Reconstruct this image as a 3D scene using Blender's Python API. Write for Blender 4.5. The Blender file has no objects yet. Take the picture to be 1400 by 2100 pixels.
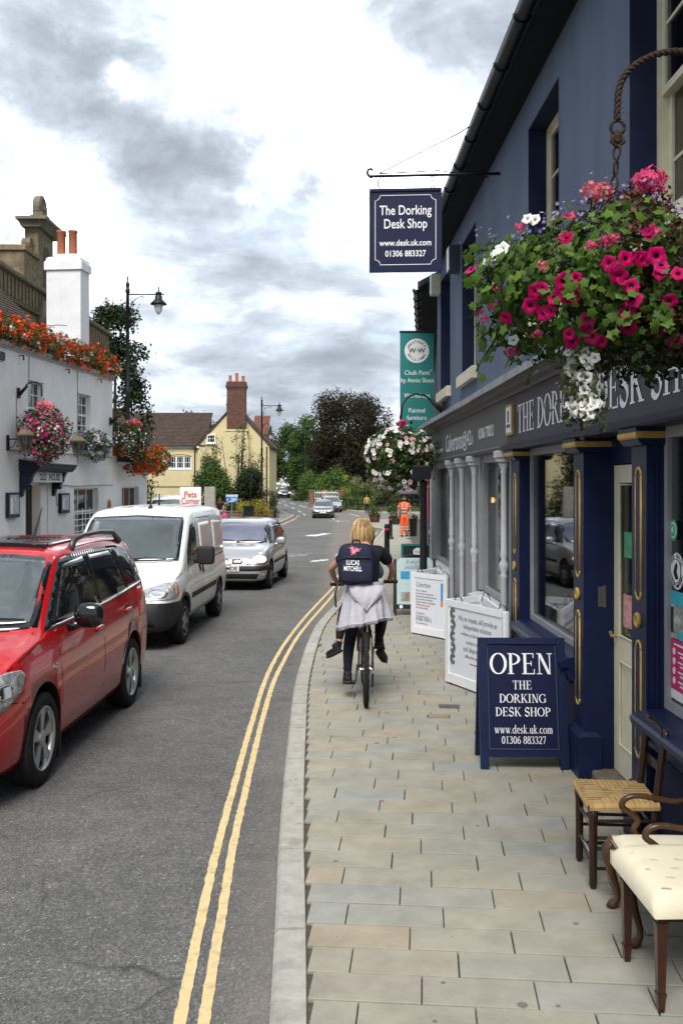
import bpy, bmesh, math, random
from math import sin, cos, pi, radians, sqrt, atan2, exp
from mathutils import Vector, Matrix, noise
from mathutils.bvhtree import BVHTree
from mathutils.geometry import delaunay_2d_cdt, tessellate_polygon
random.seed(11)
SC = bpy.context.scene
COL = SC.collection

# ------------------------------------------------------------------ camera
cam_d = bpy.data.cameras.new('camera')
cam = bpy.data.objects.new('camera', cam_d); COL.objects.link(cam)
cam.location = (0, 0, 2.05); cam.rotation_euler = (pi/2, 0, 0)
cam_d.sensor_fit = 'VERTICAL'; cam_d.sensor_height = 36; cam_d.lens = 36*2000/2100
cam_d.shift_y = -60/2100
cam_d.clip_start = .05; cam_d.clip_end = 3000
SC.camera = cam

# ------------------------------------------------------------------ sky, sun, exposure
SUN_EL, SUN_AZ = radians(52), radians(-172)      # azimuth from +Y towards +X
world = bpy.data.worlds.new('World'); SC.world = world; world.use_nodes = True
def build_world():
    nt = world.node_tree; N = nt.nodes; L = nt.links; N.clear()
    def n(t, **k):
        x = N.new(t)
        for a, b in k.items(): setattr(x, a, b)
        return x
    def math_(op, a, b=None, c=None, clamp=False):
        m = n('ShaderNodeMath', operation=op); m.use_clamp = clamp
        for i, v in enumerate((a, b, c)):
            if v is None: continue
            if hasattr(v, 'is_output'): L.new(v, m.inputs[i])
            else: m.inputs[i].default_value = v
        return m.outputs[0]
    def vmath(op, a, b=None):
        m = n('ShaderNodeVectorMath', operation=op)
        for i, v in enumerate((a, b)):
            if v is None: continue
            if hasattr(v, 'is_output'): L.new(v, m.inputs[i])
            else: m.inputs[i].default_value = v
        return m.outputs['Value'] if op in ('DISTANCE', 'DOT_PRODUCT', 'LENGTH') else m.outputs[0]
    out = n('ShaderNodeOutputWorld'); bg = n('ShaderNodeBackground')
    sky = n('ShaderNodeTexSky', sky_type='NISHITA'); sky.sun_disc = False
    sky.sun_elevation = SUN_EL; sky.sun_rotation = SUN_AZ
    tc = n('ShaderNodeTexCoord'); D = vmath('NORMALIZE', tc.outputs['Generated'])
    sep = n('ShaderNodeSeparateXYZ'); L.new(D, sep.inputs[0])
    zz = math_('ADD', math_('MAXIMUM', sep.outputs[2], 0.0), .22)
    comb = n('ShaderNodeCombineXYZ')
    L.new(math_('DIVIDE', sep.outputs[0], zz), comb.inputs[0]); L.new(math_('DIVIDE', sep.outputs[1], zz), comb.inputs[1])
    P = comb.outputs[0]
    def noise_(vec, scale, detail, rough, dist=0., off=(0, 0, 0)):
        t = n('ShaderNodeTexNoise'); t.inputs['Scale'].default_value = scale; t.inputs['Detail'].default_value = detail
        t.inputs['Roughness'].default_value = rough; t.inputs['Distortion'].default_value = dist
        L.new(vmath('ADD', vec, off), t.inputs['Vector']); return t.outputs['Fac']
    big = noise_(P, 2.1, 9, .58, .35, (3.1, 1.7, 0))
    fine = noise_(P, 5.6, 9, .62, .5, (9.2, 4.4, 0))
    wob = n('ShaderNodeTexNoise'); wob.inputs['Scale'].default_value = 5.; wob.inputs['Detail'].default_value = 7; wob.inputs['Roughness'].default_value = .6
    L.new(D, wob.inputs['Vector'])
    wv = vmath('SCALE', vmath('SUBTRACT', wob.outputs['Color'], (.5, .5, .5)))
    wv.node.inputs['Scale'].default_value = .30
    DW = vmath('ADD', D, wv)
    def blob(u, v, sz, amp):
        d = Vector(((u-700)/2000, 1, (990-v)/2000)).normalized()
        dist = vmath('DISTANCE', DW, tuple(d))
        q = math_('DIVIDE', dist, sz)
        return math_('MULTIPLY', math_('EXPONENT', math_('MULTIPLY', math_('MULTIPLY', q, q), -1.)), amp)
    dark = math_('MULTIPLY_ADD', big, 1.2, -.20)
    dark = math_('MULTIPLY_ADD', math_('SUBTRACT', fine, .5), math_('MULTIPLY_ADD', sep.outputs[2], 1.6, .22, clamp=True), math_('ADD', dark, .30))
    for b in ((440, 300, .085, .36), (520, 260, .05, .2), (330, 330, .05, .15), (150, 170, .06, .08), (80, 40, .10, -.08), (520, 680, .22, -.10), (300, 60, .04, .1),
              (430, 640, .08, .12), (620, 520, .07, .10), (560, 860, .07, .34), (760, 800, .07, .16), (450, 760, .30, -.12),
              (650, 90, .09, -.36), (760, 230, .09, -.30), (160, 120, .022, -.36), (330, 100, .05, -.3), (150, 400, .05, -.34), (90, 460, .04, -.25), (900, 170, .08, -.16), (560, 30, .07, -.2),
              (260, 560, .05, -.16), (640, 400, .05, -.25), (840, 480, .05, -.12)):
        dark = math_('ADD', dark, blob(*b))
    # underside of the clouds: white to slate grey
    ramp = n('ShaderNodeValToRGB'); L.new(dark, ramp.inputs[0]); e = ramp.color_ramp.elements
    e[0].position = .22; e[0].color = (1.75, 1.75, 1.75, 1)
    e[1].position = 1.0; e[1].color = (.128, .143, .166, 1)
    for p_, c_ in ((.36, (.86, .88, .91, 1)), (.50, (.35, .385, .425, 1)), (.66, (.228, .253, .285, 1)), (.82, (.165, .185, .213, 1))):
        k = e.new(p_); k.color = c_
    gap = math_('MULTIPLY_ADD', noise_(P, 1.9, 7, .55, .3, (1.3, 8.2, 0)), 4.0, -2.25, clamp=True)
    skyc = n('ShaderNodeMixRGB', blend_type='MULTIPLY'); skyc.inputs[0].default_value = 1; L.new(sky.outputs[0], skyc.inputs[1]); skyc.inputs[2].default_value = (.11, .11, .11, 1)
    veil = n('ShaderNodeMixRGB'); veil.inputs[0].default_value = .62; L.new(skyc.outputs[0], veil.inputs[1]); veil.inputs[2].default_value = (.50, .58, .67, 1)
    mix = n('ShaderNodeMixRGB'); L.new(math_('MULTIPLY', gap, .55), mix.inputs[0]); L.new(ramp.outputs[0], mix.inputs[1]); L.new(veil.outputs[0], mix.inputs[2])
    L.new(mix.outputs[0], bg.inputs[0]); bg.inputs[1].default_value = 1.0
    L.new(bg.outputs[0], out.inputs[0])
build_world()
sun_d = bpy.data.lights.new('sun', 'SUN'); sun_d.energy = 1.5; sun_d.angle = radians(32); sun_d.color = (1, .955, .88)
sun = bpy.data.objects.new('sun', sun_d); COL.objects.link(sun)
sv = Vector((sin(SUN_AZ)*cos(SUN_EL), cos(SUN_AZ)*cos(SUN_EL), sin(SUN_EL)))
sun.rotation_euler = sv.to_track_quat('Z', 'Y').to_euler(); sun.location = sv*50
SC.view_settings.view_transform = 'Standard'; SC.view_settings.look = 'None'
SC.view_settings.exposure = 1.65; SC.view_settings.gamma = 1
try: SC.view_settings.use_curve_mapping = False
except Exception: pass
SC.render.engine = 'CYCLES'
SC.cycles.max_bounces = 7; SC.cycles.transparent_max_bounces = 10; SC.cycles.use_denoising = True
SC.cycles.caustics_reflective = False; SC.cycles.caustics_refractive = False
SC.cycles.sample_clamp_indirect = 6

# ------------------------------------------------------------------ materials
MATS = {}
def srgb(r, g, b):
    f = lambda c: (c/255/12.92 if c/255 <= .04045 else ((c/255+.055)/1.055)**2.4)
    return (f(r), f(g), f(b))
def mat(name, col, rough=.6, var=.12, vscale=6., bump=0., bscale=40., spec=.22, metal=0., coat=0., rand=None, island=None, dirt=0., stretch=None, trans=0., emit=None, ior=None, world=False, spots=0):
    """procedural surface: base colour with noise variation, optional second colour, fine relief"""
    if name in MATS: return MATS[name]
    m = bpy.data.materials.new(name); m.use_nodes = True; nt = m.node_tree; N = nt.nodes; L = nt.links
    b = N['Principled BSDF']; b.inputs['Roughness'].default_value = rough; b.inputs['Metallic'].default_value = metal
    b.inputs['Specular IOR Level'].default_value = spec; b.inputs['Coat Weight'].default_value = coat; b.inputs['Coat Roughness'].default_value = .04
    if ior: b.inputs['IOR'].default_value = ior
    tc = N.new('ShaderNodeTexCoord'); vec = tc.outputs['Object']
    if stretch:
        mp = N.new('ShaderNodeMapping'); mp.inputs['Scale'].default_value = stretch; L.new(vec, mp.inputs[0]); vec = mp.outputs[0]
    if world: vec = N.new('ShaderNodeNewGeometry').outputs['Position']
    c0 = None
    if island is not None or rand is not None:
        cols = island if island is not None else rand
        r = N.new('ShaderNodeValToRGB'); r.color_ramp.interpolation = 'LINEAR'
        if island is not None:
            g = N.new('ShaderNodeNewGeometry'); L.new(g.outputs['Random Per Island'], r.inputs[0])
        else:
            g = N.new('ShaderNodeObjectInfo'); L.new(g.outputs['Random'], r.inputs[0])
        e = r.color_ramp.elements
        while len(e) < len(cols): e.new(.5)
        for i, c in enumerate(cols):
            e[i].position = i/max(1, len(cols)-1); e[i].color = (*c, 1)
        c0 = r.outputs[0]
    nz = N.new('ShaderNodeTexNoise'); nz.inputs['Scale'].default_value = vscale; nz.inputs['Detail'].default_value = 6; nz.inputs['Roughness'].default_value = .62; L.new(vec, nz.inputs['Vector'])
    mr = N.new('ShaderNodeMapRange'); mr.inputs[1].default_value = .28; mr.inputs[2].default_value = .72; mr.inputs[3].default_value = 1-var; mr.inputs[4].default_value = 1+var
    L.new(nz.outputs['Fac'], mr.inputs[0])
    mx = N.new('ShaderNodeMixRGB'); mx.blend_type = 'MULTIPLY'; mx.inputs[0].default_value = 1
    if c0: L.new(c0, mx.inputs[1])
    else: mx.inputs[1].default_value = (*col, 1)
    L.new(mr.outputs[0], mx.inputs[2]); fin = mx.outputs[0]
    if dirt:
        n2 = N.new('ShaderNodeTexNoise'); n2.inputs['Scale'].default_value = vscale*.35; n2.inputs['Detail'].default_value = 8; n2.inputs['Roughness'].default_value = .7; L.new(vec, n2.inputs['Vector'])
        m2 = N.new('ShaderNodeMapRange'); m2.inputs[1].default_value = .50; m2.inputs[2].default_value = .75; m2.inputs[4].default_value = dirt; L.new(n2.outputs['Fac'], m2.inputs[0])
        x2 = N.new('ShaderNodeMixRGB'); L.new(m2.outputs[0], x2.inputs[0]); L.new(fin, x2.inputs[1]); x2.inputs[2].default_value = (.085, .075, .06, 1); fin = x2.outputs[0]
    if spots:
        vo = N.new('ShaderNodeTexVoronoi'); vo.inputs['Scale'].default_value = spots; L.new(vec, vo.inputs['Vector']); sp = N.new('ShaderNodeSeparateColor'); L.new(vo.outputs['Color'], sp.inputs[0])
        q = N.new('ShaderNodeMath'); q.operation = 'MULTIPLY'; q.inputs[1].default_value = .16; L.new(sp.outputs[0], q.inputs[0]); lt = N.new('ShaderNodeMath'); lt.operation = 'LESS_THAN'; L.new(vo.outputs['Distance'], lt.inputs[0]); L.new(q.outputs[0], lt.inputs[1])
        gt = N.new('ShaderNodeMath'); gt.operation = 'GREATER_THAN'; gt.inputs[1].default_value = .72; L.new(sp.outputs[1], gt.inputs[0]); an = N.new('ShaderNodeMath'); an.operation = 'MULTIPLY'; L.new(lt.outputs[0], an.inputs[0]); L.new(gt.outputs[0], an.inputs[1]); a2 = N.new('ShaderNodeMath'); a2.operation = 'MULTIPLY'; a2.inputs[1].default_value = .6; L.new(an.outputs[0], a2.inputs[0])
        x3 = N.new('ShaderNodeMixRGB'); L.new(a2.outputs[0], x3.inputs[0]); L.new(fin, x3.inputs[1]); x3.inputs[2].default_value = (.05, .047, .043, 1); fin = x3.outputs[0]
    L.new(fin, b.inputs['Base Color'])
    if bump:
        nb = N.new('ShaderNodeTexNoise'); nb.inputs['Scale'].default_value = bscale; nb.inputs['Detail'].default_value = 5; L.new(vec, nb.inputs['Vector'])
        bp = N.new('ShaderNodeBump'); bp.inputs['Strength'].default_value = min(1, bump); bp.inputs['Distance'].default_value = .01*max(1, bump); L.new(nb.outputs['Fac'], bp.inputs['Height']); L.new(bp.outputs[0], b.inputs['Normal'])
    if trans:
        tr = N.new('ShaderNodeBsdfTranslucent'); L.new(fin, tr.inputs[0]); ms = N.new('ShaderNodeMixShader'); ms.inputs[0].default_value = trans
        L.new(b.outputs[0], ms.inputs[1]); L.new(tr.outputs[0], ms.inputs[2]); L.new(ms.outputs[0], N['Material Output'].inputs[0])
    if emit:
        b.inputs['Emission Color'].default_value = (*emit[0], 1); b.inputs['Emission Strength'].default_value = emit[1]
    MATS[name] = m; return m
def glass_mat(name, tint=(.9, .93, .95), refl=1.0):
    if name in MATS: return MATS[name]
    m = bpy.data.materials.new(name); m.use_nodes = True; nt = m.node_tree; N = nt.nodes; L = nt.links; N.remove(N['Principled BSDF'])
    g = N.new('ShaderNodeBsdfGlossy'); g.inputs['Roughness'].default_value = .02; t = N.new('ShaderNodeBsdfTransparent'); t.inputs[0].default_value = (*tint, 1)
    f = N.new('ShaderNodeFresnel'); f.inputs[0].default_value = 1.5
    mu = N.new('ShaderNodeMath'); mu.operation = 'MULTIPLY_ADD'; mu.inputs[1].default_value = refl; mu.inputs[2].default_value = .05; mu.use_clamp = True; L.new(f.outputs[0], mu.inputs[0])
    ms = N.new('ShaderNodeMixShader'); L.new(mu.outputs[0], ms.inputs[0]); L.new(t.outputs[0], ms.inputs[1]); L.new(g.outputs[0], ms.inputs[2]); L.new(ms.outputs[0], N['Material Output'].inputs[0])
    MATS[name] = m; return m

# ------------------------------------------------------------------ mesh helpers
class MB:
    """collects shapes; build() links them as ONE mesh object"""
    def __init__(s): s.v = []; s.f = []; s.mi = []; s.m = 0; s.sm = []; s.smooth = False
    def add(s, vs, fs, M=None):
        b = len(s.v)
        s.v += [tuple(M @ Vector(p)) if M is not None else tuple(p) for p in vs]
        for f in fs: s.f.append(tuple(b+i for i in f)); s.mi.append(s.m); s.sm.append(s.smooth)
        return s
    def box(s, x0, x1, y0, y1, z0, z1, M=None):
        return s.add([(x0,y0,z0),(x1,y0,z0),(x1,y1,z0),(x0,y1,z0),(x0,y0,z1),(x1,y0,z1),(x1,y1,z1),(x0,y1,z1)],
                     [(0,3,2,1),(4,5,6,7),(0,1,5,4),(1,2,6,5),(2,3,7,6),(3,0,4,7)], M)
    def cbox(s, c, d, M=None): return s.box(c[0]-d[0]/2,c[0]+d[0]/2,c[1]-d[1]/2,c[1]+d[1]/2,c[2]-d[2]/2,c[2]+d[2]/2, M)
    def rbox(s, x0, x1, y0, y1, z0, z1, r=.01, M=None):
        """box with chamfered top edges"""
        v = [(x0,y0,z0),(x1,y0,z0),(x1,y1,z0),(x0,y1,z0),(x0,y0,z1-r),(x1,y0,z1-r),(x1,y1,z1-r),(x0,y1,z1-r),(x0+r,y0+r,z1),(x1-r,y0+r,z1),(x1-r,y1-r,z1),(x0+r,y1-r,z1)]
        f = [(0,3,2,1),(8,9,10,11)]
        for a in range(4):
            b = (a+1) % 4; f += [(a,b,b+4,a+4),(a+4,b+4,b+8,a+8)]
        return s.add(v, f, M)
    def tube(s, pts, r, seg=8, cap=True, M=None):
        pts = [Vector(p) for p in pts]; n = len(pts); R = r if isinstance(r, (list, tuple)) else [r]*n
        vs, fs = [], []; up = None
        for i, p in enumerate(pts):
            t = (pts[min(i+1, n-1)]-pts[max(i-1, 0)])
            t = t.normalized() if t.length > 1e-9 else Vector((0, 0, 1))
            if up is None:
                up = Vector((0, 0, 1)) if abs(t.z) < .9 else Vector((1, 0, 0))
            a = (up - t*up.dot(t)); a = a.normalized() if a.length > 1e-6 else t.orthogonal().normalized(); up = a; b = t.cross(a)
            for k in range(seg):
                q = 2*pi*k/seg; vs.append(p+(a*cos(q)+b*sin(q))*R[i])
        for i in range(n-1):
            for k in range(seg):
                k2 = (k+1) % seg; fs.append((i*seg+k, i*seg+k2, (i+1)*seg+k2, (i+1)*seg+k))
        if cap: fs += [tuple(range(seg))[::-1], tuple(range((n-1)*seg, n*seg))]
        return s.add(vs, fs, M)
    def lathe(s, prof, c=(0,0,0), seg=16, M=None, axis='z', cap=True, sx=1., sy=1.):
        vs, fs = [], []
        for r, z in prof:
            for k in range(seg):
                a = 2*pi*k/seg; p = (r*cos(a)*sx, r*sin(a)*sy, z)
                if axis == 'y': p = (p[0], p[2], p[1])
                if axis == 'x': p = (p[2], p[0], p[1])
                vs.append((c[0]+p[0], c[1]+p[1], c[2]+p[2]))
        n = len(prof)
        for i in range(n-1):
            for k in range(seg):
                k2 = (k+1) % seg; q = (i*seg+k, i*seg+k2, (i+1)*seg+k2, (i+1)*seg+k); fs.append(q if axis != 'y' else q[::-1])
        if cap:
            q = tuple(range(seg)); fs.append(q[::-1] if axis != 'y' else q); q = tuple(range((n-1)*seg, n*seg)); fs.append(q if axis != 'y' else q[::-1])
        return s.add(vs, fs, M)
    def prism(s, poly, a, b, plane='xz', M=None):
        """polygon in a plane, thick from a to b along the third axis"""
        def P(p, d): return {'xz': (p[0], d, p[1]), 'yz': (d, p[0], p[1]), 'xy': (p[0], p[1], d)}[plane]
        n = len(poly); vs = [P(p, a) for p in poly]+[P(p, b) for p in poly]
        tris = tessellate_polygon([[Vector((p[0], p[1], 0)) for p in poly]])
        fs = [tuple(t) for t in tris]+[tuple(i+n for i in t[::-1]) for t in tris]
        fs += [(i, (i+1) % n, n+(i+1) % n, n+i) for i in range(n)]
        return s.add(vs, fs, M)
    def sweep(s, prof, path, M=None, closed=False):
        """profile (offset, z) carried along a horizontal path of (x, y); offset is to the left of travel"""
        vs, fs = [], []; n = len(path); k = len(prof)
        for i, p in enumerate(path):
            a = Vector(path[max(i-1, 0)][:2]); c = Vector(path[min(i+1, n-1)][:2]); t = (c-a).normalized(); nn = Vector((-t.y, t.x))
            z0 = p[2] if len(p) > 2 else 0
            for o, z in prof: vs.append((p[0]+nn.x*o, p[1]+nn.y*o, z+z0))
        for i in range(n-1):
            for j in range(k-(0 if closed else 1)):
                j2 = (j+1) % k; fs.append((i*k+j, i*k+j2, (i+1)*k+j2, (i+1)*k+j))
        if closed: fs += [tuple(range(k)), tuple(range((n-1)*k, n*k))[::-1]]
        return s.add(vs, fs, M)
    def mesh(s, name, mats, fix=True):
        me = bpy.data.meshes.new(name); me.from_pydata(s.v, [], s.f)
        for m in (mats if isinstance(mats, (list, tuple)) else [mats]): me.materials.append(m)
        me.polygons.foreach_set('material_index', s.mi); me.polygons.foreach_set('use_smooth', s.sm)
        me.update()
        if fix:
            bm = bmesh.new(); bm.from_mesh(me); bmesh.ops.recalc_face_normals(bm, faces=bm.faces); bm.to_mesh(me); bm.free()
        return me
    def build(s, name, mats, parent=None, label=None, fix=True, smooth=None, loc=None, kind=None):
        if smooth is not None: s.sm = [smooth]*len(s.f)
        o = bpy.data.objects.new(name, s.mesh(name, mats, fix)); COL.objects.link(o)
        if parent is not None: o.parent = parent
        if label: o['label'] = label
        if kind: o['kind'] = kind
        if loc: o.location = loc
        return o
def tag(o, label=None, cat=None, group=None, kind=None):
    for k, v in (('label', label), ('category', cat), ('group', group), ('kind', kind)):
        if v: o[k] = v
    return o
def thing(name, label, cat, loc=(0,0,0), rz=0, group=None):
    o = bpy.data.objects.new(name, None); COL.objects.link(o); o.location = loc; o.rotation_euler = (0, 0, rz); o.empty_display_size = .1
    return tag(o, label, cat, group)
def inst(me, name, parent=None, loc=(0,0,0), rot=(0,0,0), scale=(1,1,1)):
    o = bpy.data.objects.new(name, me); COL.objects.link(o); o.location = loc; o.rotation_euler = rot; o.scale = scale
    if parent is not None: o.parent = parent
    return o
def copy_tree(o, parent=None):
    c = o.copy(); COL.objects.link(c)
    if parent is not None: c.parent = parent
    for ch in list(o.children): copy_tree(ch, c)
    return c
def arc(cx, cy, r, a0, a1, n=12, ry=None):
    ry = ry or r
    return [(cx+r*cos(radians(a0+(a1-a0)*i/n)), cy+ry*sin(radians(a0+(a1-a0)*i/n))) for i in range(n+1)]
def pchip(xs, ys):
    n = len(xs); h = [xs[i+1]-xs[i] for i in range(n-1)]; d = [(ys[i+1]-ys[i])/h[i] for i in range(n-1)]
    m = [d[0]]+[0 if d[i-1]*d[i] <= 0 else 2*d[i-1]*d[i]/(d[i-1]+d[i]) for i in range(1, n-1)]+[d[-1]]
    def f(x):
        if x <= xs[0]: return ys[0]
        if x >= xs[-1]: return ys[-1]
        i = 0
        while x > xs[i+1]: i += 1
        t = (x-xs[i])/h[i]; t2 = t*t; t3 = t2*t
        return (2*t3-3*t2+1)*ys[i]+(t3-2*t2+t)*h[i]*m[i]+(-2*t3+3*t2)*ys[i+1]+(t3-t2)*h[i]*m[i+1]
    return f
def evaluated(o, name):
    dg = bpy.context.evaluated_depsgraph_get(); dg.update()
    me = bpy.data.meshes.new_from_object(o.evaluated_get(dg)); me.name = name; return me
# ---- lettering
def text_mesh(s, size, align='CENTER', shear=0., bold=0., fit=None, space=1., thick=.0015):
    cu = bpy.data.curves.new('lettering', 'FONT'); cu.body = s; cu.size = size; cu.align_x = align; cu.align_y = 'CENTER' if '\n' not in s else 'TOP'; cu.shear = shear; cu.offset = bold; cu.extrude = thick; cu.space_character = space; cu.resolution_u = 3
    o = bpy.data.objects.new('lettering', cu); COL.objects.link(o); me = evaluated(o, 'lettering'); bpy.data.objects.remove(o); bpy.data.curves.remove(cu)
    if fit:
        xs = [v.co.x for v in me.vertices]; k = fit/(max(xs)-min(xs))
        for v in me.vertices: v.co.x *= k
    return me
def letter(me, material, parent, M, name='lettering'):
    me.materials.clear(); me.materials.append(material)
    me.transform(M); o = bpy.data.objects.new(name, me); COL.objects.link(o); o.parent = parent; return o
def smooth3(pts, n=6):
    P = [Vector(p) for p in pts]; out = []
    for i in range(len(P)-1):
        p0 = P[max(i-1, 0)]; p1 = P[i]; p2 = P[i+1]; p3 = P[min(i+2, len(P)-1)]
        for k in range(n):
            t = k/n; out.append(.5*((2*p1)+(-p0+p2)*t+(2*p0-5*p1+4*p2-p3)*t*t+(-p0+3*p1-3*p2+p3)*t*t*t))
    return out+[P[-1]]
def frame_M(o, xdir, zdir=(0,0,1)):
    """matrix that stands lettering up: its x runs along xdir, its y along zdir"""
    x = Vector(xdir).normalized(); y = Vector(zdir).normalized(); z = x.cross(y)
    return Matrix(((x.x, y.x, z.x, o[0]), (x.y, y.y, z.y, o[1]), (x.z, y.z, z.z, o[2]), (0, 0, 0, 1)))
# serif alphabet drawn stroke by stroke (cap height 1)
def _nib(pts, T, t, phi=0.):
    vs = []; n = len(pts)
    for i, p in enumerate(pts):
        a = pts[max(i-1, 0)]; b = pts[min(i+1, n-1)]; dx, dy = b[0]-a[0], b[1]-a[1]; l = sqrt(dx*dx+dy*dy) or 1
        w = t+(T-t)*abs(sin(atan2(dy, dx)-phi))**1.4; vs.append(((p[0]-dy/l*w/2, p[1]+dx/l*w/2), (p[0]+dy/l*w/2, p[1]-dx/l*w/2)))
    return [[vs[i][0], vs[i+1][0], vs[i+1][1], vs[i][1]] for i in range(n-1)]
def glyph(c):
    T, t = .135, .042; Q = []
    def bar(x0, y0, x1, y1, w): Q.append([(x0-w/2, y0), (x0+w/2, y0), (x1+w/2, y1), (x1-w/2, y1)])
    def hb(x0, x1, y, w=t): Q.append([(x0, y-w/2), (x1, y-w/2), (x1, y+w/2), (x0, y+w/2)])
    def ser(x, y, l=.30): hb(x-l/2, x+l/2, y+(.02 if y < .5 else -.02), .04)
    def A(cx, cy, rx, ry, a0, a1, T_=T, phi=0., n=18): Q.extend(_nib(arc(cx, cy, rx, a0, a1, n, ry), T_, t, phi))
    def stem(x, y0=0, y1=1, l=.30, w=T): bar(x, y0, x, y1, w); ser(x, y0, l) if y0 == 0 else None; ser(x, y1, l)
    def tick(x, y0, y1): bar(x, y0, x, y1, .04)
    lt, ll = .105, .04
    if c == 'T': stem(.34); hb(.02, .66, .975, .05); tick(.04, .76, .98); tick(.64, .76, .98); w = .70
    elif c == 'H': stem(.17); stem(.63); hb(.17, .63, .5); w = .80
    elif c == 'E': stem(.17); hb(.1, .58, .98, .045); hb(.1, .62, .02, .045); hb(.2, .48, .51); tick(.57, .78, 1); tick(.61, 0, .24); tick(.47, .4, .62); w = .68
    elif c == 'D': stem(.17); A(.2, .5, .47, .48, -90, 90); w = .76
    elif c == 'O': A(.40, .5, .345, .485, 0, 360, n=32); w = .80
    elif c == 'R': stem(.17); A(.2, .74, .34, .24, -90, 90); bar(.70, .0, .36, .5, .14); hb(.62, .82, .02, .04); w = .78
    elif c == 'K': stem(.17); bar(.24, .44, .62, .98, .06); bar(.66, .02, .34, .56, .15); ser(.62, 1, .26); ser(.68, 0, .3); w = .80
    elif c == 'I': stem(.17); w = .36
    elif c == 'N': bar(.15, 0, .15, 1, .05); bar(.65, 0, .65, 1, .05); bar(.62, 0, .16, 1, .15); ser(.15, 0, .26); ser(.65, 1, .26); hb(.02, .2, .98, .04); w = .80
    elif c == 'G': A(.42, .5, .36, .485, 42, 318, n=26); bar(.68, .06, .68, .42, T); ser(.68, .44, .28); tick(.69, .72, .96); w = .80
    elif c == 'S': Q.extend(_nib(arc(.29, .745, .19, 25, 255, 16, .235)+arc(.29, .255, .22, 85, -155, 18, .235), .16, .05, .9)); tick(.475, .72, .97); tick(.075, .03, .28); w = .58
    elif c == 'P': stem(.17); A(.2, .72, .37, .26, -90, 90); w = .66
    elif c == 'w': [bar(x0, y0, x1, y1, q) for x0, y0, x1, y1, q in ((.24, 0, .09, .64, .1), (.24, 0, .36, .60, .045), (.50, 0, .36, .64, .1), (.50, 0, .64, .64, .045))]; ser(.09, .64, .18); ser(.36, .64, .18); ser(.64, .64, .15); w = .72
    elif c == 'd': A(.25, .32, .19, .31, 20, 340, lt); bar(.42, 0, .42, 1, lt); hb(.33, .47, .98, ll); hb(.42, .52, .02, ll); w = .55
    elif c == 'e': A(.25, .32, .19, .31, 5, 325, lt); hb(.1, .44, .36, .035); w = .48
    elif c == 's': Q.extend(_nib(arc(.2, .47, .12, 30, 255, 10, .15)+arc(.2, .17, .14, 85, -150, 10, .15), .11, .04, .9)); w = .40
    elif c == 'k': bar(.12, 0, .12, 1, lt); ser(.12, 0, .22); hb(.03, .15, .98, ll); bar(.16, .26, .36, .62, .045); bar(.42, 0, .2, .38, .10); ser(.44, 0, .2); ser(.37, .64, .2); w = .54
    elif c == 'u': bar(.12, .2, .12, .64, lt); A(.25, .2, .13, .19, 180, 330, lt); bar(.41, 0, .41, .64, lt); hb(.03, .15, .62, ll); hb(.32, .44, .62, ll); hb(.41, .52, .02, ll); w = .54
    elif c == 'c': A(.25, .32, .19, .31, 50, 320, lt); w = .46
    elif c == 'o': A(.26, .32, .21, .31, 0, 360, lt, n=24); w = .52
    elif c == 'm':
        for x in (.12, .38, .64): bar(x, 0, x, .58 if x > .2 else .64, lt); ser(x, 0, .2)
        A(.25, .47, .13, .155, 0, 160, lt); A(.51, .47, .13, .155, 0, 160, lt); w = .78
    elif c == '.': A(.1, .06, .03, .03, 0, 360, .06, n=8); w = .22
    elif c == '0': A(.25, .48, .18, .47, 0, 360, .11, n=26); w = .50
    elif c == '1': stem(.26, 0, .97, .24, .1); bar(.14, .84, .26, .94, .05); w = .50
    elif c == '2': Q.extend(_nib(arc(.24, .70, .16, 160, -20, 12, .25)+[(.30, .42), (.08, .05)], .11, .05)); hb(.05, .44, .045, .09); w = .50
    elif c == '3': A(.2, .73, .16, .22, 150, -80, .11); A(.2, .27, .21, .25, 85, -150, .11); w = .50
    elif c == '6': A(.26, .29, .18, .27, 0, 360, .11, n=22); Q.extend(_nib([(.09, .32), (.12, .6), (.24, .82), (.42, .96)], .11, .05)); w = .50
    elif c == '7': hb(.05, .45, .92, .09); bar(.18, 0, .42, .9, .08); tick(.06, .74, .93); w = .50
    elif c == '8': A(.25, .73, .155, .22, 0, 360, .11, n=22); A(.25, .26, .19, .25, 0, 360, .11, n=22); w = .50
    else: w = .30
    return Q, w
def serif_mesh(s, h, fit=None, align='CENTER', thick=.002):
    B = MB(); x = 0; polys = []
    for c in s:
        q, w = glyph(c)
        for i, p in enumerate(q): polys.append(([(a+x, b) for a, b in p], .00006*(i % 9)))
        x += w+.03
    k = fit/(x*h) if fit else 1.; ox = {'CENTER': -x*h*k/2, 'LEFT': 0}[align]
    for p, e in polys:
        pp = [(ox+a*h*k, (b-.5)*h) for a, b in p]
        ar = sum(pp[i][0]*pp[(i+1) % 4][1]-pp[(i+1) % 4][0]*pp[i][1] for i in range(4))
        if ar < 0: pp = pp[::-1]
        vs = [(a, b, thick+e) for a, b in pp]+[(a, b, 0) for a, b in pp]
        B.add(vs, [(0, 1, 2, 3), (0, 4, 5, 1), (1, 5, 6, 2), (2, 6, 7, 3), (3, 7, 4, 0)])
    return B.mesh('lettering', [], fix=False)

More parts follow.
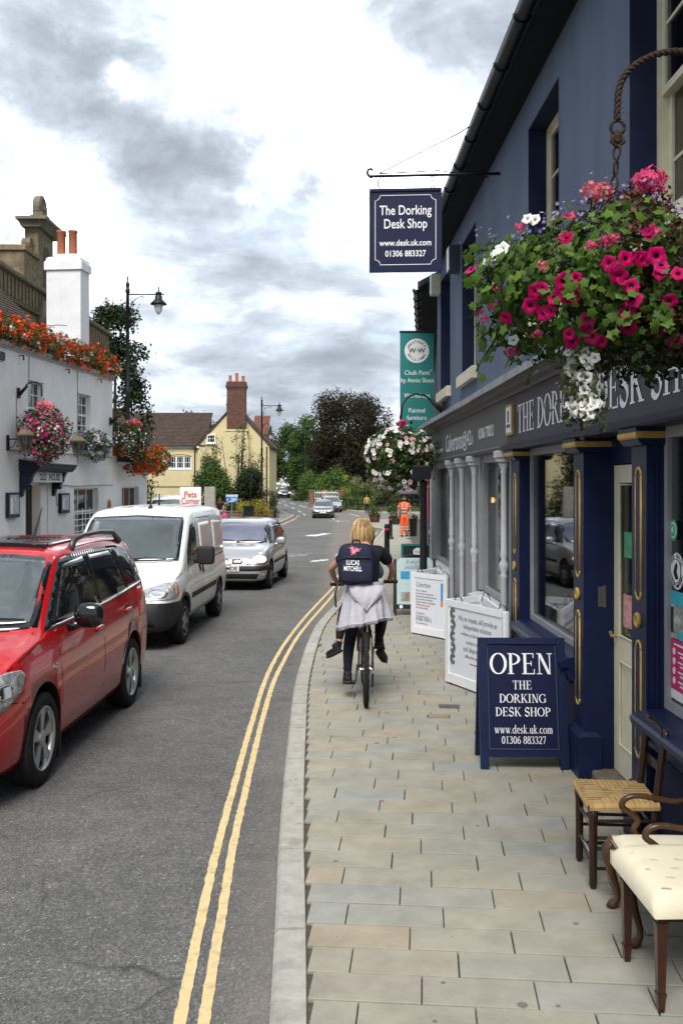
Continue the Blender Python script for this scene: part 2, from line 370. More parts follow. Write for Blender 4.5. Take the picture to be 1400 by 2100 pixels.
# ================================================================== the setting
zt = pchip([-60, 14, 20, 29, 43, 60, 78, 92, 111, 122, 145, 200, 320, 900], [0, 0, -.03, -.15, -.34, -.52, -.70, -.48, .06, .27, .8, 2., 5., 9.])
def ground_strip(rows, z_off, nx, name, material, kind='structure'):
    B = MB()
    for y, xl, xr in rows:
        for i in range(nx+1): B.v.append((xl+(xr-xl)*i/nx, y, zt(y)+z_off))
    n = nx+1
    for r in range(len(rows)-1):
        for i in range(nx): B.f.append((r*n+i, r*n+i+1, (r+1)*n+i+1, (r+1)*n+i)); B.mi.append(0); B.sm.append(True)
    return B.build(name, material, kind=kind, fix=False)
grass_m = mat('verge_grass', (.06, .085, .028), .95, .4, 3, bump=.6, bscale=30)
ground_strip([(y, -700, 700) for y in (-60, -20, 0, 20, 29, 36, 43, 52, 60, 69, 78, 85, 92, 102, 111, 122, 133, 145, 170, 200, 260, 320, 600, 900)], -.19, 8, 'ground', grass_m)

def asphalt_mat():
    m = bpy.data.materials.new('asphalt'); m.use_nodes = True; nt = m.node_tree; N = nt.nodes; L = nt.links; b = N['Principled BSDF']
    b.inputs['Roughness'].default_value = .82; b.inputs['Specular IOR Level'].default_value = .35
    tc = N.new('ShaderNodeTexCoord'); V = tc.outputs['Object']
    vo = N.new('ShaderNodeTexVoronoi'); vo.inputs['Scale'].default_value = 115; L.new(V, vo.inputs['Vector'])
    r = N.new('ShaderNodeValToRGB'); L.new(vo.outputs['Color'], r.inputs[0]); e = r.color_ramp.elements
    e[0].color = (.052, .052, .052, 1); e[1].color = (.34, .335, .32, 1); e[1].position = .95; k = e.new(.55); k.color = (.112, .111, .109, 1); k = e.new(.86); k.color = (.18, .177, .17, 1)
    def nz(scale, det, rough): 
        t = N.new('ShaderNodeTexNoise'); t.inputs['Scale'].default_value = scale; t.inputs['Detail'].default_value = det; t.inputs['Roughness'].default_value = rough; L.new(V, t.inputs['Vector']); return t.outputs['Fac']
    def mr(f, a, c, lo, hi):
        x = N.new('ShaderNodeMapRange'); x.inputs[1].default_value = a; x.inputs[2].default_value = c; x.inputs[3].default_value = lo; x.inputs[4].default_value = hi; L.new(f, x.inputs[0]); return x.outputs[0]
    def mul(a, c, typ='MULTIPLY', f=1.):
        x = N.new('ShaderNodeMixRGB'); x.blend_type = typ
        if hasattr(f, 'is_output'): L.new(f, x.inputs[0])
        else: x.inputs[0].default_value = f
        L.new(a, x.inputs[1])
        if hasattr(c, 'is_output'): L.new(c, x.inputs[2])
        else: x.inputs[2].default_value = c
        return x.outputs[0]
    c = mul(r.outputs[0], mr(nz(.45, 6, .65), .3, .7, .78, 1.22)); c = mul(c, mr(nz(6, 6, .7), .3, .7, .82, 1.2))
    # worn tyre tracks / patches, tar seams
    c = mul(c, (.62, .60, .58, 1), 'MULTIPLY', mr(nz(.9, 8, .75), .62, .80, 0, .25))
    wv = N.new('ShaderNodeTexVoronoi'); wv.feature = 'DISTANCE_TO_EDGE'; wv.inputs['Scale'].default_value = .42
    mp = N.new('ShaderNodeMixRGB'); mp.inputs[0].default_value = .10; L.new(V, mp.inputs[1]); t = N.new('ShaderNodeTexNoise'); t.inputs['Scale'].default_value = 3.; t.inputs['Detail'].default_value = 6; L.new(V, t.inputs['Vector']); L.new(t.outputs['Color'], mp.inputs[2]); L.new(mp.outputs[0], wv.inputs['Vector'])
    crack = mr(wv.outputs['Distance'], .0, .004, 1, 0)
    km = N.new('ShaderNodeMath'); km.operation = 'MULTIPLY'; L.new(crack, km.inputs[0]); L.new(mr(nz(1.3, 3, .5), .50, .64, 0, .8), km.inputs[1])
    c = mul(c, (.22, .22, .22, 1), 'MULTIPLY', km.outputs[0])
    # brown grit washed into the gutter along the kerb (distance from the channel line)
    sp = N.new('ShaderNodeSeparateXYZ'); L.new(V, sp.inputs[0])
    g = N.new('ShaderNodeMath'); g.operation = 'MULTIPLY_ADD'; g.inputs[1].default_value = .45; L.new(nz(1.8, 6, .6), g.inputs[0]); L.new(sp.outputs[0], g.inputs[2])
    gm = mr(g.outputs[0], -.42, -.05, 0, .55)
    c = mul(c, (.20, .172, .142, 1), 'MIX', gm)
    L.new(c, b.inputs['Base Color'])
    bp = N.new('ShaderNodeBump'); bp.inputs['Strength'].default_value = .9; bp.inputs['Distance'].default_value = .006; L.new(vo.outputs['Distance'], bp.inputs['Height']); L.new(bp.outputs[0], b.inputs['Normal'])
    return m
ASPH = asphalt_mat()
ys = [-30, -10, 0, 4, 8, 12, 14, 16, 18, 20, 23, 26, 29, 32, 36, 40, 43, 48, 52, 56, 60, 64, 69, 74, 78, 82, 85, 88, 92, 97, 102, 107, 111, 116, 122, 128, 134, 145, 160, 180, 200]
def road_edges(y):
    return (y, -16., {True: 40., False: 8.}[74 <= y <= 85] if y < 92 else 3.)
ground_strip([road_edges(y) for y in ys], -.10, 12, 'road', ASPH)

# ---- kerb lines (road side edge), metres
KR = [(-3, -.02), (2.6, -.235), (3.724, -.2755), (4.66, -.3145), (5.39, -.35), (6.72, -.40), (7.82, -.43), (9.74, -.477), (11.0, -.472), (12.0, -.455), (12.9, -.43), (14.09, -.375), (14.9, -.30), (16.2, -.16), (17.6, -.01), (20.5, .14), (24, .32), (29, .60), (35.5, .98), (44, 1.62), (51, 2.12), (53.5, 2.22), (55.3, 1.9), (57.5, 1.5), (60, .86), (61.7, .66), (62.8, .70), (64.5, .88), (68, 1.35), (71, 2.1), (72.8, 3.4), (73.8, 6), (74.2, 12), (74.4, 30)]
KR2 = [(85.2, 30), (85.4, 12), (86.2, 5.6), (87.2, 3.2), (88.6, 1.6), (92, .45), (97, -.5), (104, -2.4), (111, -4.2), (122, -5.7), (135, -7.0), (160, -9.8), (200, -14)]
KL = [(-12, -10.4), (5, -8.7), (15, -7.7), (25, -6.65), (33, -5.85), (40, -5.3), (47, -4.85), (55, -4.4), (62, -4.2), (70, -4.12), (79, -4.0), (82, -3.98), (83.3, -4.1), (84.4, -4.5), (88, -5.1), (93, -6.0), (99, -7.0), (105, -8.5), (112, -10.3), (122, -12.6), (135, -15.5), (150, -19)]
def smooth_line(pts, step):
    """resample a (Y, X) polyline with Catmull-Rom"""
    P = [Vector((x, y)) for y, x in pts]; out = []
    for i in range(len(P)-1):
        p0 = P[max(i-1, 0)]; p1 = P[i]; p2 = P[i+1]; p3 = P[min(i+2, len(P)-1)]; n = max(1, int((p2-p1).length/step))
        for k in range(n):
            t = k/n; t2 = t*t; t3 = t2*t
            out.append(.5*((2*p1)+(-p0+p2)*t+(2*p0-5*p1+4*p2-p3)*t2+(-p0+3*p1-3*p2+p3)*t3))
    out.append(P[-1]); return out
def offset_line(L, d):
    o = []
    for i, p in enumerate(L):
        t = (L[min(i+1, len(L)-1)]-L[max(i-1, 0)]).normalized(); o.append(p+Vector((t.y, -t.x))*d)   # right of travel
    return o
kr = smooth_line(KR, .45); kr2 = smooth_line(KR2, 1.2); kl = smooth_line(KL, 1.)
kerb_m = mat('kerb_granite', None, .8, .16, 14, bump=.5, bscale=160, rand=[(.31, .30, .27), (.38, .37, .335), (.34, .325, .285), (.40, .385, .35)], dirt=.55, world=True, spots=16)
def kerb_stones(L, w, name, length, side=1, big=None):
    root = thing(name, None, None); root['kind'] = 'structure'
    cum = [0]
    for i in range(1, len(L)): cum.append(cum[-1]+(L[i]-L[i-1]).length)
    def at(s):
        if s <= 0: return L[0]
        for i in range(1, len(L)):
            if cum[i] >= s: return L[i-1].lerp(L[i], (s-cum[i-1])/max(1e-9, cum[i]-cum[i-1]))
        return L[-1]
    s = .22; rest = MB(); k = 0
    while s < cum[-1]-.2:
        ln = length*random.uniform(.93, 1.07) if big is None else big; e = min(s+ln, cum[-1]); B = MB(); m = 3 if ln < 2 else 5; g = .007
        rows = []
        for q in range(m+1):
            ss = s+g+(e-s-2*g)*q/m; a = at(ss); b = at(ss+.05); t = (b-a).normalized() if (b-a).length > 1e-6 else Vector((0, 1)); nn = Vector((t.y, -t.x))*side; rows.append((a, nn))
        dz = random.uniform(-.003, .003); vs = []
        for a, nn in rows:
            z = zt(a.y)+dz
            for o, zz in ((0, -.3), (0, -.018), (.016, .0), (w-.004, .002), (w, -.01), (w, -.3)): p = a+nn*o; vs.append((p.x, p.y, z+zz))
        fs = []
        for q in range(m):
            for j in range(5): fs.append((q*6+j, q*6+j+1, q*6+7+j, q*6+6+j))
        fs += [(0, 5, 4, 3, 2, 1), tuple(m*6+j for j in range(6))]
        near = rows[0][0].y < 46 and name == 'kerb'
        T = B if near else rest; T.add(vs, fs)
        if near: B.build('kerb_stone', kerb_m, root)
        s = e; k += 1
    if rest.f: rest.build('kerb_stone', kerb_m, root, kind='stuff')
    return root
kerb_stones(kr, .145, 'kerb', .915)
kerb_stones(kr2, .14, 'far_kerb', 3)
kerb_stones(kl, .14, 'opposite_kerb', 3, side=-1)

# ---- pavements (bed under the pavers; asphalt beyond)
bed_m = mat('paver_joint_mortar', (.075, .066, .054), .95, .3, 30, bump=.4, bscale=120)
far_pave_m = mat('asphalt_footway', (.20, .195, .18), .9, .18, 1.2, bump=.4, bscale=90, dirt=.3)
def edge_sheet(L, other, z, name, m):
    B = MB()
    for p in L: B.v += [(p.x, p.y, zt(p.y)+z), (other(p), p.y, zt(p.y)+z)]
    for i in range(len(L)-1): B.f.append((2*i, 2*i+1, 2*i+3, 2*i+2)); B.mi.append(0); B.sm.append(False)
    return B.build(name, m, kind='structure', fix=True)
inner = offset_line(kr, .145)
pavement = edge_sheet([p for p in inner if p.y < 73.6], lambda p: 7.5, -.017, 'pavement', bed_m)
edge_sheet(offset_line(kr2, .13), lambda p: p.x+(2.6 if p.y > 88 else 30), -.006, 'far_pavement', far_pave_m)
lf = MB()
rows = [(p.x, p.y) for p in offset_line(kl, -.13)]
for x, y in rows: lf.v += [(min(-22, x-8), y, zt(y)-.006), (x, y, zt(y)-.006)]
for i in range(len(rows)-1): lf.f.append((2*i, 2*i+1, 2*i+3, 2*i+2)); lf.mi.append(0); lf.sm.append(False)
lf.build('opposite_pavement', far_pave_m, kind='structure')

# ---- pavers, one by one
PAV = [srgb(144, 141, 130), srgb(148, 144, 131), srgb(144, 144, 138), srgb(152, 142, 125), srgb(146, 142, 129), srgb(140, 142, 138), srgb(149, 143, 128), srgb(145, 143, 133)]
pav_m = mat('sandstone_paver', None, .8, .16, 4.5, bump=.3, bscale=70, rand=PAV, dirt=.30, world=True, spots=7)
pav2_m = mat('sandstone_paver_far', None, .8, .16, 4.5, bump=.3, bscale=70, island=PAV, dirt=.30, world=True)
def paver_mesh():
    B = MB(); B.smooth = False
    r = .006
    B.v = [(0,0,-.03),(1,0,-.03),(1,1,-.03),(0,1,-.03),(0,0,-.004),(1,0,-.004),(1,1,-.004),(0,1,-.004),(r,2*r,0),(1-r,2*r,0),(1-r,1-2*r,0),(r,1-2*r,0)]
    for f in [(8,9,10,11)]+[(a, (a+1) % 4, (a+1) % 4+4, a+4) for a in range(4)]+[(a+4, (a+1) % 4+4, (a+1) % 4+8, a+8) for a in range(4)]: B.f.append(f); B.mi.append(0); B.sm.append(False)
    return B.mesh('paver', pav_m)
PM = paver_mesh()
def kerb_x(y):
    for i in range(len(inner)-1):
        if inner[i].y <= y < inner[i+1].y: return inner[i].x+(inner[i+1].x-inner[i].x)*(y-inner[i].y)/(inner[i+1].y-inner[i].y)
    return inner[-1].x
e_row = Vector((1, -.085)).normalized(); a_row = Vector((-.036, 1)).normalized(); ROT = atan2(e_row.y, e_row.x)
far_pav = MB(); count = 0
for k in range(8, 330):
    o = a_row*(.2262*k+.03); s = -.457-(.0 if k % 2 else .275)-4*.457
    x = s
    while True:
        ln = .457*1; x0, x1 = x, x+ln; x = x1
        mid = o+e_row*((x0+x1)/2)
        kx = (kerb_x(mid.y+.11)+.004-o.x)/e_row.x
        if x1 < kx+.05: continue
        x0 = max(x0, kx)
        fx = 1.757-.016*mid.y+.5 if mid.y < 17.2 else 1.95+.086*(mid.y-17.2)
        if x0 > fx: break
        if mid.y < 2.4: continue
        g = .0022 if random.random() < .8 else .004
        p = o+e_row*(x0+g)+a_row*.006; z = zt(mid.y)+random.uniform(-.0015, .0015)
        sc = (x1-x0-2*g, .2262-.013, 1)
        if 3.2 < mid.y and count < 300:
            w = inst(PM, 'paver', pavement, (p.x, p.y, z), (random.uniform(-.002, .002), random.uniform(-.001, .001), ROT+random.uniform(-.002, .002)), sc); count += 1
        else:
            M = Matrix.Translation((p.x, p.y, z)) @ Matrix.Rotation(ROT, 4, 'Z') @ Matrix.Diagonal((sc[0], sc[1], 1, 1))
            far_pav.add([v.co for v in PM.vertices], [tuple(f.vertices) for f in PM.polygons], M)
far_pav.build('paver', pav2_m, pavement, kind='stuff')

# ---- painted lines
yel_m = mat('yellow_line_paint', (.62, .48, .255), .75, .12, 30, bump=.4, bscale=130, dirt=.55)
wht_m = mat('white_line_paint', (.66, .66, .63), .75, .16, 25, bump=.3, bscale=90, dirt=.4)
old_m = mat('worn_white_paint', (.24, .24, .235), .8, .35, 18, dirt=.6)
def painted(L, w, name, m, z=-.0955, dash=None, jag=.0035):
    B = MB(); cum = 0; prev = None; L = [p for p in L]
    fine_ = []
    for i in range(len(L)-1):
        n = max(1, int((L[i+1]-L[i]).length/.045)) if L[i].y < 25 else 1
        fine_ += [L[i].lerp(L[i+1], k/n) for k in range(n)]
    fine_.append(L[-1]); L = fine_
    for i, p in enumerate(L):
        t = (L[min(i+1, len(L)-1)]-L[max(i-1, 0)]).normalized(); nn = Vector((t.y, -t.x)); 
        for sgn in (-1, 1):
            q = p+nn*(sgn*w/2+random.uniform(-jag, jag)); B.v.append((q.x, q.y, zt(q.y)+z))
    cum = 0
    for i in range(len(L)-1):
        cum += (L[i+1]-L[i]).length
        if dash and (cum % (dash[0]+dash[1])) > dash[0]: continue
        B.f.append((2*i, 2*i+1, 2*i+3, 2*i+2)); B.mi.append(0); B.sm.append(False)
    return B.build(name, m, kind='structure')
OUTER = [(2.2, -.55), (3.877, -.643), (5.08, -.704), (5.66, -.727), (7.29, -.77), (9, -.807), (10.5, -.828), (11.9, -.805), (13.4, -.735), (15.2, -.61), (17.2, -.445), (20.3, -.17)]
INNER = [(2.2, -.455), (3.877, -.547), (5.16, -.61), (5.66, -.637), (7.62, -.69), (9.2, -.722), (10.5, -.73), (11.4, -.707), (13.0, -.643), (14.2, -.565), (15.9, -.42), (17.8, -.25), (20, -.08)]
tail = [p for p in kr if 21 < p.y < 51]
painted(smooth_line(OUTER, .4)+offset_line(tail, -.36), .048, 'yellow_line', yel_m)
painted(smooth_line(INNER, .4)+offset_line(tail, -.25), .048, 'yellow_line', yel_m)
lt_ = [p for p in kl if 44 < p.y < 84]
painted(offset_line(lt_, .24), .06, 'yellow_line', yel_m); painted(offset_line(lt_, .42), .06, 'yellow_line', yel_m)
painted(smooth_line([(70, -.2), (80, -.9), (88, -1.9), (97, -3.3), (108, -5.9), (122, -8.6)], 1.), .12, 'centre_line', wht_m, dash=(3.2, 2.6))
painted(smooth_line([(84, -3.1), (92, -4.1), (100, -5.4), (112, -8.0)], 1.), .12, 'lane_line', wht_m, dash=(2.5, 3.2))
painted([Vector((x, 71.5+.04*x)) for x in (-.9, .6)], .35, 'give_way_line', wht_m); painted([Vector((x, 79.6)) for x in (-3.4, -1.0)], .3, 'give_way_line', wht_m)
painted([p+Vector((-.22, 0)) for p in smooth_line([(75, 2.4), (80, 2.0), (86, .9), (92, -.3), (97, -1.0), (106, -3.4), (116, -5.2)], .8)], .11, 'edge_line', wht_m, dash=(4.5, 3.0))
def patch(pts, m, name='worn_road_marking'):
    B = MB(); n = len(pts); B.v = [(x, y, zt(y)-.0955) for x, y in pts]; B.f = [tuple(range(n))]; B.mi = [0]; B.sm = [False]; return B.build(name, m, kind='structure')
patch([(-1.75, 46.2), (-1.2, 46.0), (-.75, 48.0), (-.5, 49.4), (-.95, 49.2), (-1.2, 47.8), (-1.5, 47.6), (-1.65, 47.1)], wht_m, 'road_arrow')
random.seed(5)
for (x0, x1, y, d, m) in ((-2.7, .5, 33.9, .10, old_m), (-3.3, -2.2, 31.4, .10, old_m), (-2.0, -.7, 26.2, .10, old_m), (-.9, -.4, 28.2, .6, wht_m), (-.2, .4, 31.2, .55, wht_m), (-2.9, -2.3, 29.8, .8, wht_m), (-1.7, -1.1, 30.6, .9, old_m), (-2.6, -1.3, 32.0, .35, old_m), (-1.2, .1, 32.3, .3, old_m)):
    n = 7; top = [(x0+(x1-x0)*i/n, y+d*random.uniform(.45, 1.)+.25*i/n*(1 if d > .5 else 0)*3) for i in range(n+1)]; bot = [(x0+(x1-x0)*i/n, y-d*random.uniform(0, .4)+.25*i/n*(1 if d > .5 else 0)*3) for i in range(n, -1, -1)]
    patch(bot[::-1]+top[::-1], m)
# ---- small covers set in the pavement
iron_m = mat('cast_iron', (.10, .10, .10), .6, .3, 40, bump=.4, bscale=90, metal=.3)
brass_m = mat('worn_brass', (.52, .40, .20), .4, .2, 60, metal=.7)
def cover(x, y, w, d, ribs, m, label):
    t = thing('utility_cover', label, 'utility cover', (x, y, zt(y)), ROT)
    B = MB(); B.box(-w/2, w/2, -d/2, d/2, -.01, .003); B.build('frame', iron_m, t)
    for i in range(ribs): xx = -w/2+.015+(w-.03)*(i+.5)/ribs; C = MB(); C.rbox(xx-.4*(w-.03)/ribs, xx+.4*(w-.03)/ribs, -d/2+.012, d/2-.012, .003, .007, .001); C.build('rib', m, t)
cover(.985, 8.93, .19, .15, 5, iron_m, 'grey iron cover in the paving behind the blue open board')
cover(.85, 8.55, .20, .12, 9, brass_m, 'brass ribbed cover set in the paving near the kerb side')

# ================================================================== the blue shop on the right
wall_m = mat('blue_render', (.112, .146, .212), .85, .15, 2.2, bump=.6, bscale=22, dirt=.22, stretch=(1, 1, .3))
navy_m = mat('navy_paint', (.0075, .0145, .050), .42, .18, 9, bump=.10, bscale=60)
navyr_m = mat('navy_reveal', (.0105, .0165, .048), .7, .18, 6, bump=.2, bscale=40)
gold_m = mat('gold_paint', (.46, .30, .075), .5, .25, 20, metal=.1)
cream_m = mat('cream_paint', (.66, .62, .46), .5, .08, 12, bump=.1, bscale=60, dirt=.14)
black_m = mat('black_gutter', (.014, .015, .017), .35, .3, 12)
soffit_m = mat('black_soffit', (.007, .009, .013), .85, .2, 8)
lead_m = mat('lead_flashing', (.26, .27, .28), .65, .25, 7, bump=.3, bscale=25)
corn_m = mat('grey_cornice_paint', (.115, .112, .108), .6, .14, 6, dirt=.2)
fasc_m = mat('slate_fascia_paint', (.043, .042, .060), .5, .08, 3)
gfas_m = mat('grey_fascia_paint', (.118, .117, .112), .6, .06, 3)
grey_m = mat('grey_joinery_paint', (.31, .31, .325), .5, .10, 8, bump=.08, bscale=50, dirt=.12)
lgrey_m = mat('pale_grey_paint', (.52, .53, .55), .45, .08, 10)
letter_m = mat('white_lettering', (.80, .81, .82), .5, .03)
slate_m = mat('roof_slate', (.075, .075, .085), .7, .3, 5, bump=.3)
pane_m = glass_mat('window_glass', (.90, .93, .94), .62)
pane_up = glass_mat('upper_window_glass', (.80, .84, .88), .9)
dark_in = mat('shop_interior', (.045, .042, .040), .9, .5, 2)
warm_in = mat('shop_goods', (.12, .075, .045), .7, .6, 4)
curtain_m = mat('pale_curtain', (.55, .55, .54), .9, .2, 5, stretch=(8, 8, 1))

shop = thing('shop_building', 'dark blue rendered shop building with gold trimmed navy shopfront and white name fascia', 'shop', (1.785, 0, 0), .016)
WW = [(1.9, 3.12), (5.0, 6.22), (8.11, 9.33), (12.6, 13.87), (15.2, 16.45)]
WZ0, WZ1, TW = 3.56, 5.43, .15
B = MB(); y = .2
for a, b in WW+[(16.95, None)]:
    B.box(TW, TW+.34, y, a, 2.9, 5.82)
    if b: B.box(TW, TW+.34, a, b, 2.9, WZ0); B.box(TW, TW+.34, a, b, WZ1, 5.82); y = b
B.box(.49, 6.5, 16.6, 16.95, 0, 5.82); B.box(TW, .49, 16.75, 16.949, 0, 2.9)
B.build('upper_wall', wall_m, shop)
def sash_window(a, b, parent, t0=TW, z0=WZ0, z1=WZ1, cols=3, rows=2, deep=.17):
    w = MB(); f = .055
    for x in ((a, a+f), (b-f, b)): w.box(t0+deep, t0+deep+.11, x[0], x[1], z0, z1)
    w.box(t0+deep, t0+deep+.11, a+f, b-f, z1-f, z1); w.box(t0+deep-.01, t0+deep+.11, a+f, b-f, z0, z0+.05)
    win = w.build('window', cream_m, parent)
    zm = (z0+z1)/2
    for (u0, u1, d) in ((zm, z1-f, .02), (z0+.05, zm+.045, .065)):
        s = MB(); x0 = t0+deep+d; p, q = a+f, b-f; r = .05
        s.box(x0, x0+.04, p, p+r, u0, u1); s.box(x0, x0+.04, q-r, q, u0, u1); s.box(x0, x0+.04, p+r, q-r, u0, u0+.05); s.box(x0, x0+.04, p+r, q-r, u1-.05, u1)
        for i in range(1, cols): yy = p+r+(q-p-2*r)*i/cols; s.box(x0+.008, x0+.032, yy-.012, yy+.012, u0+.05, u1-.05)
        for i in range(1, rows): zz = u0+(u1-u0)*i/rows; s.box(x0+.010, x0+.030, p+r, q-r, zz-.011, zz+.011)
        s.build('sash', cream_m, win)
        g = MB(); g.box(x0+.017, x0+.022, p+r, q-r, u0+.05, u1-.05); g.build('pane', pane_up, win)
    k = MB(); n = 14
    for side in (0, 1):
        yy0 = a+.08 if side == 0 else b-.42
        for i in range(n): k.box(t0+deep+.16+.02*(i % 2), t0+deep+.17+.02*(i % 2), yy0+.34*i/n, yy0+.34*(i+1)/n, z0+.05, z1-.05)
    k.build('curtain', curtain_m, win)
    r = MB(); e = .004
    r.box(t0-.001, t0+deep, b-.012, b+e, z0, z1); r.box(t0-.001, t0+deep, a-e, a+.012, z0, z1); r.box(t0-.001, t0+deep, a+.012, b-.012, z1-.012, z1+e)
    r.build('reveal', navyr_m, win)
    s = MB(); s.rbox(t0-.075, t0+deep, a-.09, b+.09, z0-.16, z0-.002, .012); s.build('sill', cream_m, win)
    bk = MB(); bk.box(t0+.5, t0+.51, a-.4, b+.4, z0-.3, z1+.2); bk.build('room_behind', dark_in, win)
for a, b in WW: sash_window(a, b, shop)
# eaves: soffit, roof, gutter with brackets
B = MB(); B.prism([(-.10, 5.76), (.50, 5.76), (.50, 5.86), (-.10, 5.92)], .2, 16.98); B.build('soffit', soffit_m, shop)
B = MB(); B.prism([(-.19, 5.93), (6.4, 9.6), (6.4, 9.7), (-.19, 6.04)], .2, 17.02); B.build('roof', slate_m, shop)
def half_gutter(name, parent, x, y0, y1, z, r=.062, step=.93, m=None, col=None):
    B = MB(); prof = [(x+r*cos(a), z+r*sin(a)) for a in [radians(180+180*i/10) for i in range(11)]]; inn = [(x+(r-.006)*cos(a), z+(r-.006)*sin(a)) for a in [radians(360-180*i/10) for i in range(11)]]
    B.prism(prof+inn, y0, y1); B.sm = [False]*len(B.f)
    g = B.build(name, m or black_m, parent)
    y = y0+.3
    while y < y1:
        C = MB(); C.tube([(x+(r+.008)*cos(a), y, z+(r+.008)*sin(a)) for a in [radians(175+190*i/9) for i in range(10)]], .009, 6); C.tube([(x+r, y, z), (x+r+.18, y, z+.02)], .009, 6); C.build('bracket', m or black_m, g, smooth=True)
        y += step
    return g
half_gutter('gutter', shop, -.19, .2, 17.03, 5.86)
# ---- fascia and cornice over both fronts
B = MB(); B.box(-.03, .15, .2, 9.47, 2.42, 2.865); fas = B.build('fascia_board', fasc_m, shop, 'slate navy fascia with white serif shop name')
B = MB(); B.prism([(-.06, 2.36), (.14, 2.36), (.14, 2.418), (-.06, 2.418), (-.10, 2.40), (-.085, 2.375)], .2, 9.47); B.build('fascia_moulding', navy_m, shop)
B = MB(); B.prism([(.15, 2.867), (-.05, 2.867), (-.07, 2.89), (-.13, 2.905), (-.14, 2.935), (-.19, 2.945), (-.19, 2.985), (.15, 3.0)], .2, 16.9); B.build('cornice', corn_m, shop)
random.seed(3); B = MB(); y = .2
while y < 16.85:
    e = min(16.9, y+random.uniform(.7, 1.1)); z = random.uniform(0, .01)
    B.prism([(.149, 3.05+z), (.145, 3.002), (-.20, 2.987), (-.205, 2.94+random.uniform(-.012, .012)), (-.215, 2.94), (-.215, 3.0+z), (-.05, 3.012+z), (.14, 3.055+z)], y, e); y = e
B.build('lead_flashing', lead_m, shop)
# lettering: reads from the far end towards the camera
def wall_text(me, parent, m, y, z, x=-.032): return letter(me, m, parent, frame_M((x, y, z), (0, -1, 0)))
wall_text(serif_mesh('THE DORKING DESK SHOP', .255, fit=4.60, align='LEFT'), fas, letter_m, 8.93, 2.63)
# little framed guild plaque at the end of the fascia
B = MB(); B.box(-.055, -.030, 9.10, 9.40, 2.50, 2.79); pq = B.build('guild_plaque', gold_m, shop)
B = MB(); B.box(-.059, -.0551, 9.125, 9.375, 2.525, 2.765); B.build('plaque_face', letter_m, pq)
letter(text_mesh('LAPADA', .05), mat('black_ink', (.02, .02, .02), .6), pq, frame_M((-.0595, 9.25, 2.585), (0, -1, 0)))
B = MB(); B.box(-.062, -.0592, 9.225, 9.275, 2.62, 2.73); B.build('plaque_emblem', MATS['black_ink'], pq)
# ---- pilasters
def pilaster(y0, y1, side, ztop=2.36, base=True, gold=True):
    """front face at x = 0; side = depth of the cheek that faces the street's near end"""
    B = MB(); B.box(0, side, y0, y1, 0, ztop-.10)
    for i, xx in enumerate((.25, .5, .75)): B.box(side*xx-.012, side*xx+.012, y0-.012, y0, .36, ztop-.16) if side < .2 else None
    p = B.build('pilaster', navy_m, shop)
    C = MB(); C.rbox(-.04, min(side+.015, .12), y0-.03, y1+.03, .0, .33, .04); C.build('plinth_block', navy_m, p)
    ym = (y0+y1)/2
    C = MB(); C.prism([(-.035, ztop-.098), (-.055, ztop-.08), (-.062, ztop-.055), (-.055, ztop-.035), (-.07, ztop-.03), (-.07, ztop-.002), (side+.02, ztop-.002), (side+.02, ztop-.098)], y0-.035, y1+.035); C.build('capital', navy_m, p); C = MB(); C.prism([(-.066, ztop-.062), (-.074, ztop-.05), (-.074, ztop-.030), (-.066, ztop-.024), (side+.024, ztop-.024), (side+.024, ztop-.062)], y0-.039, y1+.039); C.build('gold_band', gold_m, p)
    if gold:
        for (za, zb) in ((.50, 1.13), (1.40, 2.12)):
            for yy in (ym-.045, ym+.045):
                C = MB(); C.tube([(-.001, yy, za+.03), (-.001, yy, zb-.03)], .009, 8)
                C.build('gold_moulding', gold_m, p, smooth=True)
            for zz in (za, zb):
                s = -1 if zz == za else 1; C = MB(); C.tube([(-.001, ym-.045, zz-s*.03)]+[(-.001, ym+.045*cos(radians(180-180*i/8)), zz-s*.03+s*.045*sin(radians(180*i/8))) for i in range(1, 8)]+[(-.001, ym+.045, zz-s*.03)], .009, 8); C.build('gold_moulding', gold_m, p, smooth=True)
            C = MB(); C.rbox(-.008, .0, ym-.035, ym+.035, za+.02, zb-.02, .003); C.build('sunk_panel', navy_m, p)
        C = MB(); C.lathe([(.044, 0), (.044, -.016), (.034, -.022), (.024, -.016), (.024, -.011)], (0, ym, 1.265), 16, axis='x'); C.build('roundel', gold_m, p, smooth=True)
    return p
pilaster(9.02, 9.42, .10); pilaster(6.77, 7.04, .21); pilaster(5.44, 5.70, .11); pilaster(1.2, 1.45, .11)
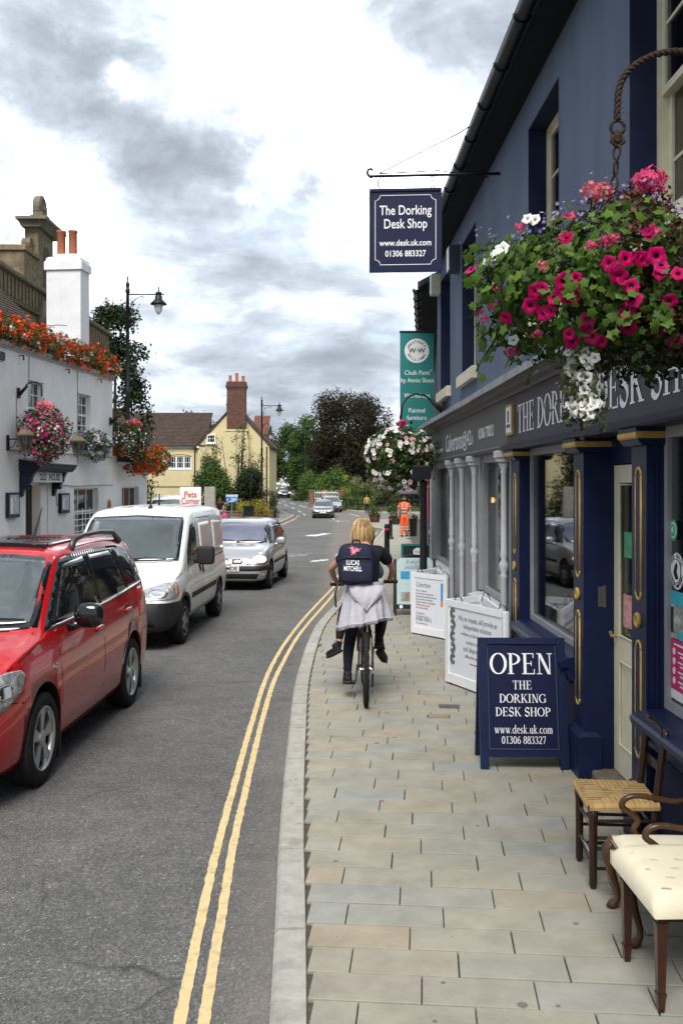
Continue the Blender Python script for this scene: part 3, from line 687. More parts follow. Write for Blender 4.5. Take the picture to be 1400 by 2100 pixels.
# ---- shop windows with stall riser and sill
def shop_window(y0, y1, t=.125, z0=.80, z1=2.36, frm=navy_m):
    r = MB(); r.box(.06, .14, y0, y1, 0, .70); r.build('stall_riser', navyr_m, shop)
    n = max(1, int((y1-y0)/1.0))
    for i in range(n):
        a = y0+(y1-y0)*i/n+.1; b = y0+(y1-y0)*(i+1)/n-.1; k = MB(); k.rbox(.045, .06, a, b, .16, .56, .01); k.build('riser_panel', navyr_m, shop)
    s = MB(); s.prism([(-.09, .715), (-.10, .75), (-.085, .765), (-.02, .785), (.13, .80), (.13, .70), (-.03, .70), (-.05, .715)], y0+.001, y1-.001); s.build('shop_sill', navy_m, shop)
    s = MB(); s.prism([(-.03, .62), (.058, .62), (.058, .698), (-.05, .698), (-.05, .67)], y0+.001, y1-.001); s.build('sill_moulding', navy_m, shop)
    f = MB(); f.box(t-.03, t+.03, y0, y0+.05, z0, z1); f.box(t-.03, t+.03, y1-.05, y1, z0, z1); f.box(t-.03, t+.03, y0+.05, y1-.05, z1-.06, z1); f.box(t-.03, t+.03, y0+.05, y1-.05, z0, z0+.05); w = f.build('shop_window', frm, shop)
    g = MB(); g.box(t-.004, t+.004, y0+.05, y1-.05, z0+.05, z1-.06); g.build('pane', pane_m, w)
    return w
win1 = shop_window(7.05, 9.0, frm=grey_m); win0 = shop_window(1.46, 5.43, frm=grey_m)
# interior: floor, back wall, ceiling, window bed, furniture
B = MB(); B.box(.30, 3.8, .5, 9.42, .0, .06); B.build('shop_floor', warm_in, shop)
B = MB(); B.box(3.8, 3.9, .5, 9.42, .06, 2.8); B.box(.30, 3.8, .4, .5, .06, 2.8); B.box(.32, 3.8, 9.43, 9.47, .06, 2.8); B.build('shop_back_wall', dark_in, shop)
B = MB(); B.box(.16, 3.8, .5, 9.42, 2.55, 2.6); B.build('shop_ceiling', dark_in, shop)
B = MB(); B.box(.17, .75, 7.06, 8.99, .70, .79); B.box(.17, .75, 1.5, 5.42, .70, .79); B.build('window_bed', mat('pale_board', (.30, .28, .25), .7, .2, 5), shop)
# ---- door in its recess
d = MB(); d.box(.214, .259, 5.70, 5.82, .07, 2.17); d.box(.214, .259, 6.65, 6.77, .07, 2.17); d.box(.214, .259, 5.82, 6.65, 2.05, 2.17); d.box(.214, .259, 5.82, 6.65, .85, 1.0); d.box(.214, .259, 5.82, 6.65, .07, .26)
door = d.build('door', cream_m, shop)
d = MB(); d.box(.232, .238, 5.82, 6.65, 1.0, 2.05); d.build('pane', pane_m, door)
d = MB(); d.rbox(.226, .244, 5.822, 6.648, .262, .848, .01); d.build('door_panel', cream_m, door)
for z0 in (.26, 1.0):
    z1 = .85 if z0 < .5 else 2.05
    d = MB(); d.tube([(.214, 5.835, z0+.012), (.214, 6.635, z0+.012), (.214, 6.635, z1-.012), (.214, 5.835, z1-.012), (.214, 5.835, z0+.012)], .010, 6); d.build('door_bead', cream_m, door)
d = MB(); d.tube([(.214, 6.70, 1.0), (.175, 6.70, 1.0), (.165, 6.70, 1.03)], .012, 8); d.build('door_handle', brass_m, door)
d = MB(); d.box(.226, .231, 6.42, 6.60, 1.08, 1.30); d.build('door_notice', mat('red_white_notice', (.62, .30, .30), .5, .6, 30), door)
d = MB(); d.box(.226, .231, 6.40, 6.58, 1.55, 1.72); d.build('door_notice', mat('green_notice', (.10, .35, .18), .5, .3, 20), door)
B = MB(); B.box(.19, .31, 5.70, 6.77, 2.18, 2.30); B.box(.185, .31, 5.70, 6.77, 2.30, 2.36); B.build('door_lintel', navy_m, shop)
B = MB(); B.rbox(.05, .60, 5.69, 6.78, -.02, .065, .015); B.build('door_step', mat('worn_step', (.15, .12, .10), .8, .3, 9, dirt=.4), shop)
B = MB(); B.box(.14, .15, 6.765, 6.77, 1.18, 1.34); B.box(.10, .155, 6.762, 6.7655, 1.19, 1.33); B.build('bell_plate', iron_m, shop)
# ---- stickers and posters inside the near window
def disc(name, y, z, r, m, x=.119, n=24):
    C = MB(); C.lathe([(r, 0), (r, -.002)], (x, y, z), n, axis='x'); return C.build(name, m, win0)
white_v = mat('white_vinyl', (.72, .74, .75), .5, .03); green_v = mat('green_vinyl', (.06, .38, .20), .5, .05); ink = MATS['black_ink']
disc('green_sticker', 5.345, 1.79, .058, green_v); s = disc('sticker_ring', 5.345, 1.79, .044, white_v, .1165); s = disc('sticker_centre', 5.345, 1.79, .036, green_v, .114)
letter(text_mesh('A', .05), white_v, win0, frame_M((.1112, 5.345, 1.79), (0, -1, 0)))
gs = disc('guild_sticker', 5.29, 1.57, .10, white_v); disc('sticker_ring', 5.29, 1.57, .066, ink, .1165); disc('sticker_centre', 5.29, 1.57, .062, white_v, .114)
def ring_text(s, r, a0, a1, size, parent, m, x, y, z):
    for i, c in enumerate(s):
        if c == ' ': continue
        a = radians(a0+(a1-a0)*i/(len(s)-1)); me = text_mesh(c, size)
        tx = a-pi/2 if a0 > a1 else a+pi/2
        M = frame_M((x, y-r*cos(a), z+r*sin(a)), (0, -cos(tx), sin(tx)), (0, sin(tx), cos(tx))); letter(me, m, parent, M)
ring_text('THE GUILD', .082, 150, 30, .030, win0, ink, .1165, 5.29, 1.57)
ring_text('MASTER CRAFTSMEN', .082, 200, 340, .026, win0, ink, .1165, 5.29, 1.57)
C = MB(); C.prism([(5.30, 1.525), (5.33, 1.56), (5.31, 1.60), (5.285, 1.62), (5.265, 1.60), (5.28, 1.57), (5.25, 1.53)], .1112, .114, 'yz'); C.build('sticker_emblem', ink, win0)
def poster(y0, y1, z0, z1, m, name='poster', x=.119): C = MB(); C.box(x-.002, x, y0, y1, z0, z1); return C.build(name, m, win0)
teal_v = mat('teal_print', (.05, .38, .48), .5, .1, 10); pink_v = mat('magenta_print', (.52, .03, .14), .5, .06, 6)
poster(5.08, 5.385, 1.20, 1.46, mat('photo_print', (.35, .36, .33), .5, .7, 14)); poster(5.08, 5.385, 1.385, 1.46, teal_v, 'poster_header', .1168); poster(5.08, 5.26, 1.20, 1.25, teal_v, 'poster_footer', .1168)
poster(5.34, 5.385, 1.23, 1.37, mat('dark_print', (.03, .03, .04), .5), 'poster_stripe', .1168)
pk = poster(4.95, 5.385, .92, 1.195, pink_v); poster(4.95, 5.385, .87, .92, white_v, 'poster_footer')
for i in range(4):
    disc('poster_icon', 5.33, 1.13-.053*i, .02, white_v, .1168, 16)
    for j in range(2): poster(5.12, 5.27-.03*j, 1.128-.053*i-.02*j, 1.136-.053*i-.02*j, white_v, 'poster_text_line', .1168)
poster(5.06, 5.33, 1.165, 1.175, white_v, 'poster_text_line', .1168)

# ================================================================== grey shopfront under the same roof
gs = thing('grey_shopfront', 'pale grey shopfront with slim turned columns and charcoal fascia beyond the navy one', 'shopfront', (1.785, 0, 0), .016)
B = MB(); B.box(-.03, .15, 9.472, 16.9, 2.42, 2.865); gf = B.build('fascia_board', gfas_m, gs)
B = MB(); B.prism([(-.05, 2.37), (.14, 2.37), (.14, 2.418), (-.05, 2.418), (-.07, 2.40)], 9.472, 16.9); B.build('fascia_moulding', gfas_m, gs)
wall_text(text_mesh('www.culvertons.com', .115, 'LEFT', fit=1.55), gf, letter_m, 16.2, 2.55)
wall_text(text_mesh('Culvertons', .36, 'LEFT', shear=.12, fit=1.72), gf, letter_m, 14.30, 2.60)
wall_text(text_mesh('@42', .27, 'LEFT', fit=.70), gf, letter_m, 12.52, 2.59); wall_text(text_mesh('A', .16, 'LEFT', fit=.14), gf, letter_m, 11.78, 2.555)
wall_text(text_mesh('01306 770212', .165, 'LEFT', fit=1.0, bold=.003), gf, letter_m, 11.22, 2.60)
def column(y, r=.032, panel=None):
    B = MB(); zb, zt_ = .06, 2.37
    prof = [(r*1.5, zb), (r*1.5, zb+.25), (r*1.1, zb+.27), (r, zb+.3), (r, 1.10), (r*1.25, 1.12), (r*.8, 1.15), (r*1.45, 1.20), (r*1.5, 1.24), (r*.8, 1.29), (r*1.25, 1.33), (r, 1.36), (r*.92, 2.14), (r*1.2, 2.16), (r, 2.18), (r*1.7, 2.23), (r*1.5, 2.26)]
    B.lathe(prof, (-.01, y, 0), 14); c = B.build('column', lgrey_m, gs, smooth=True)
    C = MB(); C.rbox(-.085, .06, y-.075, y+.075, 2.26, 2.30, .0); C.rbox(-.10, .06, y-.09, y+.09, 2.302, 2.368, .01); C.build('capital', lgrey_m, c)
for y in (9.74, 11.68, 12.75, 13.78, 16.42): column(y)
def grey_window(y0, y1, t=.12):
    r = MB(); r.box(.05, .14, y0, y1, 0, .68); r.build('stall_riser', grey_m, gs)
    s = MB(); s.prism([(-.10, .70), (-.10, .735), (.13, .79), (.13, .69), (-.06, .69)], y0, y1); s.build('shop_sill', lgrey_m, gs)
    f = MB()
    for a, b, e in ((y0, y0+.11, .02), (y0+.11, y0+.17, .06), (y1-.11, y1, .02), (y1-.17, y1-.11, .06)): f.box(e, t+.03, a, b, .79, 2.37)
    f.box(.06, t+.03, y0+.17, y1-.17, 2.28, 2.37); f.box(.06, t+.03, y0+.17, y1-.17, .79, .84)
    w = f.build('shop_window', grey_m, gs); g = MB(); g.box(t-.004, t+.004, y0+.17, y1-.17, .84, 2.28); g.build('pane', pane_m, w)
    return w
grey_window(9.82, 11.60); grey_window(13.86, 16.34)
for a, b in ((9.475, 9.66), (11.60, 11.76), (12.67, 12.83), (13.70, 13.86), (16.34, 16.6)): B = MB(); B.box(.03, .14, a, b, 0, 2.37); B.build('pier', grey_m, gs)
B = MB(); B.box(.10, .145, 11.76, 12.67, .06, 2.37); dr = B.build('door', grey_m, gs); B = MB(); B.rbox(.08, .10, 11.9, 12.53, .2, .9, .012); B.build('door_panel', grey_m, dr); B = MB(); B.rbox(.08, .10, 11.9, 12.53, 1.05, 2.2, .012); B.build('door_panel', grey_m, dr)
B = MB(); B.box(.12, .145, 12.83, 13.70, .0, 2.37); B.build('grey_panel', grey_m, gs)
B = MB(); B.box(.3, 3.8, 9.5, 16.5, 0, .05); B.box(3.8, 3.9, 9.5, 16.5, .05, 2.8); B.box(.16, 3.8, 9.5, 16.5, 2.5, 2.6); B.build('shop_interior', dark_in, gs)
B = MB()
for y in (10.2, 10.9, 11.2): B.box(.3, .9, y, y+.35, .8, 1.2+.2*(y > 10.5))
B.build('window_display', warm_in, gs)
lampb = MB(); lampb.lathe([(.02, 0), (.04, .03), (.03, .07), (.01, .08)], (.7, 14.6, 1.75), 10); lampb.build('display_lamp', mat('lamp_glow', (1, .6, .3), .5, emit=((1, .5, .18), 1.6)), gs)

# ---- alarm boxes on the blue wall
def alarm(y, z, w, h, dpt, m, face, label):
    t = thing('alarm_box', label, 'alarm box', (1.785-.016*y+TW, y, z), .016)
    B = MB(); B.rbox(-dpt, 0, -w/2, w/2, -h/2, h/2, .01); B.build('casing', m, t)
    C = MB(); C.box(-dpt-.006, -dpt-.001, -w/2+.01, w/2-.01, -h/2+.02, h/2-.02); f = C.build('cover', face, t)
    return t
alarm(14.2, 5.30, .28, .37, .16, mat('dark_case', (.05, .055, .07), .5), white_v, 'dark sided alarm box with white front between the upper blue wall windows')
alarm(16.62, 5.42, .26, .34, .15, cream_m, white_v, 'cream alarm box at the far corner of the blue wall under the gutter')

# ---- the hanging shop sign
iron_b = mat('black_iron', (.016, .015, .016), .5, .3, 30, bump=.2, bscale=80); rust_m = mat('rusty_iron', (.042, .027, .020), .8, .4, 40, bump=.5, bscale=120)
hs = thing('hanging_sign', 'navy hanging sign with white lettering on an iron bar from the blue wall', 'sign', (0, 10.84, 0))
B = MB(); B.tube([(.345, 0, 5.44), (.31, 0, 5.455), (.285, 0, 5.49), (.295, 0, 5.53), (.33, 0, 5.54), (.345, 0, 5.52)], .016, 8); B.tube([(.30, 0, 5.455), (1.77, 0, 5.487)], .017, 8); B.build('bar', iron_b, hs, smooth=True)
B = MB(); B.tube([(.42, 0, 5.49), (1.28, -.25, 5.85), (1.42, -.4, 5.90)], .008, 6); B.tube([(.42, 0, 5.485), (1.1, .25, 5.60), (1.72, .55, 5.62)], .008, 6); B.build('stay_wire', iron_b, hs)
for x in (.408, 1.01):
    B = MB(); z = 5.455
    B.tube([(x+.022*cos(a), 0, z-.02+.022*sin(a)) for a in [2*pi*i/12 for i in range(13)]], .006, 6); B.tube([(x, 0, z-.04), (x, 0, z-.115)], .008, 6); B.tube([(x+.02*cos(a), 0, z-.13+.02*sin(a)) for a in [2*pi*i/12 for i in range(13)]], .006, 6); B.build('hanger', iron_b, hs, smooth=True)
sgn_m = mat('navy_sign_paint', (.0125, .0155, .05), .4, .08, 5)
M = Matrix.Translation((.71, 0, 4.855)) @ Matrix.Rotation(radians(-4), 4, 'Z')
B = MB(); B.rbox(-.385, .385, -.02, .02, -.43, .43, .004, M); bd = B.build('board', sgn_m, hs)
B = MB()
for a in ((-.40, .40, -.035, .035, .43, .46), (-.40, .40, -.035, .035, -.46, -.43), (-.40, -.385, -.035, .035, -.43, .43), (.385, .40, -.035, .035, -.43, .43)): B.box(*a, M)
B.build('frame', navy_m, hs)
W, H, c = .335, .385, .055; pts = []
for sx, sz, a0 in ((1, 1, 0), (-1, 1, 0), (-1, -1, 0), (1, -1, 0)):
    q = [(sx*(W-c*sin(radians(t))), sz*(H-c*cos(radians(t)))) for t in range(0, 91, 15)]
    pts += q if sx*sz > 0 else q[::-1]
pts.append(pts[0]); B = MB(); B.tube([(x, -.021, z) for x, z in pts], .0045, 5, M=M); B.build('border_line', letter_m, hs)
for s, z, sz, ft in (('The Dorking', .215, .15, .575), ('Desk Shop', .065, .15, .475), ('www.desk.uk.com', -.145, .095, .575), ('01306 883327', -.265, .095, .45)):
    letter(text_mesh(s, sz, fit=ft, bold=.0015), letter_m, bd, M @ frame_M((0, -.0205, z), (1, 0, 0)))

# ---- teal banner sign of the next shop
teal_m = mat('teal_banner', (.025, .185, .175), .55, .07, 4)
tb = thing('banner_sign', 'tall teal projecting banner sign with white roundel beyond the blue building', 'sign', (0, 18, 0))
B = MB(); B.rbox(1.08, 1.70, -.03, .03, 2.86, 4.81, .004); bn = B.build('banner', teal_m, tb)
B = MB(); B.box(1.07, 1.72, -.035, .035, 4.812, 4.85); B.box(1.07, 1.72, -.035, .035, 2.82, 2.858); B.build('bracket_bar', iron_b, tb)
C = MB(); C.lathe([(.225, 0), (.225, -.006)], (1.385, -.031, 4.48), 40, axis='y'); C.build('roundel', white_v, tb)
letter(text_mesh('W·W', .13, bold=.002), ink, tb, frame_M((1.385, -.039, 4.48), (1, 0, 0)))
def ring_xz(s, r, a0, a1, size, y, cx, cz, parent, m):
    for i, ch in enumerate(s):
        a = radians(a0+(a1-a0)*i/(len(s)-1)); tx = a-pi/2 if a0 > a1 else a+pi/2
        letter(text_mesh(ch, size, bold=.001), m, parent, frame_M((cx+r*cos(a), y, cz+r*sin(a)), (cos(tx), 0, sin(tx)), (-sin(tx), 0, cos(tx))))
ring_xz('WESTCOTT', .165, 150, 30, .06, -.039, 1.385, 4.48, tb, ink); ring_xz('WILLIAMS', .165, 210, 330, .06, -.039, 1.385, 4.48, tb, ink)
for s, z, ft, sx in (('Chalk Paint', 4.075, .46, 1.39), ('by Annie Sloan', 3.935, .60, 1.395), ('Workshops', 3.655, .47, 1.39), ('Painted', 3.38, .30, 1.385), ('furniture', 3.245, .36, 1.385), ('Interiors', 2.97, .36, 1.385)):
    letter(text_mesh(s, .12, fit=ft), letter_m, bn, frame_M((sx, -.0305, z), (1, 0, 0)))
letter(text_mesh('TM', .035), letter_m, bn, frame_M((1.645, -.0305, 4.115), (1, 0, 0)))

# ================================================================== neighbouring buildings along the right
nb = thing('neighbour_shop', 'dark slate hung shop with red and blue shopfront posts past the teal banner', 'shop', (1.74, 17.2, 0), -.0858)
tile_m = mat('hung_slate', (.10, .105, .11), .6, .3, 4, bump=.3)
B = MB(); B.box(0, 6, .0, 13, 0, 5.5); B.build('wall', mat('weathered_board', (.09, .09, .09), .8, .3, 4), nb)
k = 0
for i in range(12):
    for j in range(10):
        z = 3.3+.17*i; y = .03+.32*j+(.16 if i % 2 else 0)
        C = MB(); C.prism([(-.030, z), (-.012, z), (-.006, z+.20), (-.016, z+.20)], y, y+.305); C.build('slate', tile_m, nb)
B = MB(); B.prism([(-.34, 5.44), (.1, 5.44), (.1, 5.5), (-.34, 5.5)], 0, 13); B.build('soffit', soffit_m, nb)
B = MB(); B.prism([(-.40, 5.5), (5.4, 8.4), (5.4, 8.5), (-.40, 5.6)], .0, 13.1); B.build('roof', slate_m, nb)
half_gutter('gutter', nb, -.42, .0, 13, 5.52, step=.8)
red_m = mat('red_paint', (.52, .03, .02), .45, .1, 6); blu_m = mat('blue_paint', (.06, .22, .36), .5, .1, 6)
B = MB(); B.box(-.22, 0, .2, 13, 2.45, 2.9); B.build('fascia_board', navyr_m, nb)
for y, m in ((3.4, navyr_m), (6.2, red_m), (6.8, navyr_m), (9.6, blu_m), (12.5, blu_m)):
    B = MB(); B.box(-.2, 0, y, y+.22, 0-.4, 2.45); B.build('shopfront_post', m, nb)
for y0, y1 in ((.4, 3.3), (3.7, 6.1), (7.1, 9.5), (9.9, 12.4)):
    B = MB(); B.box(-.05, .02, y0, y1, .5, 2.4); B.build('shop_window', pane_up, nb)
    B = MB(); B.box(-.10, .02, y0, y1, -.4, .5); B.build('stall_riser', navyr_m, nb)
# brick chimneys of houses further along
brick_m = mat('red_brick', (.20, .095, .065), .85, .25, 5, bump=.4, bscale=40, dirt=.3)
fh = thing('brick_house', 'brick house with steep tiled roof and chimney behind the planters on the right', 'house', (9.0, 66, -.6), -.2)
plast_m = mat('pale_render', (.36, .34, .30), .85, .12, 3, dirt=.2); rt_m = mat('brown_tiles', (.10, .062, .050), .85, .25, 6, bump=.5, bscale=30)
B = MB(); B.box(-3.4, 3.4, 0, 8, 0, 5.0); B.build('wall', brick_m, fh)
B = MB(); B.prism([(-3.7, 4.9), (0, 8.0), (3.7, 4.9)], -.2, 8.2); r_ = B.build('roof', mat('grey_slates', (.13, .135, .15), .7, .2, 6), fh)
B = MB(); B.box(-3.0, -2.2, 1.0, 1.9, 6.0, 9.3); B.box(-3.08, -2.12, .92, 1.98, 9.0, 9.15); ch = B.build('chimney', brick_m, fh)
for x in (-2.8, -2.4): C = MB(); C.lathe([(.13, 9.3), (.11, 9.5), (.10, 9.85), (.13, 9.9)], (x, 1.45, 0), 10); C.build('chimney_pot', mat('terracotta', (.32, .11, .06), .8, .15, 8), ch)
B = MB(); B.box(-2.2, -1.2, -.05, 0, 2.6, 3.8); B.build('window', pane_up, fh)
B = MB(); B.box(-3.5, -2.6, -.4, -.05, 0, 4.4); B.build('red_porch_post', red_m, fh)

# ================================================================== the white pub on the left
def holed_wall(B, a0, a1, z0, z1, t0, t1, holes, axis='y'):
    """wall with openings (a0, a1, z0, z1); axis = direction it runs along"""
    zs = sorted({z0, z1, *[h[2] for h in holes], *[h[3] for h in holes]})
    for i in range(len(zs)-1):
        p, q = zs[i], zs[i+1]; x = a0
        for h in sorted(h for h in holes if h[2] <= p+1e-6 and h[3] >= q-1e-6)+[(a1, a1, 0, 0)]:
            if h[0] > x+1e-4: B.box(t0, t1, x, h[0], p, q) if axis == 'y' else B.box(x, h[0], t0, t1, p, q)
            x = h[1]
white_m = mat('white_limewash', (.84, .835, .82), .85, .07, 1.1, bump=.45, bscale=9, dirt=.16)
wtrim_m = mat('white_gloss_paint', (.78, .79, .79), .4, .04)
pub = thing('white_pub', 'white painted old pub with flowers along its parapet and dark canopied doorway', 'pub', (-10.59, 0, 0), -.1026)
HU = [(25.1, 26.1, 3.3, 4.70), (28.55, 29.6, 3.45, 4.67), (19.5, 20.5, 3.3, 4.7)]
HD = [(24.97, 26.4, .0, 2.02), (28.25, 30.25, .5, 1.90), (20.0, 22.0, .5, 1.9)]
B = MB(); holed_wall(B, 10, 31.55, -.3, 5.38, -.3, 0, HU+HD); B.box(-5, -.3, 31.25, 31.55, -.3, 5.38); B.build('wall', white_m, pub)
B = MB(); B.box(-.32, .06, 10, 31.60, 5.385, 5.50); B.box(-.30, .035, 10, 31.58, 5.32, 5.384); B.build('parapet_coping', mat('grey_stone_coping', (.46, .45, .43), .8, .15, 6, dirt=.3), pub)
B = MB(); holed_wall(B, 31.57, 35.25, -.3, 2.92, -.3, -.004, [(32.5, 34.3, .85, 1.92)]); B.box(-4, -.3, 34.95, 35.25, -.3, 2.92); B.box(-4, -.3, 31.57, 34.95, 2.7, 2.9); B.build('side_wing', white_m, pub)
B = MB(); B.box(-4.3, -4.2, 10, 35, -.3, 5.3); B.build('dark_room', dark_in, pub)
def street_window(parent, a, b, z0, z1, cols, rows, inset=.14, name='window', m=None, split=True):
    f = MB(); e = .05; x0, x1 = -inset-.05, -inset
    f.box(x0, x1, a, a+e, z0, z1); f.box(x0, x1, b-e, b, z0, z1); f.box(x0, x1, a+e, b-e, z1-e, z1); f.box(x0, x1, a+e, b-e, z0, z0+e)
    for i in range(1, cols): y = a+(b-a)*i/cols; f.box(x0+.01, x1-.005, y-.016, y+.016, z0+e, z1-e)
    for i in range(1, rows): z = z0+(z1-z0)*i/rows; w_ = .03 if split and i*2 == rows else .014; f.box(x0+.012, x1+.002, a+e, b-e, z-w_, z+w_)
    w = f.build(name, m or wtrim_m, parent)
    g = MB(); g.box(x0+.018, x0+.024, a+e, b-e, z0+e, z1-e); g.build('pane', pane_up, w)
    k = MB(); k.box(x0-.10, x0-.09, a+e, a+e+(b-a)*.22, z0, z1); k.box(x0-.10, x0-.09, b-e-(b-a)*.22, b-e, z0, z1); k.build('curtain', curtain_m, w)
    s = MB(); s.box(-inset-.05, .05, a-.05, b+.05, z0-.07, z0-.001); s.build('sill', m or wtrim_m, w)
    return w
for a, b, z0, z1 in HU: street_window(pub, a, b, z0, z1, 3, 4)
for a, b, z0, z1 in HD[1:]:
    w = street_window(pub, a, b, z0, z1, 3, 2)
    for i in range(4): C = MB(); C.box(-.02, .0, a+.02, b-.02, z0+.12+.17*i, z0+.145+.17*i); C.build('guard_bar', wtrim_m, w)
    for i in range(4): y = a+.1+(b-a-.2)*i/3; C = MB(); C.box(-.022, -.0005, y-.012, y+.012, z0+.05, z0+.74+.06*(i in (1, 2))); C.build('guard_bar', wtrim_m, w)
street_window(pub, 32.5, 34.3, .85, 1.92, 3, 1)
# doorway: jamb lining, open dark hall, etched glass door
B = MB(); B.box(-.30, -.02, 25.95, 26.38, .0, 2.0); dj = B.build('door_jamb', wtrim_m, pub)
B = MB(); B.box(-.28, -.24, 24.98, 25.90, 0, 2.0); dd = B.build('open_door', mat('dark_hall_door', (.012, .013, .018), .25, .3, 5), pub)
B = MB(); B.lathe([(.12, 0), (.12, .004)], (-.239, 25.25, .55), 6, axis='x'); B.build('etched_badge', mat('etched_glass', (.30, .30, .30), .5), dd)
B = MB(); B.lathe([(.05, 0), (.07, .08), (.03, .14)], (-.22, 25.12, 1.52), 8); B.build('hall_lamp', mat('amber_lamp', (.8, .4, .1), .5, emit=((1, .55, .15), 2.5)), dd)
# canopy with scroll brackets and name board
dk_m = mat('navy_black_paint', (.012, .015, .028), .4, .15, 8)
B = MB(); B.prism([(0, 2.34), (.46, 2.34), (.50, 2.38), (.56, 2.43), (.56, 2.47), (.60, 2.50), (.60, 2.53), (0, 2.64)], 24.55, 26.95); cn = B.build('door_canopy', dk_m, pub)
B = MB(); B.prism([(-.0, 2.645), (.61, 2.535), (.61, 2.545), (0, 2.68)], 24.52, 26.98); B.build('lead_top', lead_m, cn)
for y in (24.66, 26.72):
    pr = [(0, 2.335), (.40, 2.335)]+[(.40-.10*sin(radians(t))*1., 2.335-.42*t/90*.55) for t in range(10, 100, 20)]+[(.20, 1.98), (.24, 1.93), (.20, 1.87), (.10, 1.88), (.06, 1.72), (0, 1.68)]
    C = MB(); C.prism(pr, y-.07, y+.07); C.tube([(.17, y-.09, 1.93), (.17, y+.09, 1.93)], .055, 10); C.build('scroll_bracket', dk_m, cn)
B = MB(); B.box(.26, .30, 24.74, 26.64, 2.06, 2.315); nbm = B.build('name_board', letter_m, cn)
def blk(s, y, ft): letter(text_mesh(s, .24, fit=ft, bold=.006), ink, nbm, frame_M((.3005, y, 2.187), (0, 1, 0)))
blk('OLD', 25.36, .42); blk('HOUSE', 26.10, .74)
# menu cases, plaque
def menu(y, z, w, h, label=None):
    B = MB(); B.rbox(0, .09, y-w/2, y+w/2, z-h/2, z+h/2, .01); c = B.build('menu_case', dk_m, pub)
    C = MB(); C.box(.091, .094, y-w/2+.06, y+w/2-.06, z-h/2+.09, z+h/2-.06); C.build('menu_sheet', mat('printed_menu', (.42, .46, .52), .3, .5, 18), c)
    C = MB(); C.box(.095, .097, y-w/2+.08, y-w/2+.22, z-h/2+.12, z+h/2-.14); C.build('menu_sheet', white_v, c)
menu(24.12, 1.50, .62, .62); menu(27.4, 1.48, .62, .56)
B = MB(); B.lathe([(.17, 0), (.17, .02), (.13, .03)], (0, 31.2, 1.36), 20, axis='x'); pl = B.build('oval_plaque', gold_m, pub); C = MB(); C.lathe([(.12, .031), (.10, .036)], (0, 31.2, 1.36), 20, axis='x'); C.build('plaque_centre', mat('plaque_red', (.35, .08, .04), .4), pl)
for pts in ([(.01, 24.0, 2.86), (.01, 31.5, 2.86)], [(.01, 27.0, 2.0), (.01, 28.2, 1.95), (.01, 31.5, 1.98)], [(.01, 25.15, 5.3), (.01, 25.15, 4.72)], [(.01, 28.5, 5.3), (.01, 28.5, 2.6)], [(.01, 26.9, 1.9), (.01, 26.95, 1.45), (.02, 27.1, 1.42)], [(.01, 24.4, 4.2), (.01, 24.42, 3.2)]):
    B = MB(); B.tube(pts, .011, 5); B.build('cable', mat('grey_cable', (.22, .22, .23), .7), pub)
B = MB(); B.rbox(.0, .05, 22.8, 23.7, 5.0, 5.2, .01); B.build('street_name_plate', dk_m, pub)
for y in (24.6, 27.6, 30.2): B = MB(); B.box(0, .12, y-.015, y+.015, 5.23, 5.25); B.tube([(.11, y, 5.24), (.11, y, 5.12)], .02, 6); B.build('flood_lamp', dk_m, pub)
# lanterns
def lantern(y, label):
    t = thing('wall_lantern', label, 'lantern', (0, 0, 0)); t.parent = None
    c = Vector((-10.59, 0, 0)); ca, sa = cos(-.1026), sin(-.1026); W = lambda x, yy: (c.x+x*ca-yy*sa, x*sa+yy*ca)
    p = W(.46, y); t.location = (p[0], p[1], 2.79); t.rotation_euler = (0, 0, -.1026); t['group'] = 'lanterns on the pub wall'
    B = MB(); B.rbox(-.46, -.42, -.05, .05, .05, .42, .005); B.tube([(-.43, 0, .32), (0, 0, .33)], .016, 6); B.tube([(-.43, 0, .1), (-.3, 0, .14), (-.22, 0, .3)], .010, 6); B.build('bracket', iron_b, t)
    dull = mat('dull_copper', (.19, .16, .11), .6, .25, 12, metal=.3)
    B = MB(); B.lathe([(.10, 0), (.105, .02)], (0, 0, 0), 6); B.lathe([(.235, .40), (.24, .43), (.20, .46), (.12, .55), (.075, .56), (.075, .60), (.04, .62), (.03, .66), (.045, .68), (.0, .72)], (0, 0, 0), 6); B.build('hood', dull, t)
    B = MB()
    for k in range(6): a = 2*pi*k/6; B.tube([(.10*cos(a), .10*sin(a), .02), (.215*cos(a), .215*sin(a), .41)], .010, 5)
    B.build('frame', dull, t)
    B = MB(); B.lathe([(.092, .022), (.205, .40)], (0, 0, 0), 6, cap=False); B.build('glass', glass_mat('lantern_glass', (.55, .55, .52), .9), t)
lantern(23.9, 'dull copper wall lantern beside the pub door basket'); lantern(27.35, 'dull copper wall lantern nearer the window box of petunias')
# roof, chimney
ptile_m = mat('weathered_plain_tiles', (.062, .043, .036), .85, .35, 3, bump=.5, bscale=30, dirt=.2)
B = MB()
n = 26
for i in range(n):
    x0 = -.55-3.6*i/n; x1 = -.55-3.6*(i+1)/n-.03; z0 = 5.55+3.3*i/n; z1 = 5.55+3.3*(i+1)/n+.0
    B.prism([(x0, z0), (x1, z1), (x1, z1+.035), (x0, z0+.05)], 12, 30.2+.9*i/n)
B.build('tiled_roof', ptile_m, pub)
B = MB(); B.prism([(-.56, 5.4), (-4.15, 8.8), (-7.7, 5.4)], 30.0, 30.15); B.build('gable', white_m, pub)
chm_m = mat('white_chimney_paint', (.72, .73, .75), .85, .07, 2.5, bump=.5, bscale=9, dirt=.12)
B = MB(); B.box(-1.97, -.85, 31.0, 31.75, 5.38, 8.82); ck = B.build('chimney', chm_m, pub)
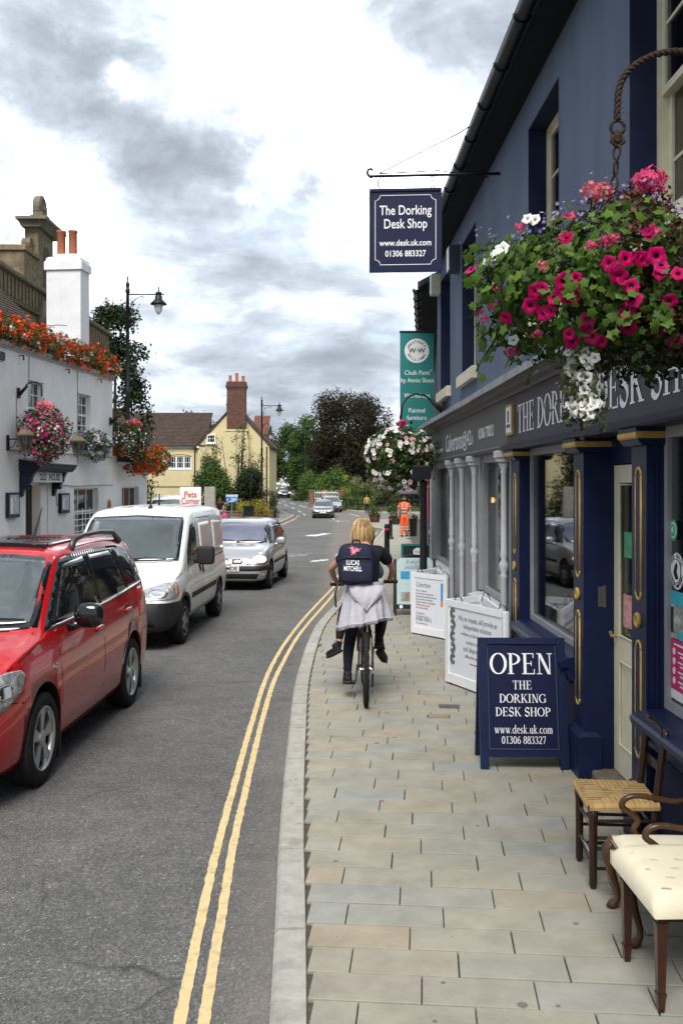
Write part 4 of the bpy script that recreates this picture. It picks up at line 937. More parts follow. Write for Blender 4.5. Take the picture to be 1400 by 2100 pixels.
B = MB(); B.rbox(-2.03, -.79, 30.94, 31.81, 8.82, 9.10, .03); B.rbox(-1.98, -.84, 30.98, 31.77, 9.10, 9.24, .06); B.rbox(-1.8, -1.0, 31.1, 31.65, 9.2, 9.36, .07); B.build('chimney_cap', chm_m, ck)
tc_m = mat('terracotta', (.32, .11, .06), .8, .15, 8)
for x in (-1.62, -1.24): C = MB(); C.lathe([(.15, 9.3), (.155, 9.36), (.14, 9.4), (.135, 10.05), (.155, 10.08), (.155, 10.14), (.11, 10.14), (.10, 10.0)], (x, 31.35, 0), 16); C.build('chimney_pot', tc_m, ck, smooth=True)
for zz, w_ in ((7.05, .6), (6.55, .5), (7.0, .2)): C = MB(); C.tube([(-1.9, 30.995, zz), (-1.9+w_*.5, 30.995, zz+.02), (-1.9+w_, 30.995, zz-.01)], .008, 5); C.build('crack', mat('crack_grey', (.22, .21, .2), .9), ck)

# ================================================================== Victorian yellow-brick hall behind the pub
yb_m = mat('stock_brick', (.19, .148, .09), .85, .45, 3.5, bump=.6, bscale=22, dirt=.6); st_m = mat('weathered_stone', (.17, .15, .115), .85, .3, 2, dirt=.4)
vh = thing('victorian_hall', 'tall weathered yellow brick hall with ornate stone gable and slate roof behind the pub', 'hall', (-14.4, 40, 0))
B = MB(); B.box(-9, 0, -8, 20, 0, 9.9); B.build('wall', yb_m, vh)
B = MB(); B.prism([(-.1, 11.05), (.32, 11.05), (.36, 11.12), (.36, 11.22), (-.4, 11.3)], -8, 20.1); B.prism([(0.001, 9.95), (.16, 9.95), (.22, 10.05), (.0, 10.12)], -8, 20.05); B.build('cornice', st_m, vh)
B = MB(); B.box(-.3, -.06, -8, 20, 9.9, 11.05); B.build('parapet', yb_m, vh)
for i in range(58):
    y = -7.8+.48*i; C = MB(); C.prism([(y, 10.12), (y+.26, 10.12), (y+.26, 10.75), (y+.30, 10.85), (y+.30, 11.04), (y-.04, 11.04), (y-.04, 10.85), (y, 10.75)], -.06, .14, 'yz'); C.build('baluster', yb_m, vh)
B = MB(); B.prism([(-.35, 11.25), (-3.2, 13.85), (-6.0, 11.25)], -8, 6.6); rf = B.build('slate_roof', mat('blue_slates', (.13, .135, .155), .7, .1, 3), vh)
sl_m = mat('roof_slates', None, .65, .16, 6, rand=[(.115, .12, .14), (.16, .165, .19), (.09, .09, .105), (.14, .145, .16)])
sb_ = MB(); dx, dz = -2.85/12, 2.6/12
for i in range(12):
    for j in range(34):
        y = -8+.43*j+(.21 if i % 2 else 0); x0 = -.33+dx*i; z0 = 11.27+dz*i
        if y > 6: continue
        if y < 0: sb_.prism([(x0, z0), (x0+dx*1.1, z0+dz*1.1), (x0+dx*1.1, z0+dz*1.1+.012), (x0, z0+.03)], y, y+.415); continue
        C = MB(); C.prism([(x0, z0), (x0+dx*1.1, z0+dz*1.1), (x0+dx*1.1, z0+dz*1.1+.012), (x0, z0+.03)], y, y+.415); C.build('slate', sl_m, rf)
sb_.build('slate', sl_m, rf, kind='stuff')
g = MB(); g.box(-.62, .02, 6.3, 8.7, 10.0, 14.15); gb = g.build('stone_gable', yb_m, vh)
C = MB(); C.box(.02, .045, 6.75, 8.25, 11.4, 13.75); C.build('pilaster_panel', st_m, gb)
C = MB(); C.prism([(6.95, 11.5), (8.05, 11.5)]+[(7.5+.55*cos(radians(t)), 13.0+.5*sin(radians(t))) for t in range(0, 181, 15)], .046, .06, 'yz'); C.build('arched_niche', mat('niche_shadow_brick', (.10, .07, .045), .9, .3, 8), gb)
C = MB(); C.box(-.9, .55, 5.75, 9.25, 14.45, 14.6); C.prism([(-.7, 14.15), (.2, 14.15), (.5, 14.45), (-.85, 14.45)], 6.0, 9.0); C.build('gable_cornice', st_m, gb)
C = MB(); C.box(-.5, .1, 6.7, 8.3, 14.6, 14.9); C.box(-.45, .05, 6.9, 8.1, 14.9, 15.1); C.build('step', st_m, gb)
C = MB(); C.lathe([(.62, -.25), (.66, -.2), (.66, .1), (.5, .15), (.45, .1), (.15, .1), (.12, .2)], (-.2, 7.5, 15.35), 20, axis='x'); C.build('carved_roundel', st_m, gb)
C = MB(); C.box(-1.1, .02, 4.2, 6.28, 11.0, 12.6); C.rbox(-1.2, .12, 4.1, 6.3, 12.6, 12.85, .05); C.lathe([(.3, -.3), (.3, .1)], (-.3, 6.0, 13.3), 12, axis='x'); C.build('flank_block', yb_m, gb)
C = MB(); C.prism([(.0, 9.6), (.25, 9.6), (.6, 10.3), (.65, 10.6), (.0, 10.7)], 6.1, 8.9); C.build('corbel', st_m, gb)
for i in range(5): C = MB(); C.box(.01, .3, 6.3+.5*i, 6.5+.5*i, 8.7, 9.6); C.build('corbel_bracket', st_m, gb)

# ================================================================== yellow house at the bend
yel_w = mat('yellow_render', (.60, .52, .31), .9, .07, 1.5, bump=.2, bscale=12, dirt=.06)
yh = thing('yellow_house', 'yellow rendered house with brown tiled roof, brick chimney and small white windows', 'house', (-8.84, 80, -.75))
HZ = .75
B = MB(); holed_wall(B, -21, -2.93, 0, 5.13+HZ, .25, .55, [(-5.36, -3.5, 3.2+HZ, 4.25+HZ)], axis='x'); B.build('front_wall', yel_w, yh)
B = MB(); B.prism([(-2.92, 0), (2.92, 0), (2.92, 5.1+HZ), (0, 8.3+HZ), (-2.92, 5.1+HZ)], 0, .3); B.box(2.62, 2.92, .3, 9, 0, 5.1+HZ); B.build('gable_wall', yel_w, yh)
def tile_slope(B, x0, x1, y0, z0, y1, z1, n=24):
    for i in range(n):
        a, b = i/n, (i+1)/n+.01
        B.prism([(y0+(y1-y0)*a, z0+(z1-z0)*a), (y0+(y1-y0)*b, z0+(z1-z0)*b), (y0+(y1-y0)*b, z0+(z1-z0)*b+.05), (y0+(y1-y0)*a, z0+(z1-z0)*a+.09)], x0, x1, 'yz')
rt2 = mat('brown_plain_tiles', (.058, .039, .033), .85, .35, 2.6, bump=.6, bscale=16, dirt=.25)
B = MB(); tile_slope(B, -21.2, -2.3, -.05, 5.05+HZ, 4.6, 8.05+HZ); B.build('main_roof', rt2, yh)
B = MB()
for s in (-1, 1): B.prism([(s*3.15, 4.85+HZ), (0, 8.35+HZ), (0, 8.5+HZ), (s*3.22, 5.0+HZ)], -.12, 9)
B.build('gable_roof', rt2, yh)
B = MB(); B.box(-21, -2.9, .10, .22, 4.93+HZ, 5.06+HZ); B.prism([(-3.05, 4.92+HZ), (-2.8, 4.92+HZ), (-2.9, 5.12+HZ), (-3.05, 5.06+HZ)], -.1, .1); B.build('white_eaves', wtrim_m, yh)
def house_window(x0, x1, z0, z1, y, cols, bays=1):
    f = MB(); e = .09
    f.box(x0, x1, y, y+.1, z0, z0+e); f.box(x0, x1, y, y+.1, z1-e, z1); f.box(x0, x0+e, y, y+.1, z0+e, z1-e); f.box(x1-e, x1, y, y+.1, z0+e, z1-e)
    for b in range(1, bays): x = x0+(x1-x0)*b/bays; f.box(x-.07, x+.07, y, y+.1, z0+e, z1-e)
    for b in range(bays):
        a0 = x0+(x1-x0)*b/bays; a1 = x0+(x1-x0)*(b+1)/bays
        for i in range(1, cols): x = a0+(a1-a0)*i/cols; f.box(x-.015, x+.015, y+.02, y+.08, z0+e, z1-e)
        f.box(a0+.07, a1-.07, y+.03, y+.07, (z0+z1)/2-.015, (z0+z1)/2+.015)
    w = f.build('window', wtrim_m, yh); g = MB(); g.box(x0+e, x1-e, y+.045, y+.05, z0+e, z1-e); g.build('pane', mat('dark_window', (.02, .022, .028), .08, .2), w)
    s = MB(); s.box(x0-.08, x1+.08, y-.08, y+.05, z0-.09, z0-.002); s.build('sill', wtrim_m, w)
house_window(-5.36, -3.5, 3.2+HZ, 4.25+HZ, .30, 3, 3); house_window(-2.18, -1.46, 5.3+HZ, 6.02+HZ, -.11, 3, 1)
C = MB(); C.prism([(-5.4+1.94*i/10, 4.25+HZ+.16*sin(pi*i/10)) for i in range(11)]+[(-3.46-1.94*i/10, 4.33+HZ+.18*sin(pi*i/10)) for i in range(11)], .20, .249); C.build('window_arch', yel_w, yh)
ckb = mat('chimney_brick', (.105, .060, .047), .88, .3, 3, bump=.6, bscale=26, dirt=.35)
B = MB(); B.prism([(-1.35, 0), (1.3, 0), (1.3, 5.2+HZ), (1.1, 6.3+HZ), (-.95, 6.3+HZ), (-1.35, 5.0+HZ)], -.7, .0); B.prism([(-.62, 6.25+HZ), (1.25, 6.25+HZ), (1.25, 6.4+HZ), (-.62, 6.4+HZ)], -.75, -.001); B.build('chimney_breast', yel_w, yh)
B = MB(); B.box(-.48, 1.04, -.62, .3, 6.41+HZ, 9.7+HZ); ck = B.build('chimney', ckb, yh)
B = MB()
for i, (o, z) in enumerate(((.05, 9.7), (.10, 9.85), (.05, 10.0), (.02, 10.15))): B.box(-.48-o, 1.04+o, -.62-o, .3+o, z+HZ, z+.149+HZ)
B.build('chimney_head', ckb, ck)
random.seed(2)
for i in range(30):     # courses one can tell apart on the stack
    z = 6.45+HZ+.108*i
    for j in range(6): C = MB(); x = -.48+.2533*j+(.12 if i % 2 else 0); C.box(x+.008, min(x+.24, 1.04), -.632, -.62, z, z+.092); C.build('brick', mat('stack_bricks', None, .88, .2, 9, rand=[(.15, .075, .055), (.11, .06, .05), (.18, .09, .06), (.09, .06, .05)]), ck) if i >= 0 else None
for x, h in ((-.25, .5), (.28, .68), (.8, .45)): C = MB(); C.lathe([(.16, 10.29+HZ), (.13, 10.4+HZ), (.13, 10.29+h+HZ), (.16, 10.32+h+HZ)], (x, -.15, 0), 10); C.build('chimney_pot', mat('orange_terracotta', (.42, .15, .07), .8, .15, 8), ck)
B = MB(); B.box(-1.0, -.45, 3.6, 4.4, 7.5+HZ, 9.2+HZ); B.box(-1.05, -.40, 3.55, 4.45, 8.7+HZ, 8.8+HZ); c2 = B.build('chimney', ckb, yh); C = MB(); C.lathe([(.12, 9.2+HZ), (.1, 9.8+HZ)], (-.72, 4, 0), 8); C.build('chimney_pot', tc_m, c2)
B = MB(); B.box(-12.0, -10.0, 4.4, 5.2, 7.6+HZ, 8.5+HZ); B.build('chimney', ckb, yh)
B = MB(); tile_slope(B, .9, 2.35, 6, 6.3+HZ, 9.5, 8.15+HZ, 12); B.box(.9, 2.35, 6.05, 9, 4.0+HZ, 6.3+HZ); B.build('rear_roof', mat('orange_brown_tiles', (.15, .065, .045), .85, .35, 3, bump=.6, bscale=18), yh)
for x, y in ((2.72, -.06), (-3.2, .18)): B = MB(); B.tube([(x, y, 0), (x, y, 5+HZ)], .05, 6); B.build('downpipe', black_m, yh)
C = MB(); C.tube([(-21, .2, 1.75+HZ), (-2.9, .2, 1.75+HZ)], .03, 5); C.build('wall_cable', mat('wall_cable', (.3, .25, .12), .8), yh)
# low brick wall of the corner garden
gw = thing('garden_wall', 'low brown brick wall edging the corner shrub bed by the lamp post', 'wall', (0, 0, 0))
B = MB()
WP = [(-11.5, 72.2), (-8.6, 72.4), (-6.4, 73.4), (-5.35, 75.4), (-5.5, 79.2)]
B.sweep([(-.12, -.2), (-.12, .55), (.12, .55), (.12, -.2)], [(x, y, zt(y)) for x, y in WP], closed=True); B.build('brickwork', mat('garden_brick', (.16, .10, .075), .88, .35, 4, bump=.5, bscale=30), gw)
B = MB(); B.sweep([(-.16, .551), (-.16, .63), (.16, .63), (.16, .551)], [(x, y, zt(y)) for x, y in WP], closed=True); B.build('coping', st_m, gw)

# ================================================================== vehicles
tyre_m = mat('tyre_rubber', (.016, .016, .017), .85, .2, 20, bump=.2, bscale=80)
alloy_m = mat('alloy_wheel', (.50, .50, .51), .32, .08, 20, metal=.8); hubcap_m = mat('grey_hubcap', (.30, .30, .31), .45, .12, 18, metal=.3)
plast_m2 = mat('black_plastic', (.022, .022, .024), .55, .15, 14, bump=.1, bscale=120); gloss_b = mat('gloss_black', (.006, .006, .008), .08, .1, spec=.7)
chrome_m = mat('chrome', (.75, .75, .76), .12, .03, metal=1.)
carglass = mat('car_glass', (.020, .026, .027), .03, .25, 1.5, spec=.8, ior=1.75); sideglass = mat('side_glass', (.010, .013, .014), .03, .3, 2, spec=.7, ior=1.6)
paleglass = mat('violet_tinted_glass', (.10, .10, .16), .03, .3, 2.5, spec=.9, ior=2.1); pale2 = mat('green_painted_reflection_glass', (.035, .047, .046), .03, .5, 1.6, spec=.8, ior=2.0)  # pale2: noise in the base colour stands in for uneven sky reflections
lens_m = mat('headlamp_lens', (.42, .43, .44), .08, .5, 26, spec=.8, metal=.3); seam_m = mat('panel_gap', (.006, .006, .007), .8, .1); under_m = mat('underbody', (.010, .010, .010), .9, .1)
def paint(name, c, metal=.0, rough=.28): return mat(name, c, rough, .03, 2, coat=.8, metal=metal, spec=.2)
def super_blob(B, c, r, pw=2.6, nu=16, nv=10, M=None):
    f = lambda v: math.copysign(abs(v)**(2/pw), v); vs, fs = [], []
    for j in range(nv+1):
        t = -pi/2+pi*j/nv
        for i in range(nu): a = 2*pi*i/nu; vs.append((c[0]+r[0]*f(cos(t))*f(cos(a)), c[1]+r[1]*f(cos(t))*f(sin(a)), c[2]+r[2]*f(sin(t))))
    for j in range(nv):
        for i in range(nu): i2 = (i+1) % nu; fs.append((j*nu+i, j*nu+i2, (j+1)*nu+i2, (j+1)*nu+i))
    return B.add(vs, fs, M)
class Car:
    def __init__(s, name, label, rows, axles, r_arch, body, hi=True, group=None):
        s.root = thing(name, label, 'van' if 'van' in name else ('truck' if 'truck' in name else 'car'), group=group)
        cols = list(zip(*rows)); xs = cols[0]; F = [pchip(xs, c) for c in cols[1:]]; s.F = F
        n = 72 if hi else 26; X = []
        for i in range(n+1): X.append(xs[0]+(xs[-1]-xs[0])*(.5-.5*cos(pi*i/n)))
        vs, fs = [], []; R = 0
        for x in X:
            zb, zs, zt_, ze, w, wt = [f(x) for f in F]; h = zs-zb
            half = [(0, zb), (w*.70, zb), (w*.90, zb+.02), (w*.965, zb+.12*h), (w*.99, zb+.32*h), (w, zb+.55*h), (w*.992, zb+.76*h), (w*.972, zb+.92*h), (w*.945, zs)]
            a = (w*.945, zs); b = (wt, ze)
            for t in (.25, .5, .75): half.append((a[0]+(b[0]-a[0])*t+.012*sin(pi*t), a[1]+(b[1]-a[1])*t))
            half += [b, (wt*.93, ze+(zt_-ze)*.48), (wt*.75, ze+(zt_-ze)*.78), (wt*.4, ze+(zt_-ze)*.96), (0, zt_)]
            ring = [(x, y, z) for y, z in half]+[(x, -y, z) for y, z in half[-2:0:-1]]; R = len(ring); vs += ring
        for i in range(n):
            for k in range(R): k2 = (k+1) % R; fs.append((i*R+k, i*R+k2, (i+1)*R+k2, (i+1)*R+k))
        fs += [tuple(range(R))[::-1], tuple(range(n*R, n*R+R))]
        B = MB(); B.smooth = True; B.add(vs, fs); B.sm[-1] = B.sm[-2] = False; s.body_mat = body
        me = B.mesh('body', [body, under_m]); tmp = bpy.data.objects.new('body', me); COL.objects.link(tmp)
        s.bvh = BVHTree.FromPolygons([v.co for v in me.vertices], [tuple(p.vertices) for p in me.polygons]); s.w = max(cols[5])
        K = MB(); K.m = 1
        for x in axles:
            for sg in (-1, 1): K.lathe([(r_arch, sg*(s.w-.32)), (r_arch, sg*(s.w+.2))], (x, 0, .30+.0), 40 if hi else 16, axis='y')
        ko = bpy.data.objects.new('cutter', K.mesh('cutter', [body, under_m])); COL.objects.link(ko)
        md = tmp.modifiers.new('arches', 'BOOLEAN'); md.operation = 'DIFFERENCE'; md.solver = 'EXACT'; md.object = ko; md.use_self = False
        me2 = evaluated(tmp, 'body'); bpy.data.objects.remove(tmp); bpy.data.objects.remove(ko)
        s.body = bpy.data.objects.new('body', me2); COL.objects.link(s.body); s.body.parent = s.root
        s.axles = axles; s.hi = hi
    def ray(s, mode, a, b, cx=0.):
        if mode == 'side': o, d = Vector((a, 3, b)), Vector((0, -1, 0))
        elif mode == 'front': o, d = Vector((4, a, b)), Vector((-1, 0, 0))
        elif mode == 'top': o, d = Vector((a, b, 4)), Vector((0, 0, -1))
        else: t = radians(a); o, d = Vector((cx+4*cos(t), 4*sin(t), b)), Vector((-cos(t), -sin(t), 0))
        h = s.bvh.ray_cast(o, d); return (h[0], h[1]) if h[0] is not None else None
    def decal(s, name, out, mode, m, off=.004, step=.07, cx=0., parent=None, both=False, label=None):
        sx = 45. if mode == 'wrap' else 1.; pts = [(p[0]/sx, p[1]) for p in out]; L = []
        for i, p in enumerate(pts):
            q = pts[(i+1) % len(pts)]; n = max(1, int(sqrt((p[0]-q[0])**2+(p[1]-q[1])**2)/step))
            L += [(p[0]+(q[0]-p[0])*k/n, p[1]+(q[1]-p[1])*k/n) for k in range(n)]
        nb_ = len(L); xs = [p[0] for p in L]; ys_ = [p[1] for p in L]; x = min(xs)+step*.5
        while x < max(xs):
            y = min(ys_)+step*.5
            while y < max(ys_): L.append((x, y)); y += step
            x += step
        V, E, Fc, *_ = delaunay_2d_cdt([Vector(p) for p in L], [], [list(range(nb_))], 1, 1e-5)
        for sg in ((1, -1) if both else (1,)):
            co = []
            for v in V:
                h = s.ray(mode, v[0]*sx, v[1], cx); co.append(None if h is None else (h[0]+h[1]*off, h[0]-h[1]*.004))
            B = MB(); B.smooth = True; idx = {}; cnt = {}
            for f in Fc:
                if any(co[i] is None for i in f): continue
                for i in f:
                    if i not in idx: idx[i] = len(B.v); B.v.append((co[i][0].x, sg*co[i][0].y, co[i][0].z))
                ff = [idx[i] for i in f]; B.f.append(tuple(ff if sg > 0 else ff[::-1])); B.mi.append(0); B.sm.append(True)
                for a, b in ((f[0], f[1]), (f[1], f[2]), (f[2], f[0])): cnt[(a, b)] = cnt.get((a, b), 0)+1
            base = {}
            for (a, b) in list(cnt):
                if (b, a) in cnt: continue
                for i in (a, b):
                    if i not in base: base[i] = len(B.v); q = co[i][1]; B.v.append((q.x, sg*q.y, q.z))
                B.f.append((idx[a], base[a], base[b], idx[b])); B.mi.append(0); B.sm.append(False)
            if B.f: o = B.build(name, m, parent or s.root, label, fix=True)
            else: o = None
        return o
    def wheels(s, r, rr, wd=.20, style='hubcap', n=5, inset=.015):
        T = MB(); T.smooth = True; yo = 0.
        T.lathe([(rr*.96, -wd), (r*.94, -wd), (r, -wd*.85), (r, -wd*.15), (r*.985, -.012), (r*.93, 0), (rr*1.06, .004), (rr*1.0, -.004), (rr*.96, -.03)], (0, 0, 0), 40 if s.hi else 16, axis='y', cap=False); tm = T.mesh('wheel', tyre_m)
        D = MB(); D.lathe([(rr*.97, -.12), (.02, -.11)], (0, 0, 0), 24, axis='y'); D.m = 1
        D.smooth = True; D.lathe([(rr*.93, -.05), (rr*.93, .0), (rr*.97, .003), (rr*1.0, -.003), (rr*1.0, -.05)], (0, 0, 0), 40 if s.hi else 16, axis='y', cap=False); D.smooth = False
        if style == 'alloy':
            for i in range(n):
                for da in (-.20, .20):
                    a = 2*pi*i/n+.3; M = Matrix.Rotation(-(a+da*.55), 4, 'Y')
                    D.add([(.03, -.020, -.016), (.03, -.020, .016), (rr*.95, -.012, .03+.012), (rr*.95, -.012, -.03+.012), (.03, -.07, -.016), (.03, -.07, .016), (rr*.95, -.05, .042), (rr*.95, -.05, -.018)], [(0, 1, 2, 3), (0, 4, 5, 1), (1, 5, 6, 2), (2, 6, 7, 3), (3, 7, 4, 0)], M)
            D.lathe([(.06, -.06), (.055, -.012), (.035, -.006), (.0, -.006)], (0, 0, 0), 20, axis='y')
        else:
            D.lathe([(rr*.92, -.02), (rr*.55, -.004), (rr*.25, .006), (.0, .006)], (0, 0, 0), 24, axis='y', cap=False); D.m = 0
            for i in range(n):
                a = 2*pi*i/n; M = Matrix.Rotation(-a, 4, 'Y'); D.prism([(rr*.62, -rr*.10), (rr*.86, -rr*.17), (rr*.86, rr*.17), (rr*.62, rr*.10)], -.012, .0025, 'xz', M)
        rm = D.mesh('rim', [under_m, alloy_m if style == 'alloy' else hubcap_m])
        for x in s.axles:
            for sg in (1, -1):
                w = inst(tm, 'wheel', s.root, (x, sg*(s.w-inset), r), (0, 0, 0 if sg > 0 else pi)); inst(rm, 'rim', w)
    def seam(s, pts, wd=.007, mode='side', both=True):
        out = []
        for sg in (1, -1):
            l = []
            for i, p in enumerate(pts):
                a = pts[max(i-1, 0)]; b = pts[min(i+1, len(pts)-1)]; dx, dy = b[0]-a[0], b[1]-a[1]; q = sqrt(dx*dx+dy*dy); l.append((p[0]-dy/q*wd/2*sg, p[1]+dx/q*wd/2*sg))
            out += l if sg > 0 else l[::-1]
        return s.decal('panel_gap', out, mode, seam_m, .0012, .12, both=both)
    def mirror(s, x, y, z, m, big=1., square=False):
        for sg in (1, -1):
            B = MB(); B.smooth = True; super_blob(B, (x, sg*(y+.10*big), z), (.065*big, .115*big, .085*big if not square else .13), 2.6 if not square else 6); B.tube([(x+.02, sg*(y-.06), z-.09), (x+.01, sg*(y+.05), z-.05)], .03, 8); mo = B.build('door_mirror', m, s.root)
            C = MB(); C.smooth = True; super_blob(C, (x-.058*big, sg*(y+.10*big), z), (.012, .10*big, .07*big if not square else .115), 3); C.build('mirror_glass', chrome_m, mo)
    def wiper(s, p, q):
        a = s.ray('front', *p); b = s.ray('front', *q)
        if a and b:
            B = MB(); u = a[0]+a[1]*.03; v = b[0]+b[1]*.02; B.tube([u, u.lerp(v, .5)+a[1]*.02, v], [.014, .011, .006], 6); B.build('wiper', plast_m2, s.root)
    def plate(s, x, z, txt, m=None, w=.52, y=0.):
        B = MB(); B.rbox(x, x+.012, y-w/2, y+w/2, z-.055, z+.055, .003); p = B.build('number_plate', m or mat('plate_white', (.72, .72, .70), .4, .03), s.root)
        if txt.strip(): letter(text_mesh(txt, .105, fit=w*.88, bold=.003), ink, p, frame_M((x+.0125, y, z-.004), (0, 1, 0)))
    def place(s, x, y, fx, fy, z=None):
        s.root.location = (x, y, zt(y)-.10 if z is None else z); s.root.rotation_euler = (0, 0, atan2(fy, fx)); return s

# ---- red estate
red_p = paint('red_car_paint', (.50, .006, .009), .1, .2)
RED = [(-2.11,.42,.78,.92,.90,.60,.55),(-2.07,.30,.85,1.08,1.05,.70,.60),(-1.98,.24,.93,1.26,1.22,.765,.60),(-1.80,.20,.98,1.41,1.36,.80,.60),(-1.50,.18,.99,1.47,1.41,.818,.605),(-.70,.17,.965,1.498,1.44,.821,.615),(.10,.17,.94,1.49,1.43,.821,.615),(.42,.17,.93,1.455,1.395,.821,.61),(.80,.17,.915,1.24,1.185,.821,.655),(1.16,.17,.90,1.005,.955,.815,.715),(1.24,.17,.895,.975,.935,.812,.735),(1.60,.17,.865,.915,.88,.80,.71),(1.90,.19,.79,.82,.785,.755,.65),(2.04,.22,.69,.715,.695,.68,.58),(2.11,.30,.57,.60,.58,.57,.49),(2.135,.40,.50,.52,.51,.48,.42)]
c = Car('red_estate_car', 'shiny red estate car with roof rails waiting in the road, nearest vehicle', RED, (1.25, -1.21), .355, red_p)
c.wheels(.315, .222, .2, 'alloy', 5)
c.decal('windscreen', [(-.70, .985), (-.40, .975), (0, .972), (.40, .975), (.70, .985), (.60, 1.40), (.3, 1.425), (0, 1.43), (-.3, 1.425), (-.60, 1.40)], 'front', gloss_b, .003, .06)
c.decal('windscreen', [(-.655, 1.015), (-.4, 1.003), (0, 1.0), (.4, 1.003), (.655, 1.015), (.57, 1.375), (.3, 1.40), (0, 1.405), (-.3, 1.40), (-.57, 1.375)], 'front', pale2, .006, .05)
c.decal('window_surround', [(1.08, .955), (.40, 1.385), (.1, 1.41), (-.5, 1.415), (-1.2, 1.395), (-1.62, 1.33), (-1.88, 1.06), (-1.80, 1.03), (-.5, .985)], 'side', gloss_b, .003, .06, both=True)
c.decal('side_window', [(.86, .995), (.36, 1.345), (-.18, 1.378), (-.18, .985)], 'side', sideglass, .007, .06, both=True)
c.decal('side_window', [(-.27, .99), (-.27, 1.378), (-.98, 1.375), (-1.10, 1.02)], 'side', sideglass, .007, .06, both=True)
c.decal('side_window', [(-1.17, 1.025), (-1.06, 1.37), (-1.25, 1.36), (-1.58, 1.30), (-1.80, 1.065)], 'side', sideglass, .007, .06, both=True)
c.decal('window_trim', [(.95, .965), (.95, .975), (-.5, .994), (-1.82, 1.045), (-1.82, 1.033), (-.5, .982)], 'side', chrome_m, .009, .08, both=True)
c.decal('headlight', [(22, .715), (36, .775), (50, .81), (60, .80), (64, .765), (60, .68), (48, .60), (30, .575), (21, .61)], 'wrap', lens_m, .006, .04, cx=1.2, both=True)
c.decal('headlight_bulb', [(36+5*cos(a), .665+.055*sin(a)) for a in [2*pi*i/16 for i in range(16)]], 'wrap', gloss_b, .010, .03, cx=1.2, both=True)
c.decal('headlight_bulb', [(49+4.5*cos(a), .70+.045*sin(a)) for a in [2*pi*i/16 for i in range(16)]], 'wrap', chrome_m, .010, .03, cx=1.2, both=True)
c.decal('grille', [(-.40, .60), (.40, .60), (.42, .69), (.0, .71), (-.42, .69)], 'front', gloss_b, .005, .06); c.decal('lower_intake', [(-24, .26), (24, .26), (22, .40), (-22, .40)], 'wrap', gloss_b, .004, .07, cx=1.2)
c.decal('fog_lamp_surround', [(28, .31), (42, .30), (44, .37), (36, .42), (29, .42)], 'wrap', plast_m2, .005, .05, cx=1.2, both=True); c.decal('fog_lamp', [(35+3.2*cos(a), .365+.035*sin(a)) for a in [2*pi*i/16 for i in range(16)]], 'wrap', lens_m, .010, .03, cx=1.2, both=True)
c.decal('splitter', [(-55, .185), (55, .185), (52, .215), (0, .225), (-52, .215)], 'wrap', plast_m2, .004, .07, cx=1.2)
c.decal('sill_trim', [(.86, .185), (.86, .215), (-.83, .215), (-.83, .185)], 'side', plast_m2, .004, .1, both=True)
c.seam([(.94, .94), (.90, .70), (.88, .45), (.90, .25)]); c.seam([(-.22, .98), (-.24, .6), (-.22, .24)]); c.seam([(-1.16, 1.0), (-1.20, .80), (-1.02, .62), (-.86, .50), (-.80, .26)]); c.seam([(.9, .24), (-.8, .24)]); c.seam([(1.30, .90), (1.62, .845), (1.86, .80)]); c.seam([(1.62, .60), (1.88, .64)]); c.seam([(-1.95, .62), (-1.62, .62)])
c.seam([(1.19, -.70), (1.24, -.35), (1.25, 0), (1.24, .35), (1.19, .70)], .012, 'top', False)
for x, z in ((-.08, .83), (-1.03, .86)):
    c.decal('handle_recess', [(x-.09, z-.022), (x+.09, z-.022), (x+.09, z+.03), (x-.09, z+.03)], 'side', seam_m, .0012, .05, both=True)
    for sg in (1, -1): B = MB(); h = c.ray('side', x, z)[0]; B.smooth = True; super_blob(B, (x, sg*(h.y+.012), z), (.11, .016, .016), 3); B.build('door_handle', red_p, c.root)
c.decal('indicator', [(1.02+.035*cos(a), .72+.018*sin(a)) for a in [2*pi*i/12 for i in range(12)]], 'side', chrome_m, .006, .03, both=True)
c.mirror(.70, .86, 1.02, gloss_b, 1.02)
c.wiper((.05, .995), (.60, 1.02)); c.wiper((-.55, .995), (-.0, 1.03))
for sg in (1, -1):
    B = MB(); B.tube([(.02, sg*.60, 1.435), (-.06, sg*.60, 1.50), (-.3, sg*.603, 1.525), (-.8, sg*.603, 1.528), (-1.25, sg*.60, 1.505), (-1.48, sg*.60, 1.42)], [.030, .026, .019, .019, .022, .03], 10); B.build('roof_rail', mat('anthracite_rail', (.09, .09, .095), .35, .1, metal=.5), c.root, smooth=True)
c.decal('roof_glass', [(.22, -.50), (.22, .50), (-.42, .50), (-.42, -.50)], 'top', pale2, .012, .1); c.decal('roof_glass_spoiler', [(.33, -.48), (.33, .48), (.24, .48), (.24, -.48)], 'top', gloss_b, .03, .1)
B = MB(); B.tube([(-.62, .05, 1.48), (-.66, .05, 1.52), (-.85, .05, 1.73)], [.03, .012, .004], 6); B.build('aerial', plast_m2, c.root)
for sg in (1, -1):
    B = MB(); B.box(.88, .91, sg*.60, sg*.80, .09, .30); B.box(-1.60, -1.57, sg*.60, sg*.80, .09, .30); B.build('mud_flap', plast_m2, c.root)
B = MB(); B.box(-1.9, 1.85, -.62, .62, .16, .24); B.build('underside', under_m, c.root)
c.decal('rear_light', [(100, .75), (118, .75), (118, 1.0), (104, 1.0)], 'wrap', red_p, .006, .05, cx=-1.3, both=True)
c.plate(2.13, .50, ' ')
c.place(-2.87, 8.24, -.04, -1); c.root.scale = (1, 1, 1.11)
for w in c.root.children:
    if w.name.startswith('wheel'): w.scale = (1.03, 1, .935); w.location.z = .315*.935

